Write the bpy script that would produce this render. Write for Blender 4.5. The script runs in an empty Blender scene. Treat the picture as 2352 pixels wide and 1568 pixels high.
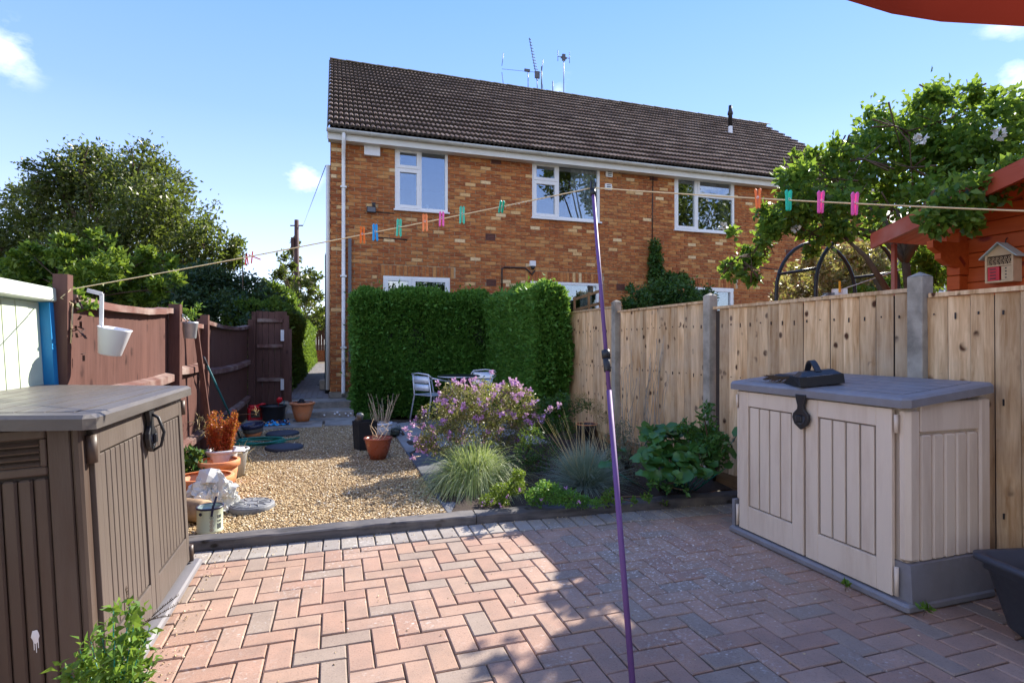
import bpy, math, random
import numpy as np
from mathutils import Vector, Matrix
random.seed(7); np.random.seed(7)
R = math.radians
S = bpy.context.scene
COL = S.collection
# ------------------------------------------------------------------ camera, sky, sun, exposure
CAM = Vector((0, 0, 1.3)); FX = 1272.0; CX = 1176.0; HY = 788.0
FWD = Vector((.307, .9517, 0)).normalized(); RGT = Vector((FWD.y, -FWD.x, 0))
cd = bpy.data.cameras.new('camera'); cam = bpy.data.objects.new('camera', cd); COL.objects.link(cam)
cd.sensor_width = 36; cd.lens = FX / 2352 * 36; cd.clip_start = .02; cd.clip_end = 2000
cam.location = CAM
cam.rotation_euler = (FWD + Vector((0, 0, .0032))).to_track_quat('-Z', 'Y').to_euler()
S.camera = cam
SUNV = Vector((2.86, 2.01, 2.36))          # towards the sun
SUN_EL = math.atan2(SUNV.z, math.hypot(SUNV.x, SUNV.y)); SUN_AZ = math.atan2(SUNV.x, SUNV.y)
W = bpy.data.worlds.new('World'); S.world = W; W.use_nodes = True
wn, wl = W.node_tree.nodes, W.node_tree.links
wn.clear()
wo = wn.new('ShaderNodeOutputWorld'); bg = wn.new('ShaderNodeBackground'); sky = wn.new('ShaderNodeTexSky')
sky.sky_type = 'NISHITA'; sky.sun_disc = False; sky.sun_elevation = SUN_EL; sky.sun_rotation = SUN_AZ
sky.altitude = 0; sky.air_density = 1.0; sky.dust_density = .0; sky.ozone_density = 2.0
bg.inputs[1].default_value = .15
def wmath(op, a, b=None, c=None, clamp=False):
    n = wn.new('ShaderNodeMath'); n.operation = op; n.use_clamp = clamp
    for i, v in enumerate((a, b, c)):
        if v is None: continue
        if isinstance(v, (int, float)): n.inputs[i].default_value = v
        else: wl.new(v, n.inputs[i])
    return n.outputs[0]
tc = wn.new('ShaderNodeTexCoord')
sxyz = wn.new('ShaderNodeSeparateXYZ'); wl.new(tc.outputs['Generated'], sxyz.inputs[0])
grad = wn.new('ShaderNodeValToRGB'); wl.new(sxyz.outputs['Z'], grad.inputs[0]); ge = grad.color_ramp.elements
SKYC = [(.0, (1.75, 1.92, 2.3)), (.13, (1.28, 1.50, 2.2)), (.24, (.80, 1.10, 2.1)), (.36, (.50, .84, 1.95)), (.52, (.32, .68, 1.8)), (1.0, (.22, .54, 1.65))]
while len(ge) < len(SKYC): ge.new(.5)
for i, (p_, c_) in enumerate(SKYC): ge[i].position = p_; ge[i].color = (*c_, 1)
mixs = wn.new('ShaderNodeMix'); mixs.data_type = 'RGBA'; mixs.inputs['Factor'].default_value = .88
wl.new(sky.outputs[0], mixs.inputs['A']); wl.new(grad.outputs[0], mixs.inputs['B'])
skycol = mixs.outputs['Result']
def raydir(px, py):
    return (FWD + RGT * ((px - CX) / FX) + Vector((0, 0, (HY - py) / FX))).normalized()
noi = wn.new('ShaderNodeTexNoise'); noi.inputs['Scale'].default_value = 9; noi.inputs['Detail'].default_value = 8; noi.inputs['Roughness'].default_value = .6
mp = wn.new('ShaderNodeMapping'); mp.inputs['Scale'].default_value = (1, 1, 1.8)
wl.new(tc.outputs['Generated'], mp.inputs[0]); wl.new(mp.outputs[0], noi.inputs['Vector'])
tot = None
for d, rad, k in ((raydir(5, 118), .055, .44), (raydir(695, 402), .05, .55), (raydir(2345, 190), .06, .55), (raydir(2310, 60), .05, .3), (raydir(1280, 216), .045, .33),
                  (Vector((.0, -.97, .12)).normalized(), .24, .9), (Vector((-.6, -.8, .25)).normalized(), .6, .9), (Vector((.8, -.6, .5)).normalized(), .5, .9), (Vector((-.95, .0, .4)).normalized(), .5, .9), (Vector((-.1, -.6, .8)).normalized(), .45, .9)):  # unseen clouds behind and beside the camera, the wide ones added for fill light
    dt = wn.new('ShaderNodeVectorMath'); dt.operation = 'DISTANCE'; wl.new(tc.outputs['Generated'], dt.inputs[0]); dt.inputs[1].default_value = d
    fall = wmath('MULTIPLY', wmath('SUBTRACT', 1.0, wmath('DIVIDE', dt.outputs['Value'], rad), None, True), k)
    tot = fall if tot is None else wmath('MAXIMUM', tot, fall)
cl = wmath('MULTIPLY', wmath('SUBTRACT', wmath('ADD', wmath('MULTIPLY', tot, .62), noi.outputs[0]), .62), 3.2, None, True)
cl = wmath('MULTIPLY', cl, wmath('MULTIPLY', tot, 3.0, None, True), None, True)
mixc = wn.new('ShaderNodeMix'); mixc.data_type = 'RGBA'; mixc.inputs['B'].default_value = (2.9, 2.95, 3.1, 1)
wl.new(cl, mixc.inputs['Factor']); wl.new(skycol, mixc.inputs['A'])
wl.new(mixc.outputs['Result'], bg.inputs[0]); wl.new(bg.outputs[0], wo.inputs[0])
sd = bpy.data.lights.new('sun', 'SUN'); sd.energy = 2.7; sd.angle = R(.55); sd.color = (1, .93, .82)
sun = bpy.data.objects.new('sun', sd); COL.objects.link(sun); sun.location = (20, 14, 16)
sun.rotation_euler = (-SUNV).to_track_quat('-Z', 'Y').to_euler()
S.view_settings.view_transform = 'Standard'; S.view_settings.look = 'None'; S.view_settings.exposure = 2.12; S.view_settings.gamma = 1
S.view_settings.use_curve_mapping = False
S.cycles.max_bounces = 6; S.cycles.diffuse_bounces = 5; S.cycles.transparent_max_bounces = 8

# ------------------------------------------------------------------ helpers
def at(px, py, X=None, Y=None, Z=None, d=None):
    v = FWD + RGT * ((px - CX) / FX) + Vector((0, 0, (HY - py) / FX))
    if X is not None: s = X / v.x
    elif Y is not None: s = Y / v.y
    elif Z is not None: s = (Z - CAM.z) / v.z
    else: s = d
    return CAM + v * s
def tag(o, label=None, cat=None, group=None, kind=None):
    if label: o['label'] = label
    if cat: o['category'] = cat
    if group: o['group'] = group
    if kind: o['kind'] = kind
    return o
def empty(name, loc, label=None, cat=None, group=None, kind=None, rot=(0, 0, 0), parent=None):
    o = bpy.data.objects.new(name, None); COL.objects.link(o); o.empty_display_size = .1
    o.location = loc; o.rotation_euler = rot
    if parent: o.parent = parent
    return tag(o, label, cat, group, kind)
def org(p):
    v = Vector((0, 0, 0))
    while p is not None: v += p.location; p = p.parent
    return v
def copy_tree(o, parent=None):
    c = o.copy(); COL.objects.link(c)
    c.parent = parent
    for ch in o.children: copy_tree(ch, c)
    return c
def link_mesh(me, name, mat, parent, loc=(0, 0, 0), rot=None, scale=None):
    o = bpy.data.objects.new(name, me); COL.objects.link(o)
    if mat and not me.materials: me.materials.append(mat)
    if parent: o.parent = parent
    o.location = loc
    if rot: o.rotation_euler = rot
    if scale: o.scale = scale
    return o
def npmesh(name, V, F, mat=None, parent=None, world=True, smooth=False, matidx=None, mats=None):
    V = np.asarray(V, dtype=np.float64); F = np.asarray(F, dtype=np.int32)
    loc = Vector((0, 0, 0))
    if world:
        if parent is not None: V = V - np.array(org(parent))
        else:
            mn, mx = V.min(0), V.max(0); loc = Vector(((mn[0] + mx[0]) / 2, (mn[1] + mx[1]) / 2, mn[2])); V = V - np.array(loc)
    me = bpy.data.meshes.new(name)
    n, k = F.shape
    me.vertices.add(len(V)); me.vertices.foreach_set('co', V.astype(np.float32).ravel())
    me.loops.add(n * k); me.loops.foreach_set('vertex_index', F.ravel())
    me.polygons.add(n); me.polygons.foreach_set('loop_start', np.arange(0, n * k, k, dtype=np.int32))
    if smooth: me.polygons.foreach_set('use_smooth', np.ones(n, dtype=bool))
    me.update(calc_edges=True)
    return link_mesh(me, name, mat, parent, loc)
class MB:
    def __init__(s): s.v = []; s.f = []; s.sm = []
    def add(s, vs, fs, smooth=False):
        b = len(s.v); s.v += [tuple(v) for v in vs]
        for f in fs: s.f.append(tuple(b + i for i in f)); s.sm.append(smooth)
        return s
    def box(s, x0, x1, y0, y1, z0, z1):
        return s.add([(x0, y0, z0), (x1, y0, z0), (x1, y1, z0), (x0, y1, z0), (x0, y0, z1), (x1, y0, z1), (x1, y1, z1), (x0, y1, z1)],
                     [(0, 3, 2, 1), (4, 5, 6, 7), (0, 1, 5, 4), (1, 2, 6, 5), (2, 3, 7, 6), (3, 0, 4, 7)])
    def cbox(s, x0, x1, y0, y1, z0, z1, c=.005):
        "box with all top and vertical edges chamfered"
        def ring(i, z): return [(x0 + i + c, y0 + i, z), (x1 - i - c, y0 + i, z), (x1 - i, y0 + i + c, z), (x1 - i, y1 - i - c, z), (x1 - i - c, y1 - i, z), (x0 + i + c, y1 - i, z), (x0 + i, y1 - i - c, z), (x0 + i, y0 + i + c, z)]
        vs = ring(c, z0) + ring(0, z0 + c) + ring(0, z1 - c) + ring(c, z1)
        fs = [tuple(reversed(range(8))), tuple(range(24, 32))]
        for r in range(3):
            for i in range(8): j = (i + 1) % 8; fs.append((r * 8 + i, r * 8 + j, r * 8 + 8 + j, r * 8 + 8 + i))
        return s.add(vs, fs)
    def bar(s, a, b, w, h, up=Vector((0, 0, 1))):
        a = Vector(a); b = Vector(b); d = (b - a).normalized(); x = d.cross(up)
        if x.length < 1e-4: x = d.cross(Vector((0, 1, 0)))
        x.normalize(); u = x.cross(d)
        vs = []
        for p in (a, b):
            for sx, su in ((-1, -1), (1, -1), (1, 1), (-1, 1)): vs.append(p + x * (w / 2 * sx) + u * (h / 2 * su))
        return s.add(vs, [(0, 1, 2, 3), (7, 6, 5, 4), (0, 4, 5, 1), (1, 5, 6, 2), (2, 6, 7, 3), (3, 7, 4, 0)])
    def tube(s, pts, r, n=8, closed=False):
        pts = [Vector(p) for p in pts]; rs = r if isinstance(r, (list, tuple)) else [r] * len(pts)
        vs = []; m = len(pts); up = Vector((.013, .021, 1)).normalized()
        prevx = None
        for i, p in enumerate(pts):
            if closed: d = pts[(i + 1) % m] - pts[i - 1]
            else: d = pts[min(i + 1, m - 1)] - pts[max(i - 1, 0)]
            d = d.normalized() if d.length > 1e-9 else up
            x = prevx - d * prevx.dot(d) if prevx is not None else d.cross(up)
            if x.length < 1e-4: x = d.cross(Vector((1, 0, 0)))
            x.normalize(); prevx = x; y = d.cross(x)
            for k in range(n): a = 2 * math.pi * k / n; vs.append(p + (x * math.cos(a) + y * math.sin(a)) * rs[i])
        fs = []
        for i in range(m if closed else m - 1):
            j = (i + 1) % m
            for k in range(n): l = (k + 1) % n; fs.append((i * n + k, i * n + l, j * n + l, j * n + k))
        s.add(vs, fs, True)
        if not closed:
            b = len(s.v) - len(vs); s.f.append(tuple(b + k for k in range(n))[::-1]); s.f.append(tuple(b + (m - 1) * n + k for k in range(n))); s.sm += [False, False]
        return s
    def lathe(s, prof, c=(0, 0, 0), n=24, sx=1, sy=1, cap0=True, cap1=False, mod=None, smooth=True):
        vs = []
        for (r, z) in prof:
            for k in range(n):
                a = 2 * math.pi * k / n; m = mod(a, z) if mod else 1
                vs.append((c[0] + r * m * sx * math.cos(a), c[1] + r * m * sy * math.sin(a), c[2] + z))
        fs = [(i * n + k, i * n + (k + 1) % n, (i + 1) * n + (k + 1) % n, (i + 1) * n + k) for i in range(len(prof) - 1) for k in range(n)]
        s.add(vs, fs, smooth); b = len(s.v) - len(vs)
        if cap0: s.f.append(tuple(b + k for k in range(n))[::-1]); s.sm.append(False)
        if cap1: s.f.append(tuple(b + (len(prof) - 1) * n + k for k in range(n))); s.sm.append(False)
        return s
    def prism(s, poly, a, b):
        "poly: list of 3D points (planar), extruded by vector a->b"
        n = len(poly); d = Vector(b)
        vs = [Vector(p) + Vector(a) for p in poly] + [Vector(p) + d for p in poly]
        fs = [tuple(range(n))[::-1], tuple(range(n, 2 * n))] + [(i, (i + 1) % n, n + (i + 1) % n, n + i) for i in range(n)]
        return s.add(vs, fs)
    def build(s, name, mat, parent=None, world=True, loc=None, rot=None, smooth=None, bevel=0):
        vs = s.v; o_loc = Vector((0, 0, 0))
        if world:
            if parent is not None: o = org(parent); vs = [(v[0] - o.x, v[1] - o.y, v[2] - o.z) for v in vs]
            else:
                A = np.array(vs); mn, mx = A.min(0), A.max(0); o_loc = Vector(((mn[0] + mx[0]) / 2, (mn[1] + mx[1]) / 2, mn[2]))
                vs = [(v[0] - o_loc.x, v[1] - o_loc.y, v[2] - o_loc.z) for v in vs]
        me = bpy.data.meshes.new(name); me.from_pydata(vs, [], s.f)
        me.polygons.foreach_set('use_smooth', [bool(x) if smooth is None else smooth for x in s.sm]); me.update()
        ob = link_mesh(me, name, mat, parent, loc if loc is not None else o_loc, rot)
        if bevel:
            m = ob.modifiers.new('bevel', 'BEVEL'); m.width = bevel; m.segments = 2; m.limit_method = 'ANGLE'; m.angle_limit = R(40); m.harden_normals = False
        return ob

# ---- numpy foliage
def nrm(a): return a / np.maximum(np.linalg.norm(a, axis=1, keepdims=True), 1e-9)
def leaf_arrays(P, L, asp=.5, N=None, up=.3, spread=1.0, D=None, fold=.15):
    n = len(P); L = np.broadcast_to(np.asarray(L, float), (n,)) * np.random.uniform(.65, 1.25, n)
    if D is None:
        D = np.random.normal(size=(n, 3))
        if N is not None: D = D * spread + N
        D[:, 2] += up
    D = nrm(D)
    Wv = nrm(np.cross(D, np.random.normal(size=(n, 3)))); U = np.cross(D, Wv)
    L = L[:, None]; w = L * asp * .5
    b = P; t = P + D * L - U * L * fold * .6
    l = P + D * L * .45 + Wv * w + U * L * fold; r = P + D * L * .45 - Wv * w + U * L * fold
    V = np.stack([b, l, t, r], 1).reshape(-1, 3)
    F = np.arange(n * 4).reshape(n, 4)
    return V, F
def leaves(name, P, L, mat, parent=None, **k):
    V, F = leaf_arrays(np.asarray(P, float), L, **k)
    return npmesh(name, V, F, mat, parent)
def clump_pts(c, r, n, shell=.55):
    d = nrm(np.random.normal(size=(n, 3))); q = np.random.uniform(0, 1, n) ** (1 / 3) * (1 - shell) + shell * np.random.uniform(.75, 1.05, n)
    return np.array(c) + d * (q[:, None]) * np.array(r), d
def blade_arrays(P, D, L, w, droop, K=6, curl=None):
    n = len(P); t = np.linspace(0, 1, K + 1)[None, :, None]
    D = nrm(D); L = np.asarray(L)[:, None, None]; dr = np.asarray(droop)[:, None, None]
    C = P[:, None, :] + D[:, None, :] * L * t * (1 - .25 * dr * t) + np.array([0, 0, -1.])[None, None, :] * L * dr * t ** 2.2
    h = nrm(np.cross(D, np.array([0, 0, 1.]) + np.random.normal(size=(n, 3)) * .3))[:, None, :]
    ww = np.asarray(w)[:, None, None] * (1 - t ** 2 * .9) * .5
    V = np.stack([C - h * ww, C + h * ww], 2).reshape(-1, 3)
    base = (np.arange(n) * (K + 1) * 2)[:, None] + (np.arange(K) * 2)[None, :]
    F = np.stack([base, base + 1, base + 3, base + 2], -1).reshape(-1, 4)
    return V, F

# ------------------------------------------------------------------ materials
def nodes(name):
    m = bpy.data.materials.new(name); m.use_nodes = True; nt = m.node_tree
    return m, nt, nt.nodes['Principled BSDF']
class G:
    def __init__(s, nt): s.nt = nt; s.n = nt.nodes; s.l = nt.links
    def new(s, t, **k):
        n = s.n.new(t)
        for a, b in k.items(): setattr(n, a, b)
        return n
    def put(s, sock, v):
        if isinstance(v, (int, float, tuple, list)):
            sock.default_value = v if not isinstance(v, (tuple, list)) or len(v) != 3 or sock.type != 'RGBA' else (*v, 1)
        else: s.l.new(v, sock)
    def math(s, op, a, b=None, c=None, clamp=False):
        n = s.new('ShaderNodeMath', operation=op, use_clamp=clamp)
        for i, v in enumerate((a, b, c)):
            if v is not None: s.put(n.inputs[i], v)
        return n.outputs[0]
    def vmath(s, op, a, b):
        n = s.new('ShaderNodeVectorMath', operation=op); s.put(n.inputs[0], a); s.put(n.inputs[1], b); return n.outputs[0]
    def mix(s, f, a, b, mode='MIX'):
        n = s.new('ShaderNodeMix', data_type='RGBA', blend_type=mode); s.put(n.inputs['Factor'], f); s.put(n.inputs['A'], a); s.put(n.inputs['B'], b); return n.outputs['Result']
    def noise(s, vec, scale, detail=4, rough=.55, dist=0):
        n = s.new('ShaderNodeTexNoise'); n.inputs['Scale'].default_value = scale; n.inputs['Detail'].default_value = detail; n.inputs['Roughness'].default_value = rough; n.inputs['Distortion'].default_value = dist
        if vec is not None: s.l.new(vec, n.inputs['Vector'])
        return n.outputs[0]
    def voro(s, vec, scale, out='Distance', rnd=1, feat='F1'):
        n = s.new('ShaderNodeTexVoronoi', feature=feat); n.inputs['Scale'].default_value = scale; n.inputs['Randomness'].default_value = rnd
        s.l.new(vec, n.inputs['Vector']); return n.outputs[out]
    def ramp(s, f, pts, const=False):
        n = s.new('ShaderNodeValToRGB'); s.put(n.inputs[0], f); e = n.color_ramp.elements
        if const: n.color_ramp.interpolation = 'CONSTANT'
        while len(e) < len(pts): e.new(.5)
        for i, (p, c) in enumerate(pts):
            e[i].position = p; e[i].color = (*c, 1) if len(c) == 3 else c
        return n.outputs[0]
    def rng(s, v, a, b, c=0, d=1):
        n = s.new('ShaderNodeMapRange'); s.put(n.inputs[0], v)
        for i, x in enumerate((a, b, c, d)): n.inputs[i + 1].default_value = x
        return n.outputs[0]
    def pos(s): return s.new('ShaderNodeNewGeometry').outputs['Position']
    def obj(s): return s.new('ShaderNodeTexCoord').outputs['Object']
    def rand(s):
        a = s.new('ShaderNodeObjectInfo').outputs['Random']; b = s.new('ShaderNodeNewGeometry').outputs['Random Per Island']
        return s.math('FRACT', s.math('ADD', s.math('MULTIPLY', a, 7.31), s.math('MULTIPLY', b, 3.17)))
    def bump(s, h, strength=.3, dist=.01):
        n = s.new('ShaderNodeBump'); n.inputs['Strength'].default_value = strength; n.inputs['Distance'].default_value = dist; s.l.new(h, n.inputs['Height']); return n.outputs[0]
    def scalev(s, v, sc):
        n = s.new('ShaderNodeMapping'); n.inputs['Scale'].default_value = sc; s.l.new(v, n.inputs[0]); return n.outputs[0]
def P(name, col, rough=.6, var=.12, scale=6, spec=.4, bump=.15, bscale=60, metal=0, rnd=0, dirt=None, dirts=2.0, coat=0, sub=0, st=None):
    m, nt, b = nodes(name); g = G(nt); p = g.pos()
    if st: p = g.scalev(g.obj(), st)
    n = g.noise(p, scale, 5)
    c = g.mix(n, tuple(max(0, x * (1 - var * 1.6)) for x in col), tuple(min(1, x * (1 + var * 1.6)) for x in col))
    if rnd:
        v = g.rng(g.rand(), 0, 1, 1 - rnd, 1 + rnd); h = g.new('ShaderNodeHueSaturation'); g.l.new(c, h.inputs['Color']); g.l.new(v, h.inputs['Value']); c = h.outputs[0]
    if dirt:
        f = g.rng(g.noise(p, dirts, 6, .65), .48, .68); c = g.mix(g.math('MULTIPLY', f, .75), c, dirt)
    g.l.new(c, b.inputs['Base Color'])
    r = g.rng(g.noise(p, scale * 3, 3), .3, .7, max(.02, rough - .08), min(1, rough + .08)); g.l.new(r, b.inputs['Roughness'])
    b.inputs['Specular IOR Level'].default_value = spec; b.inputs['Metallic'].default_value = metal
    if bump: g.l.new(g.bump(g.noise(p, bscale, 4), bump, .004), b.inputs['Normal'])
    return m
def leafmat(name, cols, trans=.3, rough=.45, spec=.3):
    m, nt, b = nodes(name); g = G(nt)
    r = g.rand(); n = g.noise(g.pos(), 1.3, 3)
    f = g.math('ADD', g.math('MULTIPLY', r, .65), g.math('MULTIPLY', n, .35))
    c = g.ramp(f, [(i / (len(cols) - 1) * .8 + .1, c) for i, c in enumerate(cols)])
    g.l.new(c, b.inputs['Base Color']); b.inputs['Roughness'].default_value = rough; b.inputs['Specular IOR Level'].default_value = spec
    t = g.new('ShaderNodeBsdfTranslucent'); tc_ = g.mix(.5, c, (.32, .42, .04), 'MIX'); g.l.new(tc_, t.inputs['Color'])
    mx = g.new('ShaderNodeMixShader'); mx.inputs[0].default_value = trans
    g.l.new(b.outputs[0], mx.inputs[1]); g.l.new(t.outputs[0], mx.inputs[2]); g.l.new(mx.outputs[0], nt.nodes['Material Output'].inputs[0])
    return m
def woodmat(name, c1, c2, knot, axis='z', rough=.75, grain=1.0, knots=1.0, weather=None, rndv=.18):
    m, nt, b = nodes(name); g = G(nt); r = g.rand()
    off = g.new('ShaderNodeCombineXYZ'); g.l.new(g.math('MULTIPLY', r, 37.0), off.inputs[0]); g.l.new(g.math('MULTIPLY', r, 11.0), off.inputs[1]); g.l.new(g.math('MULTIPLY', r, 23.0), off.inputs[2])
    p = g.vmath('ADD', g.pos(), off.outputs[0])
    sc = {'z': (1, 1, .09), 'x': (.09, 1, 1), 'y': (1, .09, 1)}[axis]; sk = {'z': (1, 1, .55), 'x': (.55, 1, 1), 'y': (1, .55, 1)}[axis]
    pg = g.scalev(p, sc)
    gr = g.noise(pg, 55 * grain, 6, .6, .6)
    n2 = g.noise(pg, 14, 3, .5, 1.0)
    f = g.math('ADD', g.math('MULTIPLY', gr, .5), g.math('MULTIPLY', n2, .55))
    c = g.mix(g.rng(f, .35, .72), c1, c2)
    if knots:
        sx_ = g.new('ShaderNodeSeparateXYZ'); g.l.new(g.scalev(p, sk), sx_.inputs[0]); cb = g.new('ShaderNodeCombineXYZ'); ax_ = {'z': 2, 'x': 0, 'y': 1}[axis]; oth = [i for i in range(3) if i != ax_]; g.l.new(g.math('ADD', sx_.outputs[oth[0]], sx_.outputs[oth[1]]), cb.inputs[0]); g.l.new(sx_.outputs[ax_], cb.inputs[1])
        vn = g.new('ShaderNodeTexVoronoi'); vn.voronoi_dimensions = '2D'; vn.inputs['Scale'].default_value = 8.5 * knots; g.l.new(cb.outputs[0], vn.inputs['Vector']); kd = vn.outputs['Distance']
        kn = g.rng(kd, .075, .14, 1, 0); sel = g.rng(g.noise(p, 6, 2), .47, .55); c = g.mix(g.math('MULTIPLY', kn, sel, None, True), c, knot)
    h = g.new('ShaderNodeHueSaturation'); g.l.new(c, h.inputs['Color']); g.l.new(g.rng(r, 0, 1, 1 - rndv, 1 + rndv), h.inputs['Value']); c = h.outputs[0]
    if weather:
        wf = g.rng(g.noise(g.pos(), 2.2, 6, .65), .46, .7); c = g.mix(g.math('MULTIPLY', wf, .6), c, weather)
    g.l.new(c, b.inputs['Base Color']); b.inputs['Roughness'].default_value = rough; b.inputs['Specular IOR Level'].default_value = .25
    g.l.new(g.bump(f, .25, .003), b.inputs['Normal'])
    return m
M = {}
def brickmat():
    m, nt, b = nodes('house_brick'); g = G(nt); r = g.rand(); p = g.pos()
    c = g.ramp(r, [(0, (.29, .082, .028)), (.14, (.23, .063, .025)), (.28, (.34, .108, .036)), (.42, (.26, .074, .027)), (.52, (.38, .145, .05)), (.62, (.30, .095, .032)), (.70, (.22, .062, .025)), (.78, (.42, .19, .072)), (.86, (.32, .10, .035)), (.92, (.55, .34, .17)), (.95, (.29, .09, .032)), (.98, (.62, .45, .28))], True)
    ps = g.scalev(p, (1, 1, 4)); n = g.noise(ps, 9, 5, .6)
    c = g.mix(g.math('MULTIPLY', g.rng(n, .5, .66), .55), c, (.56, .31, .13))
    c = g.mix(g.math('MULTIPLY', g.rng(g.noise(p, 30, 4), .5, .7), .35), c, (.13, .04, .02))
    c = g.mix(g.math('MULTIPLY', g.rng(g.noise(p, .55, 5), .45, .75), .25), c, (.16, .09, .05))
    c = g.mix(1.0, c, (1.26, 1.3, 1.2), 'MULTIPLY')
    g.l.new(c, b.inputs['Base Color']); b.inputs['Roughness'].default_value = .85; b.inputs['Specular IOR Level'].default_value = .2
    g.l.new(g.bump(g.noise(ps, 45, 5), .5, .006), b.inputs['Normal']); return m
def pavermat(name, cols, efflo=1.0):
    m, nt, b = nodes(name); g = G(nt); r = g.rand(); p = g.pos()
    k = len(cols); c = g.ramp(r, [(i / k, cc) for i, cc in enumerate(cols)], True)
    c = g.mix(g.math('MULTIPLY', g.rng(g.noise(p, 6, 5, .6), .4, .7), .5), c, (.20, .15, .12))
    c = g.mix(g.math('MULTIPLY', g.rng(g.noise(p, 160, 3, .6), .5, .75), .35), c, (.42, .33, .27))
    c = g.mix(g.math('MULTIPLY', g.rng(g.noise(p, 110, 2, .6), .56, .7), .35), c, (.08, .05, .045))
    pd = g.vmath('ADD', p, (0, 0, 0))
    sp = g.rng(g.voro(g.scalev(p, (1, 1.5, 1)), 30), .16, .28, 1, 0)
    area = g.rng(g.noise(p, 2.2, 4, .6, .5), .52, .66); 
    dx = g.new('ShaderNodeVectorMath', operation='DISTANCE'); g.l.new(p, dx.inputs[0]); dx.inputs[1].default_value = (1.95, 2.95, 0)
    area2 = g.math('MAXIMUM', g.math('MULTIPLY', area, .6), g.rng(dx.outputs['Value'], .25, 1.0, 1, 0))
    nn = g.rng(g.noise(p, 22, 3), .45, .6)
    f = g.math('MULTIPLY', g.math('MULTIPLY', sp, area2), g.math('MULTIPLY', nn, efflo * 1.5), None, True)
    c = g.mix(f, c, (.72, .66, .6)); c = g.mix(g.math('MULTIPLY', g.math('MULTIPLY', g.rng(g.noise(p, 48, 3, .6), .56, .62), area2), .6 * efflo), c, (.62, .57, .53))
    f2 = g.math('MULTIPLY', g.rng(g.voro(p, 90), .08, .14, 1, 0), g.rng(g.noise(p, 7, 2), .5, .7, 0, .5 * efflo)); c = g.mix(f2, c, (.62, .56, .5))
    g.l.new(c, b.inputs['Base Color']); b.inputs['Roughness'].default_value = .8; b.inputs['Specular IOR Level'].default_value = .25
    g.l.new(g.bump(g.noise(p, 130, 5, .7), .5, .003), b.inputs['Normal']); return m
def glassmat():
    m, nt, b = nodes('window_glass'); g = G(nt)
    gl = g.new('ShaderNodeBsdfGlossy'); gl.inputs['Roughness'].default_value = .006; gl.inputs['Color'].default_value = (.9, .95, 1, 1)
    tr = g.new('ShaderNodeBsdfTransparent'); tr.inputs['Color'].default_value = (.78, .82, .82, 1)
    fr = g.new('ShaderNodeFresnel'); fr.inputs['IOR'].default_value = 1.6
    f = g.rng(fr.outputs[0], 0, .6, .2, .92)
    g.l.new(g.bump(g.noise(g.pos(), .9, 2), .06, .02), gl.inputs['Normal'])
    mx = g.new('ShaderNodeMixShader'); g.l.new(f, mx.inputs[0]); g.l.new(tr.outputs[0], mx.inputs[1]); g.l.new(gl.outputs[0], mx.inputs[2]); g.l.new(mx.outputs[0], nt.nodes['Material Output'].inputs[0]); return m
def tilemat():
    m, nt, b = nodes('roof_tile'); g = G(nt); r = g.rand(); p = g.pos()
    c = g.ramp(r, [(0, (.21, .125, .08)), (.5, (.33, .205, .135)), (1, (.46, .31, .21))])
    c = g.mix(g.math('MULTIPLY', g.rng(g.noise(p, 18, 5, .65), .5, .68), .6), c, (.46, .41, .33))
    c = g.mix(g.math('MULTIPLY', g.rng(g.noise(p, .8, 5), .45, .7), .4), c, (.085, .055, .04))
    g.l.new(c, b.inputs['Base Color']); b.inputs['Roughness'].default_value = .6; b.inputs['Specular IOR Level'].default_value = .3
    g.l.new(g.bump(g.noise(p, 70, 4), .4, .004), b.inputs['Normal']); return m
def gravelmat():
    m, nt, b = nodes('gravel_stone'); g = G(nt); r = g.rand(); p = g.pos()
    c = g.ramp(r, [(0, (.24, .15, .07)), (.2, (.45, .31, .15)), (.5, (.58, .44, .24)), (.72, (.40, .27, .13)), (.88, (.68, .56, .36)), (1, (.85, .78, .62))])
    g.l.new(c, b.inputs['Base Color']); b.inputs['Roughness'].default_value = .75; return m
M['brick'] = brickmat()
M['mortar'] = P('mortar', (.46, .36, .24), .95, .2, 8)
M['paver'] = pavermat('red_paver', [(.39, .24, .175), (.41, .26, .19), (.365, .22, .16), (.38, .245, .18), (.41, .27, .20), (.31, .24, .19), (.375, .23, .165), (.39, .25, .18), (.31, .235, .185), (.355, .215, .155), (.375, .24, .17), (.39, .26, .19)])
M['paver_grey'] = pavermat('grey_paver', [(.31, .28, .25), (.34, .31, .27), (.29, .265, .24), (.36, .32, .28)], 1.1)
M['path_paver'] = pavermat('path_paver', [(.15, .145, .15), (.17, .165, .165), (.13, .125, .13)], .1)
M['sand'] = P('joint_sand', (.15, .11, .075), .95, .35, 30, dirt=(.05, .075, .02), dirts=3, bscale=200)
M['soil'] = P('soil', (.045, .028, .018), .95, .4, 30, bump=.8, bscale=60)
M['ground'] = P('ground_earth', (.09, .075, .04), .95, .4, 3)
M['gravel'] = gravelmat(); M['gravel_bed'] = P('gravel_bed', (.27, .175, .085), .9, .45, 60, bump=1, bscale=120)
M['slab'] = P('paving_slab', (.27, .26, .25), .8, .2, 3, dirt=(.14, .12, .1), bscale=120)
M['slate'] = P('slate_slab', (.10, .105, .12), .7, .2, 4, bscale=120)
M['concrete'] = P('concrete', (.30, .27, .23), .85, .3, 7, dirt=(.08, .07, .055), dirts=3, bump=.4, bscale=140)
M['post_concrete'] = P('post_concrete', (.37, .33, .27), .9, .3, 9, dirt=(.10, .09, .07), dirts=3, bump=.5, bscale=150)
M['sleeper'] = woodmat('sleeper_wood', (.035, .034, .038), (.15, .14, .14), (.03, .025, .02), 'x', .7, weather=(.30, .26, .22))
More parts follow.
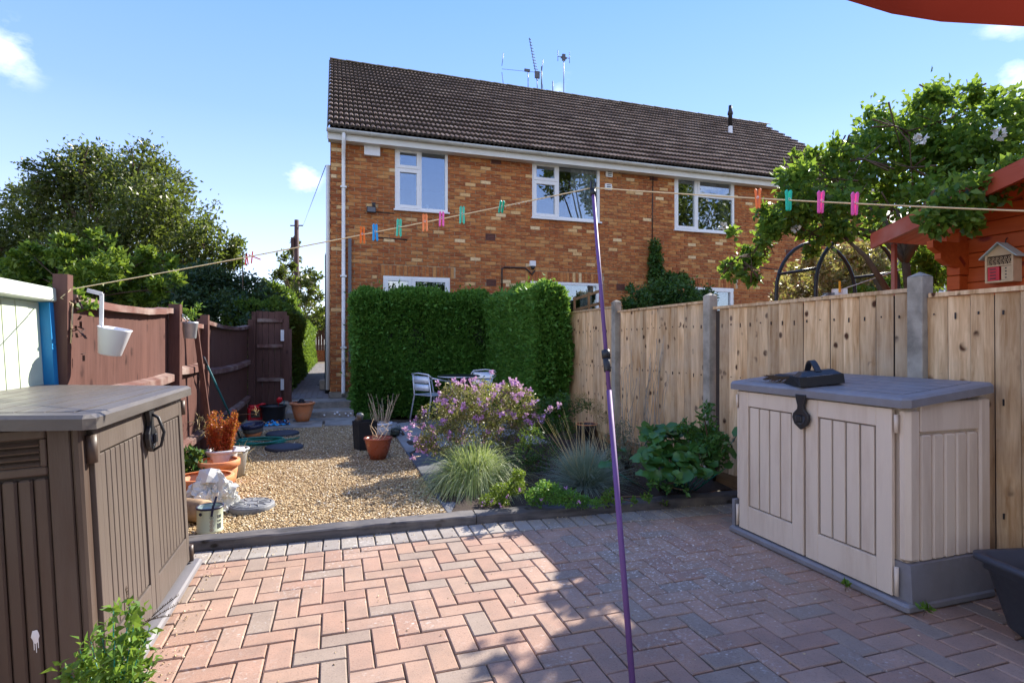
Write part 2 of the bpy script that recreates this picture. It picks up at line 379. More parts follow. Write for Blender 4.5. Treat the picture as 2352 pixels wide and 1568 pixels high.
M['fence'] = woodmat('fence_wood', (.36, .19, .075), (.82, .59, .35), (.07, .028, .012), 'z', .75, knots=1.0, weather=(.55, .43, .30), rndv=.27)
M['gravelboard'] = woodmat('gravel_board_wood', (.2, .11, .05), (.34, .2, .1), (.08, .04, .02), 'y')
M['brown_fence'] = woodmat('brown_stained_wood', (.075, .032, .025), (.14, .066, .052), (.05, .02, .016), 'z', .55, knots=.6, weather=(.13, .065, .055), rndv=.12)
M['brown_cap'] = woodmat('worn_brown_cap', (.10, .042, .034), (.2, .1, .08), (.4, .34, .3), 'y', .7, knots=0, weather=(.45, .38, .33))
M['cream_paint'] = P('cream_shed_paint', (.54, .60, .46), .6, .06, 5, dirt=(.46, .50, .38), dirts=9)
M['pale_trim'] = P('pale_green_trim', (.52, .58, .48), .6, .12, 8, dirt=(.42, .36, .28), dirts=5)
M['blue_paint'] = P('blue_paint', (.012, .22, .50), .5, .1, 6)
M['upvc'] = P('white_upvc', (.76, .77, .78), .3, .03, 4, bump=.02)
M['white_pipe'] = P('white_pipe', (.74, .75, .75), .35, .06, 5, dirt=(.5, .5, .47), dirts=3, bump=.05)
M['cream_fascia'] = P('cream_fascia', (.70, .70, .66), .5, .06, 3, bump=.05)
M['gutter'] = P('grey_white_gutter', (.66, .67, .62), .4, .08, 3, dirt=(.45, .45, .40), dirts=2, bump=.05)
M['glass'] = glassmat()
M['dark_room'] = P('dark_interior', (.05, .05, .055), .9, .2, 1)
M['curtain'] = P('net_curtain', (.92, .93, .9), .9, .05, 3, bump=.1)
M['tile'] = tilemat(); M['tile_shade'] = P('painted_tile_shade', (.05, .038, .03), .85, .35, 12); M['ridge'] = P('ridge_tile', (.13, .10, .06), .85, .3, 8, dirt=(.22, .2, .1), dirts=10)  # dark shade painted on tile front edges and in the roll channels
M['black'] = P('black_plastic', (.02, .02, .022), .4, .15, 8, bump=.05)
M['black_metal'] = P('black_metal', (.022, .022, .026), .4, .15, 8, bump=.05)
M['dark_metal'] = P('antenna_metal', (.12, .11, .11), .5, .2, 20, metal=.6)
M['alu'] = P('aluminium', (.72, .73, .75), .42, .05, 8, metal=.6, bump=.02)
M['grey_metal'] = P('grey_pipe', (.12, .125, .14), .4, .1, 8)
M['terracotta'] = P('terracotta', (.66, .23, .085), .65, .1, 8, dirt=(.58, .30, .18), dirts=7)
M['terracotta_in'] = P('terracotta_inside', (.5, .16, .06), .7, .12, 8)
M['glazed_terra'] = P('brown_glazed', (.33, .09, .045), .3, .2, 7, bump=.05)
M['white_plastic'] = P('white_plastic', (.72, .72, .74), .35, .03, 5, bump=.03)
M['grey_pot'] = P('galvanised_pot', (.45, .46, .46), .4, .15, 12, metal=.35)
M['navy_glaze'] = P('navy_glaze', (.03, .035, .075), .25, .2, 8, bump=.05)
M['grey_glaze'] = P('grey_glaze', (.16, .16, .15), .45, .25, 25)
M['red_plastic'] = P('red_plastic', (.62, .012, .02), .35, .05, 5, bump=.03)
M['teal'] = P('teal_plastic', (.03, .18, .20), .45, .1, 5)
M['hose'] = P('green_hose', (.015, .19, .14), .35, .1, 20, bump=.05)
M['slate_black'] = P('dark_rubber_stone', (.045, .05, .065), .7, .2, 14, bump=.4)
M['grey_stone'] = P('grey_cast_stone', (.17, .175, .185), .6, .25, 10, bump=.5, bscale=50)
M['bag'] = P('white_polythene', (.66, .65, .60), .35, .05, 8)
M['tin'] = P('pale_green_tin', (.55, .60, .44), .35, .04, 5, bump=.02)
M['tin_in'] = P('tin_inside', (.30, .38, .38), .3, .1, 5, metal=.3)
M['navy'] = P('navy_band', (.015, .018, .05), .35, .1, 6)
M['log'] = P('cut_log', (.36, .24, .14), .85, .3, 14, dirt=(.12, .08, .05), dirts=9)
M['purple'] = P('purple_prop', (.13, .06, .20), .62, .1, 3, bump=.03)
M['rope'] = P('cream_rope', (.78, .62, .36), .8, .15, 60, bump=.6, bscale=300)
M['parasol'] = P('red_parasol_cloth', (.24, .045, .035), .8, .08, 3)
for _m in (M['parasol'],):
    _g = G(_m.node_tree); _b = _m.node_tree.nodes['Principled BSDF']; _t = _g.new('ShaderNodeBsdfTranslucent'); _t.inputs[0].default_value = (.16, .02, .012, 1); _x = _g.new('ShaderNodeMixShader'); _x.inputs[0].default_value = .3; _g.l.new(_b.outputs[0], _x.inputs[1]); _g.l.new(_t.outputs[0], _x.inputs[2]); _g.l.new(_x.outputs[0], _m.node_tree.nodes['Material Output'].inputs[0])
M['shed_brown'] = P('brown_resin', (.072, .048, .036), .42, .10, 9, spec=.4, bump=.4, bscale=60, st=(1, 1, .12), dirt=(.095, .072, .058), dirts=10)
M['shed_brown_lid'] = P('taupe_resin_lid', (.11, .088, .074), .42, .08, 9, bump=.4, bscale=60, dirt=(.135, .112, .096), dirts=8, st=(1, 1, .12))
M['shed_lid_top'] = P('taupe_lid_top', (.10, .088, .08), .42, .08, 9, bump=.3, bscale=60, dirt=(.13, .118, .108), dirts=5, st=(1, .2, 1))
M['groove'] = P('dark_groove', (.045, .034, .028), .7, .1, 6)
M['shed_beige'] = P('beige_resin', (.70, .575, .45), .5, .06, 6, bump=.5, bscale=45, dirt=(.56, .43, .32), dirts=9, st=(1, 1, .14))
M['beige_groove'] = P('beige_groove', (.20, .16, .13), .7, .1, 6)
M['shed_grey'] = P('grey_resin', (.20, .19, .20), .5, .08, 6, bump=.12, bscale=150, dirt=(.24, .24, .26), dirts=5)
M['trough'] = P('dark_grey_trough', (.05, .055, .07), .5, .12, 8, bump=.1)
M['cabin'] = woodmat('red_stained_log', (.40, .065, .012), (.55, .11, .022), (.2, .02, .01), 'y', .5, knots=.5, rndv=.08)
M['cabin_trim'] = woodmat('red_trim', (.30, .05, .022), (.40, .075, .035), (.45, .25, .2), 'y', .5, knots=0, weather=(.42, .20, .16), rndv=.05)
M['roof_felt'] = P('roof_felt', (.08, .07, .07), .9)
M['pale_wood'] = P('pale_wood', (.62, .44, .26), .7, .15, 20)
M['mint_metal'] = P('pale_mint_roof', (.42, .52, .50), .4, .05, 8)
M['bark'] = P('bark', (.10, .065, .04), .9, .3, 20, bump=.8, bscale=40)
M['pole_wood'] = P('creosoted_pole', (.075, .035, .028), .8, .2, 5)
M['dry'] = P('dry_stems', (.62, .47, .30), .8, .2, 30, rnd=.3)
# ------------------------------------------------------------------ ground sheets
g = MB()
ys = [-60, 10.6, 11.2, 400]; zs = [-.07, -.07, .235, .235]
for i in range(3): g.add([(-400, ys[i], zs[i]), (400, ys[i], zs[i]), (400, ys[i + 1], zs[i + 1]), (-400, ys[i + 1], zs[i + 1])], [(0, 1, 2, 3)])
tag(g.build('ground', M['ground']), kind='structure')

# ---- patio: herringbone block paving with a grey soldier course
PU = .1075; JT = .0068
patio = empty('patio', (0, 2.5, -.03), kind='structure')
base = MB().box(-3.2, 6.2, -1.2, 3.93, -.12, -.012).build('sand_bed', M['sand'], patio)
def sleeper_front(x):
    return 3.905 - .012 * (x + .85) if x < 1.1 else 3.88 - .062 * (x - 1.1)
def cut_line(x): return sleeper_front(x) - .232
def paver_mesh(w, d, seed, name='paver'):
    rr = random.Random(seed); b = MB(); x, y, c = w / 2, d / 2, .0045
    j = lambda: rr.uniform(-.0012, .0012)
    def ring(i, z): return [(-x + i + j(), -y + i + j(), z + j() * .5), (x - i + j(), -y + i + j(), z + j() * .5), (x - i + j(), y - i + j(), z + j() * .5), (-x + i + j(), y - i + j(), z + j() * .5)]
    vs = ring(0, -.028) + ring(0, .0 - c) + ring(c, 0); fs = [(8, 9, 10, 11)]
    for r in range(2):
        for i in range(4): k = (i + 1) % 4; fs.append((r * 4 + i, r * 4 + k, r * 4 + 4 + k, r * 4 + 4 + i))
    me = bpy.data.meshes.new(name); me.from_pydata(vs, [], fs); me.update(); me.materials.append(M['paver']); return me
full_h = [paver_mesh(2 * PU - JT, PU - JT, i) for i in range(8)]
full_v = [paver_mesh(PU - JT, 2 * PU - JT, 20 + i) for i in range(8)]
cands = []
for a in range(-34, 62):
    for b_ in range(-14, 40):
        r_ = (a - b_) % 4
        if r_ == 0: cands.append((a * PU, b_ * PU, 2 * PU, PU, 'h'))
        elif r_ == 3: cands.append((a * PU, b_ * PU, PU, 2 * PU, 'v'))
PX0, PY0 = .055, .03
def visible(x, y, z=0, mx=60, my=60):
    v = Vector((x, y, z)) - CAM; d = v.dot(FWD)
    if d < .3: return False
    px = CX + v.dot(RGT) / d * FX; py = HY - v.z / d * FX
    return -mx < px < 2352 + mx and -my < py < 1568 + my
plist = []
for (x, y, w, h, k) in cands:
    x += PX0; y += PY0
    y1 = min(y + h, cut_line(x + w / 2) - .002)
    if y1 - y < .03 or y < -1.1: continue
    full = y1 >= y + h - 1e-6
    cx, cy = x + w / 2, (y + y1) / 2
    plist.append((math.hypot(cx, cy), cx, cy, w, y1 - y, k, full, visible(cx, cy) and not (cx > 2.68 and 1.98 < cy < 3.2) and not (cx < -.8 and cy > 2.3)))
plist.sort()
rest = MB(); cnt = 0
for (d, cx, cy, w, h, k, full, vis) in plist:
    z = random.uniform(-.0022, .002)
    if full and vis and cnt < 262:
        cnt += 1; me = random.choice(full_h if k == 'h' else full_v)
        link_mesh(me, 'paver', None, patio, Vector((cx, cy, z)) - patio.location, (random.uniform(-.006, .006), random.uniform(-.006, .006), random.uniform(-.008, .008)))
    else:
        q = .004; x0, x1, y0, y1 = cx - w / 2 + JT / 2, cx + w / 2 - JT / 2, cy - h / 2 + JT / 2, cy + h / 2 - JT / 2
        rest.add([(x0, y0, -.028), (x1, y0, -.028), (x1, y1, -.028), (x0, y1, -.028), (x0, y0, z - q), (x1, y0, z - q), (x1, y1, z - q), (x0, y1, z - q), (x0 + q, y0 + q, z), (x1 - q, y0 + q, z), (x1 - q, y1 - q, z), (x0 + q, y1 - q, z)],
                 [(8, 9, 10, 11)] + [(r * 4 + i, r * 4 + (i + 1) % 4, r * 4 + 4 + (i + 1) % 4, r * 4 + 4 + i) for r in range(2) for i in range(4)])
tag(rest.build('pavers', M['paver'], patio), kind='stuff')
db = MB()
for k in range(900):
    if k < 420: x, y = random.uniform(-1.0, 3.0), 0; y = sleeper_front(x) - abs(random.gauss(0, .10)) - .01
    elif k < 620: x, y = -.70 + abs(random.gauss(0, .06)), random.uniform(1.7, 3.8)
    else: x, y = random.uniform(-.7, 3.2), random.uniform(1.2, 3.7)
    s_ = random.uniform(.0015, .0055); a = random.uniform(0, 6.28); e = random.uniform(.5, 2); c_, d_ = math.cos(a) * s_ * e, math.sin(a) * s_ * e
    db.add([(x - c_, y - d_, .002), (x + d_ * .5, y - c_ * .5, .002), (x + c_, y + d_, .002), (x - d_ * .5, y + c_ * .5, .002), (x, y, .003 + s_ * .7)], [(0, 1, 4), (1, 2, 4), (2, 3, 4), (3, 0, 4)])
tag(db.build('grit', M['gravel'], patio), kind='stuff')
gm = [paver_mesh(PU - JT, 2 * PU - JT, 50 + i, 'edge_paver') for i in range(5)]
for me in gm: me.materials.clear(); me.materials.append(M['paver_grey'])
x = -1.15
while x < 3.2:
    xc = x + PU / 2; yc = sleeper_front(xc) - .118
    link_mesh(random.choice(gm), 'edge_paver', None, patio, Vector((xc, yc, random.uniform(-.002, .002))) - patio.location, (0, 0, (-.012 if xc < 1.1 else -.062) + random.uniform(-.012, .012)))
    x += PU + .0012
# white flakes and petals lying loose (only what shows singly)
def petal(px, py, col, L, label, green=None):
    p = at(px, py, Z=.004)
    t = empty('fallen_petal', p, label, 'petal')
    b = MB(); n = 7
    vs = [(0, 0, .002)] + [(math.cos(a) * L, math.sin(a) * L * .6, .006 + .006 * math.sin(a * 2)) for a in [i * 2 * math.pi / n for i in range(n)]]
    b.add(vs, [(0, i + 1, (i + 1) % n + 1) for i in range(n)]); b.build('petal', col, t, world=False)
petal(1647, 1154, M['white_plastic'], .022, 'white fallen petal on the grey edging beside the beige shed')

# ---- sleepers
def sleeper(x0, x1, label, h=.062, w=.135):
    y0, y1 = sleeper_front(x0), sleeper_front(x1); a = Vector((x0, y0, 0)); L = (Vector((x1, y1, 0)) - a).length
    t = empty('timber_sleeper', (x0, y0, -.03), label, 'sleeper', rot=(0, 0, math.atan2(y1 - y0, x1 - x0)))
    b = MB(); N = 26; rr = random.Random(int(x0 * 10))
    vs = []
    for i in range(N + 1):
        u = L * i / N; k = [rr.uniform(-.004, .004) for _ in range(4)]
        for (y, z) in ((0, 0), (k[0], h - .008 + .03 + k[1]), (.01 + k[2], h + .03 + k[1]), (w - .01, h + .03 + k[3]), (w, h + .02), (w, 0)): vs.append((u, y, z))
    fs = [(i * 6 + k, (i + 1) * 6 + k, (i + 1) * 6 + (k + 1) % 6, i * 6 + (k + 1) % 6) for i in range(N) for k in range(5)]
    fs += [(0, 1, 2, 3, 4, 5), tuple(N * 6 + k for k in range(6))[::-1]]
    b.add(vs, fs); b.build('beam', M['sleeper'], t, world=False)
sleeper(-1.3, .98, 'weathered grey timber sleeper edging the gravel in full sun')
sleeper(.985, 3.25, 'dark timber sleeper in front of the planting bed, mostly in shade')

# ---- gravel
tag(MB().box(-1.62, .80, 3.98, 9.2, -.05, .022).build('gravel_ground', M['gravel_bed']), kind='structure')
n = 56000
gx = np.random.uniform(-1.5, .86, n); gy = 4.02 + (np.random.uniform(0, 1, n) ** 1.35) * 5.1
gz = .027 + np.random.uniform(0, .010, n) + .006 * np.sin(gx * 6) * np.sin(gy * 4.1)
sz = np.random.uniform(.004, .0105, n)
ob = np.array([(1, 0, 0), (0, 1, 0), (-1, 0, 0), (0, -1, 0), (0, 0, 1), (0, 0, -1)], float)
of = np.array([(0, 1, 4), (1, 2, 4), (2, 3, 4), (3, 0, 4), (1, 0, 5), (2, 1, 5), (3, 2, 5), (0, 3, 5)])
th = np.random.uniform(0, 6.28, n); ct, st_ = np.cos(th), np.sin(th)
base_ = ob[None] * np.stack([sz * np.random.uniform(.8, 1.7, n), sz, sz * np.random.uniform(.45, .8, n)], 1)[:, None, :] + np.random.normal(0, 1, (n, 6, 3)) * (sz * .18)[:, None, None]
Vx = base_[:, :, 0] * ct[:, None] - base_[:, :, 1] * st_[:, None]; Vy = base_[:, :, 0] * st_[:, None] + base_[:, :, 1] * ct[:, None]
V = np.stack([Vx + gx[:, None], Vy + gy[:, None], base_[:, :, 2] + gz[:, None]], 2).reshape(-1, 3)
F = (of[None] + (np.arange(n) * 6)[:, None, None]).reshape(-1, 3)
tag(npmesh('gravel', V, F, M['gravel']), kind='stuff')

# ---- planting bed soil, slabs, steps
g = MB(); NX, NY = 30, 34
vs = [(.82 + 2.55 * i / NX, 3.98 + 5.0 * j / NY, .03 + random.uniform(0, .025) + .03 * math.sin(i * .5) * math.sin(j * .4)) for j in range(NY + 1) for i in range(NX + 1)]
g.add(vs, [(j * (NX + 1) + i, j * (NX + 1) + i + 1, (j + 1) * (NX + 1) + i + 1, (j + 1) * (NX + 1) + i) for j in range(NY) for i in range(NX)], True)
tag(g.build('planting_soil', M['soil']), kind='structure')
sp = empty('slab_path', (1.2, 6, 0), kind='structure')
def slab(x0, x1, y0, y1, mat='slab', z=.055, name='paving_slab', parent=sp):
    b = MB(); b.cbox(x0 + .004, x1 - .004, y0 + .004, y1 - .004, -.02, z + random.uniform(-.003, .003), .006); b.build(name, M[mat], parent)
y = 4.05
for i, L in enumerate((.62, .62, .6, .6)):
    slab(.80, 1.16, y, y + L, 'slate' if i > 0 else 'slate', .05); y += L
for j in range(3):
    for i in range(3): slab(.80 + .6 * i, 1.4 + .6 * i, y + .62 * j, y + .62 * (j + 1))
for i in range(4): slab(.80 + .48 * i, 1.28 + .48 * i, y + 1.86, y + 2.5)
SLABY = y + 2.5
steps = empty('garden_steps', (-.1, 9.8, 0), kind='structure')
slab(-1.35, -.16, 8.83, 9.5, 'concrete', .05, parent=steps); slab(-.13, .36, 8.9, 9.5, 'concrete', .05, parent=steps); slab(-1.35, -.6, 9.5, 9.98, 'concrete', .052, parent=steps); slab(-.6, .36, 9.5, 9.98, 'concrete', .048, parent=steps)
MB().cbox(-.76, .335, 9.85, 10.4, 0, .15, .008).build('step', M['concrete'], steps)
MB().cbox(-.9, .40, 10.38, 10.98, 0, .262, .008).build('step', M['concrete'], steps)
# white pebbles stuck on the riser
for (px, py, r) in ((781, 950, .018), (787, 947, .02), (792, 952, .015), (806, 949, .016), (812, 954, .018), (818, 949, .016), (757, 953, .018)):
    p = at(px - 12, py, Y=9.84); b = MB(); b.lathe([(r * .3, -.003), (r, .002), (r * .9, .01), (r * .2, .014)], n=9, cap1=True)
    o = b.build('painted_pebble', M['white_plastic'], steps, world=False, loc=p - org(steps), rot=(R(90), 0, 0))

# ---- block-paved path along the house
path = empty('side_path', (-.5, 14, .2), kind='structure')
MB().box(-1.15, -.06, 10.98, 42, .1, .262).build('path_base', M['sand'], path)
b = MB(); pm = MB().cbox(-.052, .052, -.103, .103, -.02, 0, .004)
me = bpy.data.meshes.new('path_paver'); me.from_pydata(pm.v, [], pm.f); me.materials.append(M['path_paver'])
c_ = 0
for i in range(9):
    for j in range(90):
        x = -1.0 + i * .1075; yy = 11.09 + j * .212 + (i % 2) * .106
        if c_ < 250 and j < 28: link_mesh(me, 'path_paver', None, path, Vector((x, yy, .268)) - path.location); c_ += 1
        else: b.box(x - .052, x + .052, yy - .103, yy + .103, .25, .268)
tag(b.build('path_pavers', M['path_paver'], path), kind='stuff')

# ------------------------------------------------------------------ the house
HYF = 11.44; HX0 = -.05; HX1 = 14.56; EZ = 5.36; HZ0 = .27
def hp(px, py): return at(px, py, Y=HYF)
def hx(px): return hp(px, 700).x
house = empty('brick_house', (7, 15, .2), 'long brown brick semi-detached house with tiled roof and white windows', 'house')
WIN = []   # x0,x1,z0,z1
def wrect(pxl, pxr, ptl, pbl):
    a = hp(pxl, ptl); c = hp(pxl, pbl); return (a.x, hx(pxr), c.z, a.z)
w1 = wrect(907, 1028, 337, 480); w2 = wrect(1222, 1377, 369, 499); w3 = wrect(1549, 1686, 401, 527)
d1 = wrect(880, 1033, 633, 880); d1 = (d1[0], d1[1], .5, d1[3]); d2 = wrect(1218, 1375, 648, 880); d2 = (d2[0], d2[1], .45, d1[3]); d3 = wrect(1575, 1684, 663, 880); d3 = (d3[0], d3[1], .45, d1[3])
holes = [w1, w2, w3, d1, d2, d3]
lint = [(d[0] - .12, d[1] + .12, d[3], d[3] + .225) for d in (d1, d2, d3)]
air = []
for (px, py) in ((1139, 366), (1126, 545), (1128, 650), (1430, 395), (1501, 404), (1425, 662), (1812, 578)):
    c = hp(px, py); k = round((c.z - HZ0) / .075 - 1) * .075 + HZ0; air.append((c.x - .1075, c.x + .1075, k, k + .15))
# mortar wall with openings
xs = sorted({HX0 + .02, HX1} | {v for h in holes for v in h[:2]}); zs = sorted({HZ0, EZ} | {v for h in holes for v in h[2:]})
wallp = empty('wall', (0, 0, 0), parent=house); wallp.location = Vector((7, HYF, HZ0)) - house.location
b = MB()
for i in range(len(xs) - 1):
    for j in range(len(zs) - 1):
        cx, cz = (xs[i] + xs[i + 1]) / 2, (zs[j] + zs[j + 1]) / 2
        if any(h[0] < cx < h[1] and h[2] < cz < h[3] for h in holes): continue
        b.box(xs[i], xs[i + 1], HYF, HYF + .22, zs[j], zs[j + 1])
b.box(HX0 + .02, HX0 + .24, HYF + .22, HYF + 9.0, HZ0, EZ); b.box(HX1 - .22, HX1, HYF + .22, HYF + 9.0, HZ0, EZ); b.box(HX0 + .02, HX1, HYF + 9.0, HYF + 9.2, HZ0, EZ)
RIDGE_Y = 16.2; RIDGE_Z = EZ + .07 + .736 * (RIDGE_Y - 11.2)
for X in (HX0 + .02, HX1 - .2):
    b.add([(X, HYF, EZ), (X, HYF + 9.2, EZ), (X, RIDGE_Y, RIDGE_Z - .15), (X + .2, HYF, EZ), (X + .2, HYF + 9.2, EZ), (X + .2, RIDGE_Y, RIDGE_Z - .15)], [(0, 1, 2), (5, 4, 3), (0, 2, 5, 3), (1, 4, 5, 2)])
b.build('mortar', M['mortar'], wallp)
bricks = []
def sub(r, h):
    x0, x1, z0, z1 = r
    if x1 <= h[0] + .001 or x0 >= h[1] - .001 or z1 <= h[2] + .001 or z0 >= h[3] - .001: return [r]
    out = []
    if x0 < h[0]: out.append((x0, h[0] - .004, z0, z1))
    if x1 > h[1]: out.append((h[1] + .004, x1, z0, z1))
    mx0, mx1 = max(x0, h[0]), min(x1, h[1])
    if z0 < h[2]: out.append((mx0, mx1, z0, h[2] - .004))
    if z1 > h[3]: out.append((mx0, mx1, h[3] + .004, z1))
    return [q for q in out if q[1] - q[0] > .02 and q[3] - q[2] > .02]
row = 0; z = HZ0 + .005
while z < EZ - .01:
    x = HX0 - (.1125 if row % 2 else 0)
    while x < HX1:
        rs = [(max(x, HX0) + .004, min(x + .215, HX1) + .0, z, z + .065)]
        if rs[0][1] - rs[0][0] > .03:
            for h in holes + lint + air: rs = [q for r_ in rs for q in sub(r_, h)]
            bricks += rs
        x += .225
    z += .075; row += 1
for (a, c, z0, z1) in lint:
    x = a
    while x < c - .05: bricks.append((x + .004, x + .069, z0 + .006, z1 - .006)); x += .075
def bdist(q):
    cx, cz = (q[0] + q[1]) / 2, (q[2] + q[3]) / 2; occl = (.35 < cx < 3.2 and cz < 2.55) or cx < 0
    return math.sqrt(cx ** 2 + HYF ** 2 + (cz - 1.3) ** 2) + (50 if occl or q[1] - q[0] < .19 else 0)
bricks.sort(key=bdist)
mb_ = []
for i in range(4):
    t = MB(); rr = random.Random(i); t.cbox(-.1055, .1055, -.010, .012, -.0325, .0325, .003); me = bpy.data.meshes.new('brick'); me.from_pydata(t.v, [], t.f); me.materials.append(M['brick']); mb_.append(me)
rb = MB()
for i, q in enumerate(bricks):
    cx, cz = (q[0] + q[1]) / 2, (q[2] + q[3]) / 2; yy = HYF - .006 + random.uniform(-.0022, .0022)
    if i < 285 and abs(q[1] - q[0] - .211) < .003: link_mesh(random.choice(mb_), 'brick', None, wallp, Vector((cx, yy, cz)) - org(wallp))
    else: rb.box(q[0], q[1], yy - .008 + random.uniform(-.002, .002), yy + .02, q[2], q[3])
tag(rb.build('bricks', M['brick'], wallp), kind='stuff')
# gable return bricks on the passage side
gb = MB(); row = 0; z = HZ0
while z < EZ:
    y = HYF + (.1 if row % 2 else .21)
    while y < HYF + 9: gb.box(HX0 - .012, HX0 + .03, y, y + .215, z + .005, z + .07); y += .225
    z += .075; row += 1
tag(gb.build('gable_bricks', M['brick'], wallp), kind='stuff')
MB().box(HX0 - .03, .50, HYF - .04, HYF + .1, HZ0 - .1, HZ0 + .07).build('plinth', M['concrete'], house)
# air bricks
me = None
for q in air:
    c = Vector(((q[0] + q[1]) / 2, HYF - .006, (q[2] + q[3]) / 2)); o = empty('air_brick', (0, 0, 0), parent=house); o.location = c - org(house)
    t = MB(); t.box(-.102, .102, -.004, .02, -.068, .068); 
    fr = MB()
    for i in range(8): xx = -.102 + i * .0291; fr.box(xx - .005, xx + .005, -.014, -.002, -.068, .068)
    for i in range(5): zz = -.066 + i * .033; fr.box(-.1, .1, -.013, -.003, zz - .005, zz + .005)
    t.build('dark_backing', M['black'], o, world=False); fr.build('grille', P('airbrick_clay', (.17, .06, .04), .8) if me is None else me, o, world=False)
    if me is None: me = bpy.data.materials['airbrick_clay']

def window(rect, lights, name='window', sill=True, curtain=None, depth=.0, room=True, label=None):
    "lights: list of (fx0,fx1,fz0,fz1,opening) in fractions of the opening"
    x0, x1, z0, z1 = rect; W_, H_ = x1 - x0, z1 - z0; Y = HYF + depth
    w = empty(name, (0, 0, 0), label, parent=house); w.location = Vector(((x0 + x1) / 2, Y, z0)) - org(house)
    fr = MB(); t = .055
    fr.box(x0, x0 + t, Y - .012, Y + .06, z0, z1); fr.box(x1 - t, x1, Y - .012, Y + .06, z0, z1); fr.box(x0 + t, x1 - t, Y - .012, Y + .06, z1 - t, z1); fr.box(x0 + t, x1 - t, Y - .012, Y + .06, z0, z0 + t)
    vx = sorted({round(l[0], 3) for l in lights if 0 < l[0] < 1}); 
    for f in vx: fr.box(x0 + W_ * f - .03, x0 + W_ * f + .03, Y - .010, Y + .06, z0 + t, z1 - t)
    done = set()
    for l in lights:
        if 0 < l[2] < 1 and (l[0], l[2]) not in done:
            done.add((l[0], l[2])); fr.box(x0 + W_ * l[0] + .03, x0 + W_ * l[1] - .03, Y - .008, Y + .058, z0 + H_ * l[2] - .03, z0 + H_ * l[2] + .03)
    fr.build('frame', M['upvc'], w)
    for (a, b_, c, d, op) in lights:
        ax = x0 + W_ * a + (t if a == 0 else .03); bx = x0 + W_ * b_ - (t if b_ == 1 else .03); cz = z0 + H_ * c + (t if c == 0 else .03); dz = z0 + H_ * d - (t if d == 1 else .03)
        m_ = 0
        if op:
            s = MB(); m_ = .06; yy = Y - .024
            ax -= .018; bx += .018; cz -= .018; dz += .018
            s.box(ax, ax + m_, yy, Y + .03, cz, dz); s.box(bx - m_, bx, yy, Y + .03, cz, dz); s.box(ax + m_, bx - m_, yy, Y + .03, dz - m_, dz); s.box(ax + m_, bx - m_, yy, Y + .03, cz, cz + m_)
            s.build('sash', M['upvc'], w, bevel=0)
        MB().box(ax + m_ - .002, bx - m_ + .002, Y + .018, Y + .024, cz + m_ - .002, dz - m_ + .002).build('pane', M['glass'], w)
    if sill: MB().box(x0 - .03, x1 + .03, Y - .075, Y - .004, z0 - .035, z0 - .002).build('sill', M['upvc'], w)
    if curtain:
        for (a, b_) in curtain:
            c = MB(); N = 40; xa, xb = x0 + W_ * a, x0 + W_ * b_
            vs = []
            for i in range(N + 1):
                u = i / N; xx = xa + (xb - xa) * u; yy = Y + .14 + .02 * math.sin(u * 38) + .012 * math.sin(u * 71)
                vs += [(xx, yy, z0), (xx, yy, z1 - .05)]
            c.add(vs, [(2 * i, 2 * i + 2, 2 * i + 3, 2 * i + 1) for i in range(N)], True); c.build('curtain', M['curtain'], w)
    return w
window(w1, [(0, .47, 0, .66, 1), (0, .47, .66, 1, 1), (.47, 1, 0, 1, 0)])
window(w2, [(0, .37, 0, .66, 1), (0, .37, .66, 1, 1), (.37, 1, 0, 1, 0)], curtain=[(.60, .97)])
window(w3, [(0, .37, 0, 1, 1), (.37, 1, 0, .66, 0), (.37, 1, .66, 1, 1)], curtain=[(.8, .97)])
window(d1, [(0, .42, .45, 1, 1), (.42, 1, 0, 1, 1), (0, .42, 0, .45, 0)], name='back_door', sill=False)
window(d2, [(0, .34, 0, 1, 0), (.34, 1, 0, 1, 0)], name='patio_door', sill=False, curtain=[(.0, .30), (.76, .94)])
window(d3, [(0, .45, 0, 1, 0), (.45, 1, 0, 1, 1)], name='patio_door', sill=False)
# rooms behind the glass: floor slab and partition so they read dark
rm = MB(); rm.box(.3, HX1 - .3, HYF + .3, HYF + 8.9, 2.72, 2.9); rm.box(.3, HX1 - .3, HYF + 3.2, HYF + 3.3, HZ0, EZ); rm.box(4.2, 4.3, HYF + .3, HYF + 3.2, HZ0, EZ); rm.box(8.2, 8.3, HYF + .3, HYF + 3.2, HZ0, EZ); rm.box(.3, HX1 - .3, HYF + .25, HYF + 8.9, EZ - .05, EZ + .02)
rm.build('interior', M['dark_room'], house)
# things on the sill of the first window
o = MB(); o.lathe([(.03, 0), (.036, .09)], c=(w1[0] + .62 * (w1[1] - w1[0]), HYF + .09, w1[2] + .056), n=12, cap1=True); o.box(w1[0] + .72, w1[0] + .95, HYF + .07, HYF + .12, w1[2] + .056, w1[2] + .075)
o.build('windowsill_pot', M['white_plastic'], house)

# roof
SL = .736; sl_len = math.sqrt(1 + SL * SL); cs, sn = 1 / sl_len, SL / sl_len
roof = empty('roof', (0, 0, 0), parent=house); roof.location = Vector((7, 11.2, EZ)) - house.location
EY, EZR = 11.16, EZ + .075
XL, XR = HX0 - .05, HX1 + .05
b = MB(); zr = EZR + SL * (RIDGE_Y - EY)
b.add([(XL + .03, EY + .03, EZR - .04), (XR - .03, EY + .03, EZR - .04), (XR - .03, RIDGE_Y, zr - .04), (XL + .03, RIDGE_Y, zr - .04), (XR - .03, 2 * RIDGE_Y - EY, EZR - .04), (XL + .03, 2 * RIDGE_Y - EY, EZR - .04)], [(0, 1, 2, 3), (3, 2, 4, 5)])
b.build('roof_deck', M['roof_felt'], roof)
TW, TG = .300, .345; ncol = round((XR - XL) / TW); TW = (XR - XL) / ncol; nrow = 18
slope_len = (RIDGE_Y - EY) * sl_len; TG = slope_len / nrow
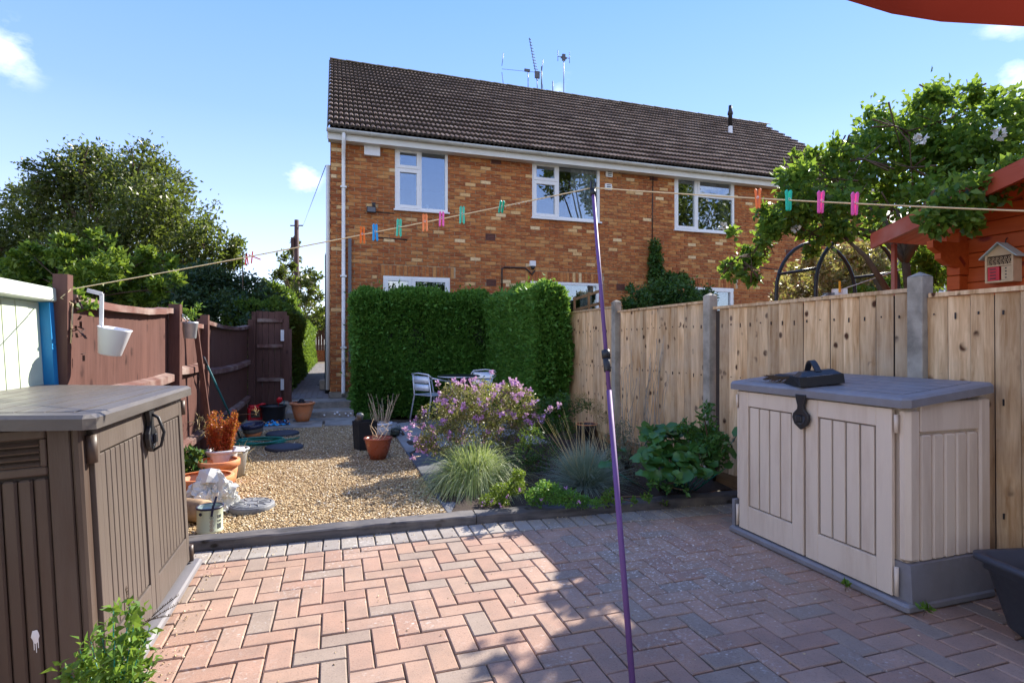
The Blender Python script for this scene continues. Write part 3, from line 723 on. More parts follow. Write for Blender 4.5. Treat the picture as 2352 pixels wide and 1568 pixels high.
def tile_arrays():
    K = 18; us = np.linspace(0, 1, K + 1); h = .042 * np.abs(np.sin(us * 3 * math.pi)) ** .7
    top0 = np.stack([us * TW, np.zeros(K + 1), .058 + h], 1); bot0 = np.stack([us * TW, np.zeros(K + 1), .012 + h], 1); top1 = np.stack([us * TW, np.full(K + 1, TG + .02), .000 + h], 1)
    V = np.concatenate([top0, bot0, top1]); n = K + 1
    F = [(i, i + 1, 2 * n + i + 1, 2 * n + i) for i in range(K)] + [(n + i, n + i + 1, i + 1, i) for i in range(K)]
    F += [(n, 0, 2 * n, n), (0 + K, n + K, 2 * n + K, K)]
    return V, np.array(F)
TV, TF = tile_arrays()
tme = bpy.data.meshes.new('roof_tile'); tme.from_pydata([tuple(v) for v in TV], [], [tuple(dict.fromkeys(f)) for f in TF.tolist()]); tme.materials.append(M['tile']); tme.materials.append(M['tile_shade'])
tidx = [1 if (i >= 18 or (i % 6) in (0, 5)) else 0 for i in range(len(tme.polygons))]; tme.polygons.foreach_set('material_index', tidx)  # front faces and channel strips take the painted shade
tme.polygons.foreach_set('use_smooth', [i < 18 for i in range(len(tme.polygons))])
rotx = math.atan(SL)
Rm = np.array(Matrix.Rotation(rotx, 3, 'X'))
tl = []
for r_ in range(nrow):
    for c in range(ncol):
        s = r_ * TG; tl.append((XL + c * TW, EY + s * cs, EZR + s * sn))
tl.sort(key=lambda p: (Vector(p) - CAM).length)
AV = []; AF = []; kk = 0
for i, p in enumerate(tl):
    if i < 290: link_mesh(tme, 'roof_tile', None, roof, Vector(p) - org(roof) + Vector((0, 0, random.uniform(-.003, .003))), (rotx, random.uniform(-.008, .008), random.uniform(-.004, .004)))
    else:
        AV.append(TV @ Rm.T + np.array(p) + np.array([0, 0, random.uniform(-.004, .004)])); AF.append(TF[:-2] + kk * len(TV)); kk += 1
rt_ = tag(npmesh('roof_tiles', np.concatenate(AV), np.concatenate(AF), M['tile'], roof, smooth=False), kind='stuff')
rt_.data.materials.append(M['tile_shade']); rt_.data.polygons.foreach_set('material_index', np.tile(np.array(tidx[:len(TF) - 2], dtype=np.int32), kk))
x = XL
while x < XR:
    b = MB(); K = 8; L = .44; vs = []
    for xx in (0, L):
        for i in range(K + 1): a = math.pi * (i / K) * .8 + math.pi * .1; vs.append((xx, -math.cos(a) * .13, math.sin(a) * .11 - .03 + (.012 if xx == 0 else 0)))
    b.add(vs, [(i, i + 1, K + 2 + i, K + 1 + i) for i in range(K)], True)
    b.build('ridge_tile', M['ridge'], roof, world=False, loc=Vector((x, RIDGE_Y, zr + random.uniform(0, .008))) - org(roof)); x += .43
# verge, fascia, soffit, gutter
for X in (XL - .02, XR):
    b = MB(); b.add([(X, EY, EZR - .06), (X + .02, EY, EZR - .06), (X + .02, RIDGE_Y, zr - .06), (X, RIDGE_Y, zr - .06), (X, EY, EZR + .035), (X + .02, EY, EZR + .035), (X + .02, RIDGE_Y, zr + .035), (X, RIDGE_Y, zr + .035)], [(0, 1, 2, 3), (4, 7, 6, 5), (0, 4, 5, 1), (0, 3, 7, 4), (1, 5, 6, 2)])
    b.build('verge', M['ridge'], roof)
MB().box(XL - .015, XR, EY + .045, EY + .065, EZ - .13, EZR - .02).build('fascia', M['cream_fascia'], roof)
MB().box(XL, XR, EY + .066, HYF - .02, EZ - .125, EZ - .105).build('soffit', M['cream_fascia'], roof)
b = MB(); K = 10; GXs = [XL - .03, XR + .03]; vs = []
for X in GXs:
    for rad in (.058, .050):
        for i in range(K + 1): a = math.pi * i / K; vs.append((X, EY - .015 - math.cos(a) * rad, EZR - .03 - math.sin(a) * rad))
n = K + 1
b.add(vs, [(i, i + 1, 2 * n + i + 1, 2 * n + i) for i in range(K)] + [(n + i + 1, n + i, 3 * n + i, 3 * n + i + 1) for i in range(K)] + [(0, 2 * n, 3 * n, n), (K, n + K, 3 * n + K, 2 * n + K), tuple(range(K + 1))], True)
b.build('gutter', M['gutter'], roof)
X = XL + .8
while X < XR:
    b = MB(); pts = [(X, EY - .015 - math.cos(a) * .062, EZR - .03 - math.sin(a) * .062) for a in [math.pi * i / 8 for i in range(9)]]
    b.tube(pts, .007, 6); b.build('gutter_bracket', M['gutter'], roof); X += .92
# flue on the roof, antennas
fb = at(1678, 312, Y=14.4); fb = Vector((fb.x, 14.4, EZR + SL * (14.4 - EY)))
fl = empty('soil_vent', (0, 0, 0), parent=house); fl.location = fb - org(house)
MB().lathe([(.075, -.1), (.068, .02), (.062, .27)], n=16).build('base', M['white_pipe'], fl, world=False)
MB().lathe([(.064, .27), (.062, .62), (.082, .64), (.082, .70), (.055, .78), (.05, .92)], n=16, cap1=True).build('pipe', M['black'], fl, world=False)
MB().add([(-.16, -.16, -.10), (.16, -.16, -.10), (.16, .16, .135), (-.16, .16, .135)], [(0, 1, 2, 3)]).build('flashing', M['white_pipe'], fl, world=False, loc=(0, 0, .045))
def antenna(pxb, pyb, pyt, kind):
    p0 = at(pxb, pyb, Y=RIDGE_Y); p1 = at(pxb, pyt, Y=RIDGE_Y); p0.z = zr - .05; H = p1.z - p0.z
    t = empty('television_aerial', p0, kind[1], 'aerial', 'aerials on the house ridge')
    MB().tube([(0, 0, 0), (0, 0, H)], .012, 6).build('mast', M['dark_metal'], t, world=False)
    b = MB()
    if kind[0] == 'yagi':
        for i in range(13): zz = H + .0 + .09 * i; xx = -.02 * i; b.tube([(xx - .075 + i * .003, 0, zz), (xx + .075 - i * .003, 0, zz)], .011, 5)
        b.tube([(0, 0, H - .2), (-.26, 0, H + 1.12)], .012, 5); b.box(-.08, .08, -.02, .02, H - .1, H + .12)
    elif kind[0] == 'panel': b.box(-.10, .10, -.015, .015, H - .14, H - .08); b.tube([(-.2, 0, H - .25), (-.2, 0, H + .1)], .009, 5); b.tube([(.2, 0, H - .25), (.2, 0, H + .1)], .009, 5); b.tube([(-.2, 0, H - .1), (.2, 0, H - .1)], .01, 5); b.box(-.05, .05, -.03, .03, H - .2, H)
    elif kind[0] == 'dipole':
        b.tube([(-.85, 0, H - .1), (0, 0, H - .05)], .006, 5)
        for xx in (-.85, .45):
            b.tube([(xx, 0, H - .0), (xx + .05, 0, H + .40)], .009, 5); b.tube([(xx + .05, 0, H - .60), (xx, 0, H - .2)], .009, 5)
        b.tube([(0, 0, H - .05), (.45, 0, H - .02)], .006, 5); b.box(-.12, .06, -.02, .02, H - .06, H + .02)
    else: b.tube([(0, 0, H * .2), (0, 0, H)], .016, 5); b.box(-.04, .04, -.03, .03, 0, .12)
    b.build('elements', M['dark_metal'], t, world=False)
antenna(1213, 212, 160, ('dipole', 'dark aerial with four curved rods, leftmost on the house ridge'))
antenna(1234, 213, 172, ('yagi', 'tall slanted comb-like television aerial on the house ridge'))
antenna(1244, 215, 152, ('whip', 'plain dark mast close to the slanted comb aerial on the ridge'))
antenna(1270, 218, 186, ('whip', 'short thin aerial between the taller masts on the ridge'))
antenna(1295, 222, 124, ('panel', 'thin tall aerial with small side rods, rightmost on the ridge'))
# downpipes, boxes, cables on the facade
b = MB(); X = hx(788.5); b.tube([(X, EY - .01, EZR - .05), (X, EY, EZ - .16), (X, HYF - .085, EZ - .34), (X, HYF - .075, EZ - .5), (X, HYF - .075, HZ0 + .09), (X, HYF - .12, HZ0 + .03)], .036, 12); b.build('white_downpipe', M['white_pipe'], house)
for zz in (4.35, 2.6, 1.2): MB().box(X - .06, X + .06, HYF - .12, HYF - .01, zz, zz + .03).build('pipe_clip', M['white_pipe'], house)
X = hx(803); b = MB(); b.box(X - .032, X + .032, HYF - .075, HYF - .012, hp(803, 760).z, hp(803, 548).z); b.box(X - .02, X + .02, HYF - .055, HYF - .012, HZ0 + .6, hp(803, 760).z); b.build('grey_waste_pipe', M['grey_metal'], house)
b = MB(); b.tube([(HX0 - .05, HYF + .25, HZ0 + .1), (HX0 - .05, HYF + .25, EZ - .5)], .045, 10); b.build('gable_downpipe', M['cream_fascia'], house)
b = MB(); b.tube([(HX0 - .065, HYF + .6, HZ0), (HX0 - .065, HYF + .6, 3.1), (HX0 - .02, HYF + .6, 3.25)], .055, 10); b.build('black_soil_pipe', M['black'], house)
c = hp(854, 345); b = MB(); b.cbox(c.x - .155, c.x + .155, HYF - .09, HYF - .012, c.z - .13, c.z + .13, .008); b.build('alarm_box', M['upvc'], house)
c = hp(852, 484); fl2 = empty('floodlight', (0, 0, 0), parent=house); fl2.location = Vector((c.x, HYF - .02, c.z)) - org(house)
MB().cbox(-.09, .09, -.11, -.05, -.06, .06, .006).build('housing', M['black'], fl2, world=False); MB().box(-.075, .075, -.114, -.111, -.045, .045).build('lens', M['grey_metal'], fl2, world=False); MB().box(.02, .08, -.08, .01, .08, .15).build('sensor', M['black'], fl2, world=False)
for (px, py) in ((1398, 400), (1396, 430)):
    c = hp(px, py); v = empty('extractor_vent', (0, 0, 0), parent=house); v.location = Vector((c.x, HYF - .01, c.z)) - org(house)
    MB().cbox(-.085, .085, -.04, 0, -.075, .075, .01).build('cover', M['upvc'], v, world=False)
    s = MB(); [s.box(-.05, .05, -.045, -.041, zz - .008, zz + .008) for zz in (-.04, 0, .04)]; s.build('slots', M['black'], v, world=False)
c = hp(1222, 612); v = empty('security_light', (0, 0, 0), parent=house); v.location = Vector((c.x, HYF - .01, c.z)) - org(house)
MB().cbox(-.07, .07, -.06, 0, 0, .12, .008).build('bracket', M['white_plastic'], v, world=False); MB().lathe([(.02, -.07), (.045, -.05), (.045, 0)], c=(0, -.05, 0), n=12, cap1=True).build('lamp', M['black'], v, world=False)
b = MB(); a_ = hp(1152, 617); e_ = hp(1215, 616); Y = HYF - .03; b.tube([(a_.x, Y, a_.z - .5), (a_.x, Y, a_.z), (a_.x + .05, Y, a_.z + .03), (e_.x - .1, Y, e_.z), (e_.x, Y, e_.z - .08), (e_.x + .06, Y, e_.z - .14), (e_.x + .12, Y, e_.z - .05)], .016, 6); b.build('black_conduit', M['black'], house)
c = hp(1222, 612)
b = MB(); p0, p1 = hp(1499, 398), hp(1497, 575); b.tube([(p0.x, HYF - .02, p0.z), (p1.x, HYF - .02, p1.z)], .013, 5)
p0, p1, p2 = hp(1437, 348), hp(1425, 376), hp(1395, 388); b.tube([(p0.x, EY - .08, EZR), (p1.x, EY + .03, p1.z + .06), (p1.x - .05, HYF - .05, EZ - .14)], .008, 5)
q0, q1, q2 = hp(1655, 610), hp(1720, 612), hp(1790, 620); b.tube([(q0.x, HYF - .02, q0.z), (q1.x, HYF - .02, q1.z), (q2.x, HYF - .02, q2.z)], .012, 5)
r0 = hp(862, 487); r1 = hp(905, 491); b.tube([(r0.x, HYF - .02, r0.z), (r1.x, HYF - .02, r1.z)], .009, 5)
r0 = hp(865, 545); r1 = hp(935, 551); b.tube([(r0.x, HYF - .02, r0.z), (r1.x, HYF - .02, r1.z)], .012, 5)
b.build('wall_cable', M['black'], house)

# neighbouring house far right, seen through leaves
nh = empty('neighbour_house', (22, 16, .2), 'second brown brick house glimpsed behind the rose tree leaves', 'house')
MB().box(17.6, 30, 15.2, 24, .2, 4.9).build('wall', M['brick'], nh)
b = MB(); b.add([(17.4, 14.9, 4.9), (30.2, 14.9, 4.9), (30.2, 19.5, 7.6), (17.4, 19.5, 7.6), (30.2, 24.2, 4.9), (17.4, 24.2, 4.9)], [(0, 1, 2, 3), (3, 2, 4, 5), (0, 3, 5), (1, 4, 2)]); b.build('roof', M['tile'], nh)
for (xa, za) in ((18.6, 3.2), (21.6, 3.2), (18.6, .8), (24.8, 3.2)):
    w = empty('window', (0, 0, 0), parent=nh); w.location = Vector((xa, 15.18, za)) - nh.location
    f = MB(); f.box(0, .08, -.05, .05, 0, 1.3); f.box(1.52, 1.6, -.05, .05, 0, 1.3); f.box(.08, 1.52, -.05, .05, 0, .08); f.box(.08, 1.52, -.05, .05, 1.22, 1.3); f.box(.7, .78, -.05, .05, .08, 1.22); f.build('frame', M['upvc'], w, world=False)
    MB().box(.08, 1.52, -.02, -.01, .08, 1.22).build('pane', M['grey_metal'], w, world=False)
# ------------------------------------------------------------------ right-hand timber fence on concrete posts
FXR = 3.32
def ftop(y): return 1.575 + .022 * (y - 1.5) + (.03 if y > 6 else 0)
fence = empty('timber_fence', (FXR, 4, 0), 'pale feather-edge timber fence between concrete posts', 'fence')
posts = [.55, 2.38, 4.30, 6.08, 7.75]
bm_ = []
for i in range(6):
    rr = random.Random(i); t = MB(); N = 6; w, th0, th1 = .111, .006, .020
    vs = []
    for k in range(N + 1):
        zz = k / N; o = rr.uniform(-.0015, .0015)
        vs += [(-.002, -w / 2, zz), (-.014 + o, -w * .12, zz), (-th1 + o, w * .40, zz), (-.004, w / 2, zz)]
    t.add(vs, [(k * 4 + a, k * 4 + (a + 1) % 4, k * 4 + 4 + (a + 1) % 4, k * 4 + 4 + a) for k in range(N) for a in range(4)] + [(3, 2, 1, 0), tuple(N * 4 + a for a in range(4))])
    me = bpy.data.meshes.new('board'); me.from_pydata(t.v, [], t.f); me.materials.append(M['fence']); bm_.append(me)
for i in range(4):
    a, b_ = posts[i] + .06, posts[i + 1] - .06; zt = (ftop(a) + ftop(b_)) / 2 + (.0, .0, .01, .02)[i]
    y = a + .05
    while y < b_ - .02:
        h = zt - .16 + random.uniform(-.004, .003)
        link_mesh(random.choice(bm_), 'board', None, fence, Vector((FXR + random.uniform(-.004, .004), y, .15)) - fence.location, (random.uniform(-.006, .006), 0, .03 + random.uniform(-.03, .03)), (1, 1, h)); y += .116
    MB().box(FXR + .004, FXR + .009, a, b_, .15, zt - .02).build('gap_shade_sheet', M['groove'], fence)  # added dark sheet standing in for shadow lines between boards, blocks sun slits
    MB().box(FXR - .03, FXR + .015, a, b_, zt - .008, zt + .016).build('capping_rail', M['fence'], fence)
    for zz in (.35, .95, 1.42): MB().box(FXR + .01, FXR + .06, a, b_, zz, zz + .07).build('back_rail', M['gravelboard'], fence)
    MB().box(FXR - .02, FXR + .02, a, b_, -.02, .155).build('gravel_board', M['gravelboard'], fence)
nb = MB()
for i in range(4):
    y = posts[i] + .12
    while y < posts[i + 1] - .08:
        for zz in (.40, .99, 1.45): nb.box(FXR - .0245, FXR - .019, y - .003, y + .003, zz + random.uniform(-.015, .015), zz + .021)
        y += .116
tag(nb.build('nail_heads', M['black'], fence), kind='stuff')
for y in posts:
    b = MB(); h = ftop(y) + .10; w = .046; X = FXR - .012
    b.box(X - w, X + w, y - w, y + w, -.2, h); b.add([(X - w, y - w, h), (X + w, y - w, h), (X + w, y + w, h), (X - w, y + w, h), (X, y, h + .03)], [(0, 1, 4), (1, 2, 4), (2, 3, 4), (3, 0, 4)])
    b.build('concrete_post', M['post_concrete'], fence, bevel=.006)

# ------------------------------------------------------------------ left-hand brown fence
FXL = -1.41
lf = empty('brown_fence', (FXL, 7, 0), 'dark brown stained fence with sagging top rails', 'fence')
bl = []
for i in range(4):
    rr = random.Random(40 + i); t = MB(); t.add([(0, -.055, 0), (-.012, -.055, 0), (-.012, .055, 0), (.0075, .055, 0), (0, -.055, 1), (-.012, -.055, 1), (-.012, .055, 1), (.0075, .055, 1)], [(0, 3, 2, 1), (4, 5, 6, 7), (0, 1, 5, 4), (1, 2, 6, 5), (2, 3, 7, 6), (3, 0, 4, 7)])
    me = bpy.data.meshes.new('board'); me.from_pydata(t.v, [], t.f); me.materials.append(M['brown_fence']); bl.append(me)
def lpanel(y0, y1, z0, z1, sag, rails):
    y = y0 + .05
    def zt(y): u = (y - y0) / (y1 - y0); return z0 + (z1 - z0) * u - sag * 4 * u * (1 - u)
    while y < y1:
        link_mesh(random.choice(bl), 'board', None, lf, Vector((FXL - .04, y, -.02)) - lf.location, (random.uniform(-.01, .01), 0, 0), (1, 1, zt(y) - .02)); y += .104
    N = 14; c = MB(); vs = []
    for i in range(N + 1):
        yy = y0 + (y1 - y0) * i / N; z = zt(yy) + random.uniform(-.004, .004); vs += [(FXL - .07, yy, z - .035), (FXL + .022, yy, z - .035), (FXL + .022, yy, z + .012), (FXL - .07, yy, z + .018)]
    c.add(vs, [(i * 4 + a, i * 4 + (a + 1) % 4, i * 4 + 4 + (a + 1) % 4, i * 4 + 4 + a) for i in range(N) for a in range(4)] + [(3, 2, 1, 0), tuple(N * 4 + a for a in range(4))]); c.build('top_rail', M['brown_cap'], lf)
    for z in rails:
        vs = []; 
        for i in range(N + 1):
            yy = y0 + .04 + (y1 - y0 - .06) * i / N; zz = z - sag * .7 * 4 * (i / N) * (1 - i / N); vs += [(FXL - .032, yy, zz - .035), (FXL + .03, yy, zz - .045), (FXL + .03, yy, zz + .015), (FXL - .032, yy, zz + .035)]
        c = MB(); c.add(vs, [(i * 4 + a, i * 4 + (a + 1) % 4, i * 4 + 4 + (a + 1) % 4, i * 4 + 4 + a) for i in range(N) for a in range(4)] + [(3, 2, 1, 0), tuple(N * 4 + a for a in range(4))]); c.build('rail', M['brown_cap'], lf)
lpanel(3.74, 5.78, 1.56, 1.61, .03, (.28, 1.0)); lpanel(5.88, 7.02, 1.56, 1.50, .02, (.30, 1.05)); lpanel(7.1, 10.72, 1.56, 1.60, .05, (.35, .98))
for (y, h, w, dx) in ((3.68, 1.68, .034, -.015), (5.83, 1.66, .045, .02), (7.06, 1.62, .04, .02), (10.78, 1.72, .045, .02)):
    MB().box(FXL - w + dx, FXL + w + dx, y - w, y + w, -.1, h).build('post', M['brown_fence'], lf)
# bent metal bracket with dead leaves at first post
b = MB(); p = Vector((FXL + .05, 3.72, 1.5)); 
for k in range(16): q = p + Vector((random.uniform(-.03, .02), random.uniform(-.06, .02), random.uniform(-.28, .08))); b.bar(q, q + Vector((random.uniform(-.02, .05), random.uniform(-.05, .06), random.uniform(-.06, .03))), .012, .004)
b.build('dead_twigs', M['pole_wood'], lf)
# gate and its return panel
GY = 10.82
gate = empty('garden_gate', (-1.0, GY, 0), 'tall dark brown boarded gate panel with three ledges beside the steps', 'gate')
x = FXL + .10
while x < -.86: MB().box(x, x + .098, GY - .012, GY + .012, .03, 1.87 + random.uniform(-.01, .01)).build('board', M['brown_fence'], gate); x += .102
for z in (.62, 1.22, 1.68): MB().box(FXL + .12, -.87, GY - .055, GY - .0125, z, z + .06).build('ledge', M['brown_cap'], gate)
MB().box(-.855, -.765, GY - .07, GY + .03, -.05, 1.80).build('gate_post', M['brown_fence'], gate)
MB().box(FXL + .03, FXL + .095, GY - .06, GY + .03, -.05, 1.86).build('hinge_post', M['brown_fence'], gate)
for z in (.46, 1.34): MB().box(-.90, -.845, GY - .085, GY - .0705, z, z + .2).build('hinge', M['white_plastic'], gate)
gp = empty('passage_post', (-.72, GY - .3, 0), 'narrow brown post standing at the passage entrance beside the gate', 'post')
MB().box(-.755, -.70, GY - .33, GY - .27, -.05, 1.55).build('post', M['brown_fence'], gp)

# cream and blue shed on the left
cs_ = empty('cream_shed', (-1.415, 3.10, 0), 'cream painted shed wall with bright blue corner post', 'shed', rot=(0, R(-3.2), 0))
y = -1.3
while y < .50: MB().box(-.03, .0 + random.uniform(-.003, .003), y + .003, y + .117, 0, 1.52).build('board', M['cream_paint'], cs_, world=False); y += .12
MB().cbox(-.02, .06, -1.3, .62, 1.525, 1.60, .006).build('top_rail', M['pale_trim'], cs_, world=False)
MB().box(-.01, .045, .50, .565, 0, 1.522).build('corner_post', M['blue_paint'], cs_, world=False)
MB().box(-.01, .035, .568, .62, 0, 1.522).build('corner_trim', M['pale_trim'], cs_, world=False)
MB().box(-1.6, -.035, -1.3, .6, 0, 1.5).build('shed_body', M['cream_paint'], cs_, world=False)

# ------------------------------------------------------------------ storage sheds
def strip_door(t, mat, groove, y0, y1, z0, z1, nst, x, sgn, border=.06, head=.10, foot=.12):
    "door in plane x (facing sgn), framed, with nst raised vertical strips"
    f = MB(); w = .012
    def bx(a, b_, c, d, k, h): f.box(min(x, x + sgn * h), max(x, x + sgn * h), a, b_, c, d)
    bx(y0, y0 + border, z0, z1, 0, .022); bx(y1 - border, y1, z0, z1, 0, .022); bx(y0 + border, y1 - border, z1 - head, z1, 0, .0215); bx(y0 + border, y1 - border, z0, z0 + foot, 0, .0215)
    o = f.build('door', M[mat], t, world=False, bevel=.003)
    g_ = MB(); g_.box(min(x, x + sgn * .006), max(x, x + sgn * .006), y0 + border, y1 - border, z0 + foot, z1 - head); g_.build('recess', M[groove], o, world=False)
    a, b_ = y0 + border + .008, y1 - border - .008; w = (b_ - a) / nst
    for i in range(nst):
        s = MB(); s.box(min(x, x + sgn * .017), max(x, x + sgn * .017), a + i * w + min(.0055, w * .07), a + (i + 1) * w - min(.0055, w * .07), z0 + foot + .008, z1 - head - .008)
        s.build('strip', M[mat], o, world=False, bevel=.003)
    return o
# beige one on the right: local frame, origin at the base of its centre
bs = empty('storage_shed', (2.95, 2.57, .0), 'beige resin garden storage box with grey lid and grey base', 'storage shed')
x0, x1, y0, y1 = -.295, .285, -.60, .60     # front face at x0
MB().cbox(x0 - .045, x1, y0 - .03, y1 + .03, 0, .045, .012).build('base', M['shed_grey'], bs, world=False)
b = MB(); b.add([(x0 + .0, y0 - .022, .04), (x0 - .0, y0 - .012, .225), (x1, y0 - .012, .225), (x1, y0 - .022, .04), (x0, y0 + .10, .04), (x0, y0 + .10, .225), (x1, y0 + .10, .04), (x1, y0 + .10, .225)], [(0, 3, 2, 1), (0, 1, 5, 4), (1, 2, 7, 5), (3, 6, 7, 2)])
b.build('skirt', M['shed_grey'], bs, world=False)
b = MB(); b.box(x0 - .02, x0 + .1, y1 - .005, y1 + .022, .03, .225); b.build('skirt', M['shed_grey'], bs, world=False)
MB().box(x0 + .02, x1 - .01, y0 + .02, y1 - .02, .05, .99).build('body', M['shed_beige'], bs, world=False)
MB().cbox(x0 - .002, x0 + .09, y0 - .004, y0 + .06, .225, .985, .02).build('corner_post', M['shed_beige'], bs, world=False)
MB().cbox(x0 - .002, x0 + .06, y1 - .04, y1 + .006, .225, .985, .015).build('corner_post', M['shed_beige'], bs, world=False)
# side panel facing -y
MB().cbox(x1 - .075, x1, y0 - .004, y0 + .05, .225, 1.02, .01).build('corner_post', M['shed_beige'], bs, world=False)
MB().cbox(x0 + .09, x1 - .075, y0 + .001, y0 + .03, .86, 1.01, .006).build('side_rail', M['shed_beige'], bs, world=False)
for i in range(5):
    a = x0 + .098 + i * .0822; MB().cbox(a, a + .074, y0 + .004, y0 + .03, .226, .848, .008).build('side_strip', M['shed_beige'], bs, world=False)
fx = x0 + .0
strip_door(bs, 'shed_beige', 'beige_groove', -.535, -.008, .052, .975, 4, fx, -1, .085, .095, .16)
strip_door(bs, 'shed_beige', 'beige_groove', .008, .55, .052, .975, 4, fx, -1, .085, .095, .16)
for (yy, za, zb) in ((-.555, .06, .20), (-.555, .86, .95), (.57, .06, .2), (.57, .86, .95)):
    MB().lathe([(.009, za), (.010, zb)], c=(fx - .018, yy, 0), n=12, cap1=True).build('hinge', M['shed_beige'], bs, world=False)
def lid(t, x0, x1, y0, y1, zf, zb, mat, npl, front, th=.05, lean=0):
    "front = 'min' or 'max' x side is the low front edge; top made of boards with joints"
    za = lambda x: zf + (zb - zf) * ((x - x0) / (x1 - x0) if front == 'min' else (x1 - x) / (x1 - x0))
    c = .03; poly = [(x0 + c, y0), (x1 - c, y0), (x1, y0 + c), (x1, y1 - c), (x1 - c, y1), (x0 + c, y1), (x0, y1 - c), (x0, y0 + c)]
    b = MB(); vs = []
    for k, (ins, dz) in enumerate(((.0, -th), (.0, -.012), (.014, 0), (.075, .002))):
        for (x, y) in poly:
            xx = min(max(x, x0 + ins), x1 - ins); yy = min(max(y, y0 + ins), y1 - ins); vs.append((xx, yy, za(xx) + dz))
    fs = [(r * 8 + i, r * 8 + (i + 1) % 8, r * 8 + 8 + (i + 1) % 8, r * 8 + 8 + i) for r in range(3) for i in range(8)] + [tuple(range(8))[::-1]]
    b.add(vs, fs); o = b.build('lid', M[mat], t, world=False)
    xa, xb, ya, yb = x0 + .078, x1 - .078, y0 + .078, y1 - .078
    MB().add([(xa - .004, ya - .004, za(xa) - .006), (xb + .004, ya - .004, za(xb) - .006), (xb + .004, yb + .004, za(xb) - .006), (xa - .004, yb + .004, za(xa) - .006)], [(0, 1, 2, 3)]).build('groove', M['groove'], o, world=False)
    return o, za, (xa, xb, ya, yb)
o, za, (xa, xb, ya, yb) = lid(bs, x0 - .045, x1 + .01, y0 - .03, y1 + .035, 1.035, 1.10, 'shed_grey', 7, 'min')
n = 5; w = (xb - xa) / n
for i in range(n):
    a, c = xa + i * w + .0035, xa + (i + 1) * w - .0035; b = MB(); b.add([(a, ya, za(a) + .0035), (c, ya, za(c) + .0035), (c, yb, za(c) + .0035), (a, yb, za(a) + .0035), (a, ya, za(a) - .012), (c, ya, za(c) - .012), (c, yb, za(c) - .012), (a, yb, za(a) - .012)], [(0, 1, 2, 3), (4, 5, 1, 0), (5, 6, 2, 1), (6, 7, 3, 2), (7, 4, 0, 3)]); b.build('lid_board', M['shed_grey'], o, world=False)
def latch(t, x, y, z, sgn, mat='black', s=1.0):
    l = empty('latch', (x, y, z), parent=t)
    b = MB(); d = sgn
    out = [(-.038, 0), (-.034, -.03), (-.022, -.065), (-.024, -.085), (-.055, -.115), (-.06, -.14), (-.045, -.175), (0, -.205), (.045, -.175), (.06, -.14), (.055, -.115), (.024, -.085), (.022, -.065), (.034, -.03), (.038, 0)]
    b.prism([(0, a * s, c * s) for a, c in out], (0, 0, 0), (d * .02, 0, 0)); b.build('strap', M[mat], l, world=False, bevel=.004)
    b = MB(); b.prism([(0, a * s * .6, (c + .14) * s * .6 - .14 * s) for a, c in out[4:11]], (d * .019, 0, 0), (d * .0225, 0, 0)); b.build('dish', M['trough'], l, world=False)
    b = MB(); b.cbox(min(d * .022, d * .034), max(d * .022, d * .034), -.02, .02, -.162 * s, -.120 * s, .005); b.build('lock', M['black'], l, world=False)
latch(bs, fx - .034, .0, 1.0, -1)
bracket = MB(); 
# brown one on the left (leans slightly back towards the fence)
br = empty('storage_shed', (-1.12, 2.92, 0), 'dark brown resin garden storage box with ribbed doors', 'storage shed', rot=(0, R(-3.0), 0))
X0, X1, Y0, Y1 = -.34, .345, -.64, .66     # doors face +x at X1
MB().cbox(X0, X1 + .055, Y0 - .03, Y1 + .04, .0, .04, .01).build('base', M['shed_grey'], br, world=False)
MB().box(X0 + .01, X1 - .02, Y0 + .02, Y1 - .02, .04, 1.0).build('body', M['groove'], br, world=False)
MB().cbox(X1 - .034, X1 - .004, Y0 - .004, Y0 + .055, .04, 1.0, .008).build('corner_post', M['shed_brown'], br, world=False)
MB().cbox(X1 - .09, X1 - .004, Y1 - .05, Y1 + .004, .04, 1.0, .015).build('corner_post', M['shed_brown'], br, world=False)
strip_door(br, 'shed_brown_lid', 'groove', Y0 + .06, .0, .06, .985, 9, X1 - .012, 1, .055, .10, .14)
strip_door(br, 'shed_brown_lid', 'groove', .006, Y1 - .04, .06, .985, 9, X1 - .012, 1, .055, .10, .14)
MB().cbox(X1 - .104, X1 - .037, Y0 + .001, Y0 + .03, .045, 1.0, .004).build('side_strip', M['shed_brown'], br, world=False)
for i in range(11):
    a = X1 - .149 - i * .0445; MB().cbox(a, a + .0405, Y0 + .004, Y0 + .03, .045, .83, .006).build('side_strip', M['shed_brown'], br, world=False)
MB().cbox(X0, X1 - .106, Y0 + .001, Y0 + .03, .84, .87, .004).build('vent_frame', M['shed_brown'], br, world=False)
MB().cbox(X0, X1 - .106, Y0 + .001, Y0 + .03, .965, 1.0, .004).build('vent_frame', M['shed_brown'], br, world=False)
MB().cbox(X1 - .125, X1 - .106, Y0 + .0, Y0 + .03, .87, .965, .003).build('vent_frame', M['shed_brown'], br, world=False)
for k in range(4):
    z = .876 + k * .023; b = MB(); b.add([(X0, Y0 + .002, z), (X1 - .127, Y0 + .002, z), (X1 - .127, Y0 + .026, z + .018), (X0, Y0 + .026, z + .018), (X0, Y0 + .004, z - .004), (X1 - .127, Y0 + .004, z - .004), (X1 - .127, Y0 + .03, z + .012), (X0, Y0 + .03, z + .012)], [(0, 1, 2, 3), (7, 6, 5, 4), (4, 5, 1, 0), (1, 5, 6, 2)]); b.build('vent_slat', M['shed_brown'], br, world=False)
for (yy, za_, zb_) in ((Y0 + .045, .06, .12), (Y0 + .045, .86, .96), (Y1 - .03, .05, .14), (Y1 - .03, .88, .96)):
    MB().lathe([(.018, za_), (.02, zb_)], c=(X1 + .008, yy, 0), n=12, cap1=True).build('hinge', M['shed_brown'], br, world=False)
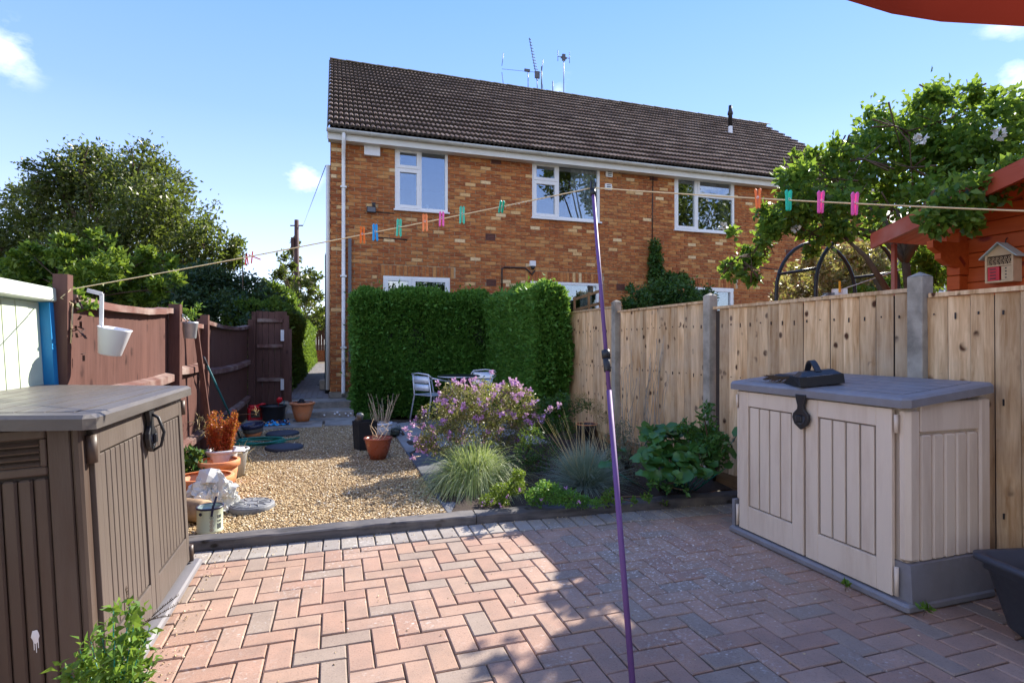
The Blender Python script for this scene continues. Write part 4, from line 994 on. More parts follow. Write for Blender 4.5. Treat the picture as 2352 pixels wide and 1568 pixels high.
o, za, (xa, xb, ya, yb) = lid(br, X0 - .02, X1 + .05, Y0 - .05, Y1 + .05, 1.035, 1.10, 'shed_lid_top', 7, 'max')
n = 8; w = (yb - ya) / n
n = 7; w = (xb - xa) / n
for i in range(n):
    a, c = xa + i * w + .003, xa + (i + 1) * w - .003; b = MB(); b.add([(a, ya, za(a) + .0035), (c, ya, za(c) + .0035), (c, yb, za(c) + .0035), (a, yb, za(a) + .0035), (a, ya, za(a) - .012), (c, ya, za(c) - .012), (c, yb, za(c) - .012), (a, yb, za(a) - .012)], [(0, 1, 2, 3), (4, 5, 1, 0), (5, 6, 2, 1), (6, 7, 3, 2), (7, 4, 0, 3)]); b.build('lid_board', M['shed_lid_top'], o, world=False)
latch(br, X1 + .016, .0, .99, 1, s=1.0)
b = MB(); b.tube([(0, 0, 0), (.03, 0, -.02), (.05, 0, -.09), (.035, 0, -.15), (.0, 0, -.17)], .007, 6); o = b.build('latch_ring', M['black'], br, world=False, loc=(X1 + .03, 0, .96))
# bird dropping on its end wall
b = MB(); n = 14; vs = [(0, -.003, 0)]; 
for i in range(n): a = 2 * math.pi * i / n; vs.append((math.cos(a) * .011 * random.uniform(.8, 1.2), 0, math.sin(a) * .024 * random.uniform(.85, 1.15)))
b.add(vs, [(0, i + 1, (i + 1) % n + 1) for i in range(n)])
for dx, L in ((-.005, .045), (.001, .055), (.007, .04)): b.add([(dx - .0015, 0, -.01), (dx + .0015, 0, -.01), (dx + .001, 0, -L), (dx - .001, 0, -L)], [(0, 1, 2, 3)])
q = at(76, 1470, Y=2.27); b.build('bird_dropping', M['white_plastic'], br, world=False, loc=(q.x + 1.12 + .02, Y0 + .0005, q.z))

# dustpan and hand brush on the beige lid
dp = empty('dustpan', (2.775, 2.64, 1.056), 'black plastic dustpan with hood lying on the grey lid', 'dustpan', rot=(R(0), R(-7), R(-28))); dp.scale = (1.2, 1.2, 1.25)
b = MB(); L, w, h = .25, .20, .045
b.add([(-w / 2, -L / 2, 0), (w / 2, -L / 2, 0), (w / 2, L / 2, 0), (-w / 2, L / 2, 0), (-w / 2 - .0, -L / 2, h), (w / 2, -L / 2, h), (w / 2 + .015, L / 2 - .05, .012), (-w / 2 - .015, L / 2 - .05, .012), (w / 2 + .015, L / 2, .003), (-w / 2 - .015, L / 2, .003), (w / 2, L / 2 - .12, h), (-w / 2, L / 2 - .12, h)],
      [(0, 1, 2, 3), (0, 4, 5, 1), (1, 5, 10, 6), (1, 6, 8, 2), (0, 3, 9, 7), (0, 7, 11, 4), (2, 8, 9, 3)])
b.build('pan', M['black'], dp, world=False)
b = MB(); b.add([(-w / 2 + .004, -L / 2 + .002, h + .001), (w / 2 - .004, -L / 2 + .002, h + .001), (w / 2 - .004, L / 2 - .13, h + .001), (-w / 2 + .004, L / 2 - .13, h + .001), (-w / 2 + .03, -L / 2 + .04, h + .022), (w / 2 - .03, -L / 2 + .04, h + .022), (w / 2 - .03, L / 2 - .15, h + .022), (-w / 2 + .03, L / 2 - .15, h + .022)], [(4, 5, 6, 7), (0, 1, 5, 4), (1, 2, 6, 5), (2, 3, 7, 6), (3, 0, 4, 7)])
b.build('hood', M['black'], dp, world=False, bevel=.004)
b = MB(); pts = [(0, -L / 2 + .03 + .16 * u, h + .015 + .05 * math.sin(math.pi * u)) for u in [i / 12 for i in range(13)]]
for p_, q_ in zip(pts[:-1], pts[1:]): b.bar(p_, Vector(q_) + (Vector(q_) - Vector(p_)) * .1, .028, .008)
b.build('handle', M['black'], dp, world=False)
hb = empty('hand_brush', (2.76, 2.80, 1.052), 'dark bristled hand brush tucked behind the dustpan on the grey lid', 'brush', rot=(0, R(-7), R(10)))
MB().cbox(-.03, .03, -.10, .10, .03, .05, .008).build('stock', M['black'], hb, world=False)
b = MB()
for i in range(260):
    x, y = random.uniform(-.028, .028), random.uniform(-.04, .10); b.bar((x, y, .035), (x * 1.7 - .03, y * 1.25 + .03, .02 + random.uniform(-.01, .03)), .0022, .0022)
tag(b.build('bristles', M['bark'], hb, world=False), kind='stuff')

# dark trough bottom right
tr = empty('trough', at(2215, 1268, Z=.34) + Vector((.37, -.33, -.34)), 'dark grey plastic mortar tub beside the beige storage box', 'tub', rot=(0, 0, R(-13)))
b = MB(); w, d = .37, .27
def rr_(w, d, z, r=.06, n=5):
    out = []
    for (cx, cy, a0) in ((w - r, d - r, 0), (-w + r, d - r, 90), (-w + r, -d + r, 180), (w - r, -d + r, 270)):
        for k in range(n + 1): a = R(a0 + 90 * k / n); out.append((cx + r * math.cos(a), cy + r * math.sin(a), z))
    return out
rings = [rr_(.27, .18, 0, .08), rr_(.30, .21, .03, .08), rr_(.345, .25, .27, .06), rr_(.36, .262, .275), rr_(.36, .262, .305), rr_(.385, .285, .31), rr_(.385, .285, .335), rr_(.355, .255, .337), rr_(.33, .235, .25), rr_(.27, .18, .02, .08)]
vs = [p for r in rings for p in r]; n = len(rings[0])
b.add(vs, [(r * n + i, r * n + (i + 1) % n, r * n + n + (i + 1) % n, r * n + n + i) for r in range(len(rings) - 1) for i in range(n)] + [tuple((len(rings) - 1) * n + i for i in range(n)), tuple(range(n))[::-1]], True)
b.build('tub', M['trough'], tr, world=False, bevel=0)

# ------------------------------------------------------------------ red summerhouse behind the fence
XW = 4.6; sh = empty('summerhouse', (6.2, 1.5, 0), 'red stained log summerhouse with low gable roof behind the fence', 'summerhouse')
z = .0
YE = 3.04
while z < 2.62:
    ya = YE; apex = 2.60 - (z - 2.05) * 0
    if z > 2.05: ya = min(YE, 1.45 + (2.62 - z) / .27)
    if ya > 1.5: MB().cbox(XW, XW + .04, -.2, ya, z + .002, z + .108, .004).build('log', M['cabin'], sh)
    z += .11
z = .0; k = 0
while z < 2.05:
    MB().cbox(XW - .09, XW + 3, YE - .09, YE + .002, z + .057, z + .163, .004).build('end_log', M['cabin'], sh)
    z += .11; k += 1
MB().box(XW + .05, XW + 3, -.2, YE - .12, 0, 2.0).build('inner_wall', M['cabin'], sh)
# scalloped purlin bracket under the overhang
b = MB(); prof = [(0, 0), (-.38, 0), (-.38, -.05), (-.30, -.09), (-.30, -.13), (-.22, -.17), (-.10, -.19), (-.1, -.24), (0, -.24)]
b.prism([(XW + x_, YE - .10, 2.06 + z_) for x_, z_ in prof], (0, 0, 0), (0, .045, 0)); b.build('bracket', M['cabin'], sh)
pe, pa = Vector((0, 3.36, 2.14)), Vector((0, 1.45, 2.66))
sl = (pa - pe)
xx = XW - .42
while xx < XW + 2.8:
    b = MB(); b.prism([(0, pe.y, pe.z), (0, pa.y, pa.z), (0, pa.y, pa.z - .018), (0, pe.y, pe.z - .018)], (xx + .002, 0, 0), (xx + .098, 0, 0)); b.build('roof_board', M['cabin'], sh); xx += .1
for sgn in (1,):
    b = MB(); b.prism([(0, pe.y + .02, pe.z + .045), (0, pa.y, pa.z + .05), (0, pa.y, pa.z - .085), (0, pe.y + .02, pe.z - .075)], (XW - .455, 0, 0), (XW - .425, 0, 0)); b.build('bargeboard', M['cabin_trim'], sh)
b = MB(); pw = Vector((0, -.46, 2.14)); b.prism([(0, pa.y, pa.z + .05), (0, pw.y, pw.z + .05), (0, pw.y, pw.z - .075), (0, pa.y, pa.z - .085)], (XW - .455, 0, 0), (XW - .425, 0, 0)); b.build('bargeboard', M['cabin_trim'], sh)
b = MB(); b.prism([(0, pa.y, pa.z), (0, pw.y, pw.z), (0, pw.y, pw.z - .018), (0, pa.y, pa.z - .018)], (XW - .42, 0, 0), (XW + 2.8, 0, 0)); b.build('roof_slope', M['cabin'], sh)
b = MB(); b.prism([(0, pe.y, pe.z + .02), (0, pa.y, pa.z + .02), (0, pw.y, pw.z + .02), (0, pw.y, pw.z + .002), (0, pa.y, pa.z + .002), (0, pe.y, pe.z + .002)], (XW - .42, 0, 0), (XW + 2.8, 0, 0)); b.build('roof_felt', M['roof_felt'], sh)
b = MB(); b.bar((XW - .3, 3.30, 0), (XW - .3, 3.30, 2.1), .03, .03); b.build('downpipe', M['cabin_trim'], sh)
# insect house
p = at(2297, 648, X=XW - .08); ih = empty('insect_house', (XW - .001, p.y, p.z), 'small wooden insect house with pale roof hung on the red wall', 'insect house')
w, h, dpt = .088, .20, .09
b = MB(); b.box(-dpt, 0, -w, -w + .012, 0, h); b.box(-dpt, 0, w - .012, w, 0, h); b.box(-dpt, 0, -w + .012, w - .012, 0, .012); b.box(-.012, 0, -w + .012, w - .012, .012, h); b.build('case', M['pale_wood'], ih, world=False)
for z in (.115, .19): MB().box(-dpt + .002, -.012, -w + .012, w - .012, z, z + .010).build('shelf', M['pale_wood'], ih, world=False)
MB().box(-dpt + .006, -.013, .002, w - .014, .014, .112).build('red_panel', M['red_plastic'], ih, world=False)
for z in (.03, .052, .074, .096): MB().box(-dpt + .003, -dpt + .0055, .022, w - .03, z - .003, z + .004).build('slot', M['black'], ih, world=False)
MB().box(-dpt + .006, -.013, -w + .014, -.012, .014, .112).build('bored_block', M['pale_wood'], ih, world=False)
for z in (.03, .052, .074, .096): MB().box(-dpt + .003, -dpt + .0055, -.045, -.036, z - .004, z + .004).build('hole', M['black'], ih, world=False)
b = MB()
for i in range(26): yy, zz = random.uniform(-w + .02, w - .02), random.uniform(.132, .183); b.lathe([(.007, 0), (.007, .05)], n=7, c=(0, 0, 0), cap1=False); 
b = MB()
for i in range(6):
    for j in range(3):
        yy = -w + .024 + i * .0255 + (j % 2) * .008; zz = .134 + j * .018
        pts = [(-dpt + .004, yy + .007 * math.cos(a), zz + .007 * math.sin(a)) for a in [k * math.pi / 4 for k in range(8)]]; b.tube(pts, .0022, 4, closed=True)
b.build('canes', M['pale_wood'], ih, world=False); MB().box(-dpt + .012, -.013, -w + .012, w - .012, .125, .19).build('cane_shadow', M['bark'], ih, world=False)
b = MB(); b.prism([(0, -w, .2), (0, w, .2), (0, 0, .275)], (-dpt + .012, 0, 0), (-.001, 0, 0)); b.build('gable', M['pale_wood'], ih, world=False)
for sgn in (-1, 1):
    b = MB(); b.prism([(0, sgn * (w + .03), .178), (0, 0, .285), (0, 0, .277), (0, sgn * (w + .028), .170)], (-dpt - .02, 0, 0), (0, 0, 0)); b.build('roof', M['mint_metal'], ih, world=False)
b = MB(); b.tube([(-.02, 0, .28), (-.012, 0, .31), (0, 0, .32)], .004, 5); b.build('hook', M['black'], ih, world=False)

# black metal rose arch
ra = empty('garden_arch', (5.49, 4.9, 0), 'black tubular metal garden arch rising behind the fence', 'arch')
def hoop(xc, y, hw, top):
    pts = [(xc - hw, y, 0), (xc - hw, y, top - hw)] + [(xc - hw * math.cos(a), y, top - hw + hw * math.sin(a)) for a in [math.pi * k / 16 for k in range(1, 16)]] + [(xc + hw, y, top - hw), (xc + hw, y, 0)]
    MB().tube(pts, .021, 8).build('hoop', M['black_metal'], ra)
hoop(5.49, 5.17, .60, 2.50); hoop(5.49, 4.62, .60, 2.50)
for (xx, zz) in ((5.49 - .57, 2.1), (5.49 + .57, 2.1), (5.49 - .6, 1.5), (5.49 + .6, 1.5), (5.49 - .6, .9), (5.49 + .6, .9)): MB().tube([(xx, 5.17, zz), (xx, 4.62, zz)], .017, 8).build('rung', M['black_metal'], ra)

# trellis panel behind fence near the neighbour's door
tl_ = empty('wooden_trellis', (3.9, 8.2, 0), 'small weathered wooden trellis behind the fence by the patio door', 'trellis')
a = at(1318, 700, Y=8.4); c = at(1388, 700, Y=8.0)
for k, (pz, qz) in enumerate(((2.02, 2.16), (1.84, 1.96), (1.66, 1.76))): MB().bar((a.x, 8.4, pz), (c.x, 8.0, qz), .02, .045).build('rail', M['gravelboard'], tl_)
for u in (.02, .5, .97): MB().bar((a.x + (c.x - a.x) * u, 8.4 - .4 * u, 0), (a.x + (c.x - a.x) * u, 8.4 - .4 * u, 2.06 + .14 * u), .035, .03).build('upright', M['gravelboard'], tl_)

# ------------------------------------------------------------------ clothes prop, line and pegs
PT = at(1362, 436, d=2.88); PB = at(1456, 1612, d=2.0); PB.z = .0
pr = empty('clothes_prop', PB, 'purple telescopic metal clothes prop holding up the washing line', 'clothes prop')
mid = PB.lerp(PT, .50)
Dp = (PT - PB).normalized()
MB().tube([PB, PB.lerp(PT, .52)], .0118, 14).build('lower_tube', M['purple'], pr); MB().tube([PB.lerp(PT, .50), PT], .0094, 14).build('upper_tube', M['purple'], pr)
zc = at(1391, 830, d=2.45); u = (zc.z - PB.z) / (PT.z - PB.z)
A = PB.lerp(PT, u); 
MB().tube([A - Dp * .05, A - Dp * .048, A + Dp * .012, A + Dp * .013], [.015, .0165, .0165, .015], 12).build('clamp', M['black'], pr); MB().tube([A + Dp * .013, A + Dp * .014, A + Dp * .05, A + Dp * .052], [.016, .0205, .0205, .016], 10).build('clamp_collar', M['black'], pr)
b = MB(); b.tube([PT - Dp * .035, PT + Dp * .005], .0145, 12); b.bar(PT + Vector((-.011, 0, 0)), PT + Vector((-.011, 0, .045)), .008, .014); b.bar(PT + Vector((.011, 0, 0)), PT + Vector((.011, 0, .038)), .008, .014); b.build('hook_end', M['black'], pr)
L0 = at(163, 664, d=3.06); LT = PT + Vector((0, 0, .012)); LRd = at(2352, 465, d=1.98); L2 = LT + (LRd - LT) * 1.9
def sag(a, b_, s, n=24): return [a.lerp(b_, i / n) - Vector((0, 0, s * 4 * (i / n) * (1 - i / n))) for i in range(n + 1)]
ln = empty('washing_line', L0, 'cream rope washing line strung from the brown fence over the purple prop', 'washing line')
lp, rp = sag(L0, LT, .012), sag(LT, L2, .03)
MB().tube(lp, .0033, 7).build('line', M['rope'], ln); MB().tube(rp, .0033, 7).build('line', M['rope'], ln)
MB().tube([L0, L0 + Vector((-.04, -.02, -.05)), Vector((FXL + .03, 3.68, 1.52)), Vector((FXL + .03, 3.66, 1.3))], .004, 6).build('tied_end', M['rope'], ln)
b = MB()
for k in range(14): 
    c = lp[-3].lerp(lp[-5], k / 13); b.bar(c + Vector((random.uniform(-.003, .003), 0, -.004)), c + Vector((.004, 0, random.uniform(-.008, .01))), .004, .003)
b.build('frayed_knot', M['white_plastic'], ln)
pegc = {}
def pegmat(n, c):
    if n not in pegc: pegc[n] = P('peg_' + n, c, .35, .05, 10, bump=.03)
    return pegc[n]
PC = {'orange': (.85, .18, .03), 'blue': (.01, .35, .75), 'mint': (.08, .62, .42), 'green': (.02, .55, .36), 'pink': (.85, .12, .42), 'peach': (.9, .26, .09)}
def peg(px, pts, colr, label, tilt=0, s=1.0, split=.085, up=.34):
    best = None
    for p_, q_ in zip(pts[:-1], pts[1:]):
        for k in range(12):
            c = p_.lerp(q_, k / 12); v = c - CAM; x = CX + v.dot(RGT) / v.dot(FWD) * FX
            if best is None or abs(x - px) < best[0]: best = (abs(x - px), c, (q_ - p_).normalized())
    c, d = best[1], best[2]
    ang = math.atan2(d.y, d.x)
    t = empty('clothes_peg', c, label, 'clothes peg', 'pegs on the washing line', rot=(R(tilt), 0, ang + random.uniform(-.5, .5) + .3))
    for k, sg in enumerate((-1, 1)):
        b = MB(); L = .086 * s
        prof = [(-.011, .40 * L), (-.006, .5 * L * .8 + .2 * L * .5), (.0, .42 * L), (.001, .15 * L), (.002, -.1 * L), (.0045, -.5 * L), (.000, -.60 * L), (-.005, -.55 * L), (-.007, -.2 * L), (-.0075, .1 * L)]
        a = sg * split
        b.prism([((-q[0] if sg > 0 else q[0]) + sg * .004 + math.sin(a) * (-q[1] + up * L * .5) * (1), -.005, q[1] + (up - .3) * L) for q in prof], (0, 0, 0), (0, .010, 0))
        b.build('peg_arm', pegmat(colr, PC[colr]), t, world=False)
    b = MB(); b.tube([(math.cos(a) * .005, -.006, .004 + math.sin(a) * .005) for a in [k * math.pi / 4 for k in range(8)]], .0012, 4, closed=True); b.build('spring', M['alu'], t, world=False)
peg(831, lp, 'orange', 'orange clothes peg nearest the white downpipe on the washing line', 8)
peg(860, lp, 'blue', 'blue clothes peg, the only blue one on the line', -6)
peg(918, lp, 'mint', 'mint green clothes peg between the blue and the pale orange peg', 6)
peg(977, lp, 'peach', 'pale orange clothes peg between a mint and a pink peg', 4)
peg(1015, lp, 'pink', 'pink clothes peg left of the purple prop, below the first window', -10, .9)
peg(1063, lp, 'mint', 'upright mint green clothes peg right of the pink one under the window', 2)
peg(1152, lp, 'green', 'small tilted green clothes peg closest to the prop on its left', 40, .75)
peg(1741, rp, 'orange', 'orange clothes peg on the line in front of the rose tree', 4, .95, .02)
peg(1812, rp, 'green', 'green clothes peg between orange and pink pegs before the rose tree', 0, .95, .02)
peg(1884, rp, 'pink', 'pink clothes peg next to the green one before the rose tree', 3, 1.0, .03)
peg(1965, rp, 'pink', 'pink clothes peg farthest right on the washing line', 3, 1.0, .03)
for (px, py) in ((566, 594), (580, 590)):
    c = at(px, py, d=3.02); t = empty('clothes_peg', c, 'thin red peg clipped on the far left stretch of line' if px < 570 else 'red peg lying tilted on the line against the sky', 'clothes peg', 'pegs on the washing line')
    b = MB(); b.bar((0, 0, .03), (-.006, 0, -.035), .004, .006); b.bar((0, 0, .03) if px < 570 else (-.02, 0, .01), (.008, 0, -.03) if px < 570 else (.04, 0, -.012), .004, .006); b.build('peg_arm', M['red_plastic'], t, world=False)
# second, small line behind the fence with a cloth
c0, c1 = at(1860, 690, d=5.0), at(2092, 610, d=5.2)
l2 = empty('washing_line', c0, 'thin second washing line behind the fence with small laundry', 'washing line'); MB().tube([c0, c1], .004, 5).build('line', M['white_plastic'], l2)
def cloth(px, pyt, w, h, mat, label):
    c = at(px, pyt, d=5.02); t = empty('hanging_cloth', c, label, 'laundry', rot=(0, 0, -.5)); b = MB(); N = 8
    vs = [( -w / 2 + w * i / N, .01 * math.sin(i * 1.3), z) for z in (0, -h) for i in range(N + 1)]; b.add(vs, [(i, i + 1, N + 2 + i, N + 1 + i) for i in range(N)], True); b.build('cloth', M[mat], t, world=False)
cloth(1928, 663, .13, .12, 'white_plastic', 'white cloth pegged on the second line behind the fence')
cloth(1903, 672, .10, .08, 'grey_metal', 'dark striped cloth beside the white one behind the fence')
c = at(1929, 658, d=5.0); t = empty('clothes_peg', c, 'yellow-orange peg holding the white cloth behind the fence', 'clothes peg'); MB().box(-.008, .008, -.005, .005, -.05, .05).build('peg_arm', pegmat('amber', (.9, .4, .03)), t, world=False)

# red parasol, top right
pc = Vector((1.10, -.55, 2.505)); ps = empty('parasol', (pc.x, pc.y, 0), 'red cloth parasol with scalloped rim overhead at the patio corner', 'parasol')
b = MB(); nr, ns = 8, 48; rad = 1.50; vs = []
for i in range(nr + 1):
    for k in range(ns):
        u = i / nr; a = 2 * math.pi * k / ns + .35; seg = (k % 4) / 4
        sc = math.cos(math.pi / 8 * 0) * (1 - .05 * math.sin(math.pi * seg) * u)
        vs.append((pc.x + math.cos(a) * rad * u * sc, pc.y + math.sin(a) * rad * u * sc, pc.z + .16 - .52 * u ** 1.25 + .05 * math.sin(math.pi * seg) * u))
fs = [(i * ns + k, i * ns + (k + 1) % ns, (i + 1) * ns + (k + 1) % ns, (i + 1) * ns + k) for i in range(nr) for k in range(ns)]
for k in range(ns):
    q = vs[nr * ns + k]; seg = (k % 4) / 4; vs.append((q[0], q[1], q[2] - .09 - .10 * math.sin(math.pi * seg)))
fs += [(nr * ns + k, nr * ns + (k + 1) % ns, (nr + 1) * ns + (k + 1) % ns, (nr + 1) * ns + k) for k in range(ns)]
b.add(vs, fs, True); b.build('canopy', M['parasol'], ps)
MB().tube([(pc.x, pc.y, 0), (pc.x, pc.y, pc.z + .2)], .02, 10).build('pole', M['alu'], ps)
for k in range(8): a = 2 * math.pi * k / 8 + .42; MB().tube([(pc.x, pc.y, pc.z + .1), (pc.x + math.cos(a) * rad * .97, pc.y + math.sin(a) * rad * .97, pc.z - .34)], .006, 5).build('rib', M['alu'], ps)

# ------------------------------------------------------------------ pots and clutter
def pot(px, py, prof, mat, label, name='plant_pot', cat='plant pot', z=.04, mod=None, sx=1, sy=1, rim=None, n=28, soil=True, inner=None, rot=0, d=None, parts=None, th=.012):
    "px,py: the base centre in the photo; prof: (r,z) outside profile"
    p = at(px, py, Z=z) if d is None else at(px, py, d=d)
    t = empty(name, p, label, cat, rot=(0, 0, rot)); b = MB()
    top = prof[-1]
    full = prof + [(top[0] - th, top[1])] + [(r - th, zz) for r, zz in prof[::-1] if zz > .02 and zz < top[1] - .01] + [(prof[0][0] * .8, .02)]
    b.lathe(full, n=n, sx=sx, sy=sy, cap0=True, cap1=True, mod=mod); b.build('pot', M[mat], t, world=False)
    if rim: r_, z0, z1, k = rim; b = MB(); b.lathe([(r_, z0), (r_ + k, z0 + .004), (r_ + k, z1 - .004), (r_ + k * .6, z1), (r_ - th, z1)], n=n, sx=sx, sy=sy, cap0=False, mod=mod); b.build('rim', M[mat], t, world=False)
    if soil:
        zz = top[1] - .035; b = MB(); b.lathe([(top[0] - th * 1.2, zz), (top[0] * .5, zz + .008), (.001, zz + .006)], n=n, sx=sx, sy=sy, cap0=False); b.build('soil', M['soil'], t, world=False)
    return t
# big terracotta by the steps, with black plastic packs in it
t = pot(695, 966, [(.10, 0), (.125, .07), (.155, .17), (.170, .26), (.175, .285)], 'terracotta', 'large round terracotta pot with black plastic trays, beside the garden steps', z=.055, rim=(.173, .262, .30, .022), soil=False)
b = MB(); b.bar((-.10, -.04, .22), (.0, .0, .345), .13, .03); b.bar((-.02, -.02, .285), (.11, .02, .265), .15, .05); b.tube([(-.07, -.08, .28), (-.02, -.08, .32), (.05, -.08, .31)], .008, 5); b.build('plastic_tray', M['black'], t, world=False)
# red jerry can
p = at(587, 966, Z=.03); t = empty('fuel_can', p, 'bright red plastic can with square handle beside the black tub', 'can', rot=(0, 0, .25)); b = MB()
for bx in ((-.12, -.075, -.07, .07, 0, .22), (.075, .12, -.07, .07, 0, .22), (-.075, .075, -.07, .07, 0, .05), (-.075, .075, -.07, .07, .17, .24), (-.10, .02, -.07, .07, .22, .26)): b.box(*bx)
b.build('body', M['red_plastic'], t, world=False, bevel=.012); MB().tube([(.02, 0, .24), (.1, 0, .27), (.15, 0, .26)], .018, 8).build('spout', M['red_plastic'], t, world=False)
# watering can
p = at(592, 948, Z=.03); t = empty('watering_can', p + Vector((-.04, .42, .0)), 'teal plastic watering can with round rose standing against the gate', 'watering can'); b = MB(); b.cbox(-.11, .08, -.08, .08, 0, .30, .02); b.build('body', M['teal'], t, world=False)
MB().tube([(.06, 0, .08), (.11, 0, .28), (.10, 0, .46)], [.03, .022, .016], 8).build('spout', M['teal'], t, world=False); MB().lathe([(.02, -.02), (.055, .02), (.05, .03)], c=(.10, 0, .47), n=14, cap1=True).build('rose', M['teal'], t, world=False)
MB().tube([(-.1, 0, .3), (-.05, 0, .36), (.04, 0, .34), (.07, 0, .28)], .01, 6).build('handle', M['teal'], t, world=False)
# black tub with lid-like soil, red scoop
t = pot(628, 967, [(.15, 0), (.165, .04), (.185, .22), (.20, .25)], 'black', 'black round tub with a red scoop stuck in it', z=.03, rim=(.20, .235, .262, .012), soil=True)
b = MB(); b.lathe([(.004, -.10), (.005, 0), (.04, .02), (.05, .06), (.03, .10)], c=(0, 0, .32), sy=.35, n=14, cap1=True); b.build('scoop', M['red_plastic'], t, world=False, rot=(.3, .2, .3))
b = MB(); b.bar((.14, .02, .2), (.17, .03, .33), .03, .006); b.build('trowel', M['teal'], t, world=False)
b = MB(); [b.lathe([(.0, 0), (.014, .006), (0.004, .014)], c=(random.uniform(-.09, .06), random.uniform(-.09, -.03), .222), n=7, cap1=True) for k in range(5)]; b.build('petals', M['red_plastic'], t, world=False)
# compost bag
def bagmat():
    m, nt, b = nodes('compost_bag_print'); g_ = G(nt); o = g_.obj(); sx = g_.new('ShaderNodeSeparateXYZ'); g_.l.new(o, sx.inputs[0])
    vv = g_.voro(g_.scalev(o, (26, 9, 9)), 1.6, 'Color'); s2 = g_.new('ShaderNodeSeparateColor'); g_.l.new(vv, s2.inputs[0])
    c = g_.ramp(s2.outputs[0], [(0, (.005, .01, .05)), (.35, (.01, .25, .55)), (.5, (.005, .01, .04)), (.72, (.55, .72, .55)), (.8, (.01, .02, .06)), (.9, (.7, .35, .08))], True)
    c = g_.mix(g_.rng(sx.outputs[1], -.16, -.12, 1, 0), c, (.01, .33, .68)); g_.l.new(c, b.inputs['Base Color']); b.inputs['Roughness'].default_value = .25; return m
p = at(630, 974, Z=.05); t = empty('compost_bag', p, 'crumpled blue and black printed compost bag lying on the gravel', 'bag', rot=(0, 0, .12)); b = MB(); N, K = 18, 10
vs = [(-.22 + .44 * i / N, -.17 + .34 * j / K, .012 + .05 * math.sin(i / N * 3.14) * math.sin(j / K * 3.14) + random.uniform(-.012, .012) + .05 * max(0, i / N - .75) * 4 * (j / K)) for j in range(K + 1) for i in range(N + 1)]
b.add(vs, [(j * (N + 1) + i, j * (N + 1) + i + 1, (j + 1) * (N + 1) + i + 1, (j + 1) * (N + 1) + i) for j in range(K) for i in range(N)], False); b.build('bag', bagmat(), t, world=False)
# two-tone glazed pot
t = pot(583, 1003, [(.085, 0), (.10, .03), (.115, .075)], 'terracotta', 'small tilted pot glazed navy and grey above a terracotta foot', soil=False, rot=.3)
t.rotation_euler = (.05, -.1, .3)
for (pr_, mt, nm) in (([(.116, .070), (.123, .074), (.131, .125)], 'grey_glaze', 'patterned_band'), ([(.131, .124), (.139, .128), (.146, .178), (.136, .180), (.125, .13)], 'navy_glaze', 'glazed_rim')): b = MB(); b.lathe(pr_, n=28, cap0=False); b.build(nm, M[mt], t, world=False)
b = MB(); b.lathe([(.135, .165), (.122, .1), (.1, .09), (.001, .09)], n=24, cap0=False); b.build('inside', M['pale_wood'], t, world=False)
# stepping stones
def stone(px, py, r, mat, label, h=.045, detail=False, z=.035, e=.9):
    p = at(px, py, Z=z + h); p.z = z - .01; t = empty('stepping_stone', p, label, 'stepping stone', rot=(random.uniform(-.02, .02), random.uniform(-.02, .02), random.uniform(0, 3)))
    b = MB(); b.lathe([(r * .98, 0), (r, .01), (r, h - .008), (r - .01, h), (.001, h + .001)], n=26, mod=lambda a, zz: 1 + .025 * math.sin(5 * a + r * 50) + .015 * math.sin(11 * a)); b.build('stone', M[mat], t, world=False)
    if detail:
        b = MB(); b.tube([(math.cos(a) * r * .86, math.sin(a) * r * .86, h) for a in [k * math.pi / 12 for k in range(24)]], .006, 5, closed=True)
        b.tube([(math.cos(a) * r * .3, math.sin(a) * r * .3, h) for a in [k * math.pi / 8 for k in range(16)]], .006, 5, closed=True)
        for k in range(12): a = k * math.pi / 6; b.tube([(math.cos(a) * r * .3, math.sin(a) * r * .3, h), (math.cos(a + .16) * r * .6, math.sin(a + .16) * r * .6, h + .003), (math.cos(a) * r * .86, math.sin(a) * r * .86, h)], .005, 5)
        b.build('raised_pattern', M['grey_stone'], t, world=False)
stone(649, 990, .215, 'slate_black', 'round dark stepping stone, the farther of the two on the gravel')
stone(654, 1021, .215, 'slate_black', 'round dark stepping stone next to the green hose coil')
stone(578, 1151, .165, 'grey_stone', 'grey cast stepping stone with raised pattern near the sleeper', .05, True)
# hose
p = at(598, 1018, Z=.05); t = empty('garden_hose', p, 'coiled green garden hose lying on the gravel', 'hose'); b = MB(); pts = []
for k in range(230):
    a = k / 230 * 2 * math.pi * 6; rr_k = 1 - .1 * math.sin(a * .37) - .05 * (k / 230)
    pts.append((math.cos(a) * .27 * rr_k, math.sin(a) * .20 * rr_k + .03 * math.sin(a * 1.3), .012 + .016 * (k / 230) * 2 + .012 * math.sin(a * .8)))
pts += [(.36, .12, .02), (.42, .2, .012), (.44, .3, .012)]
b.tube(pts, .0095, 7); b.build('coil', M['hose'], t, world=False)
# long-handled broom and leaning plank
a_, c_ = at(553, 1006, Z=.04), at(468, 822, X=FXL + .07); t = empty('broom_handle', a_, 'teal broom handle leaning against the dark brown fence', 'broom'); MB().tube([a_, c_], .0125, 8).build('handle', M['teal'], t); MB().tube([a_ + (c_ - a_) * .93, c_ + (c_ - a_) * .01], .0145, 8).build('grip', M['trough'], t)
a_, c_ = at(491, 1012, X=FXL + .16), at(449, 750, X=FXL + .05); a_.z = .02; t = empty('leaning_batten', a_, 'dark brown timber batten leaning on the brown fence', 'batten'); MB().bar(a_, c_, .035, .045, Vector((1, 0, 0))).build('batten', M['brown_fence'], t)
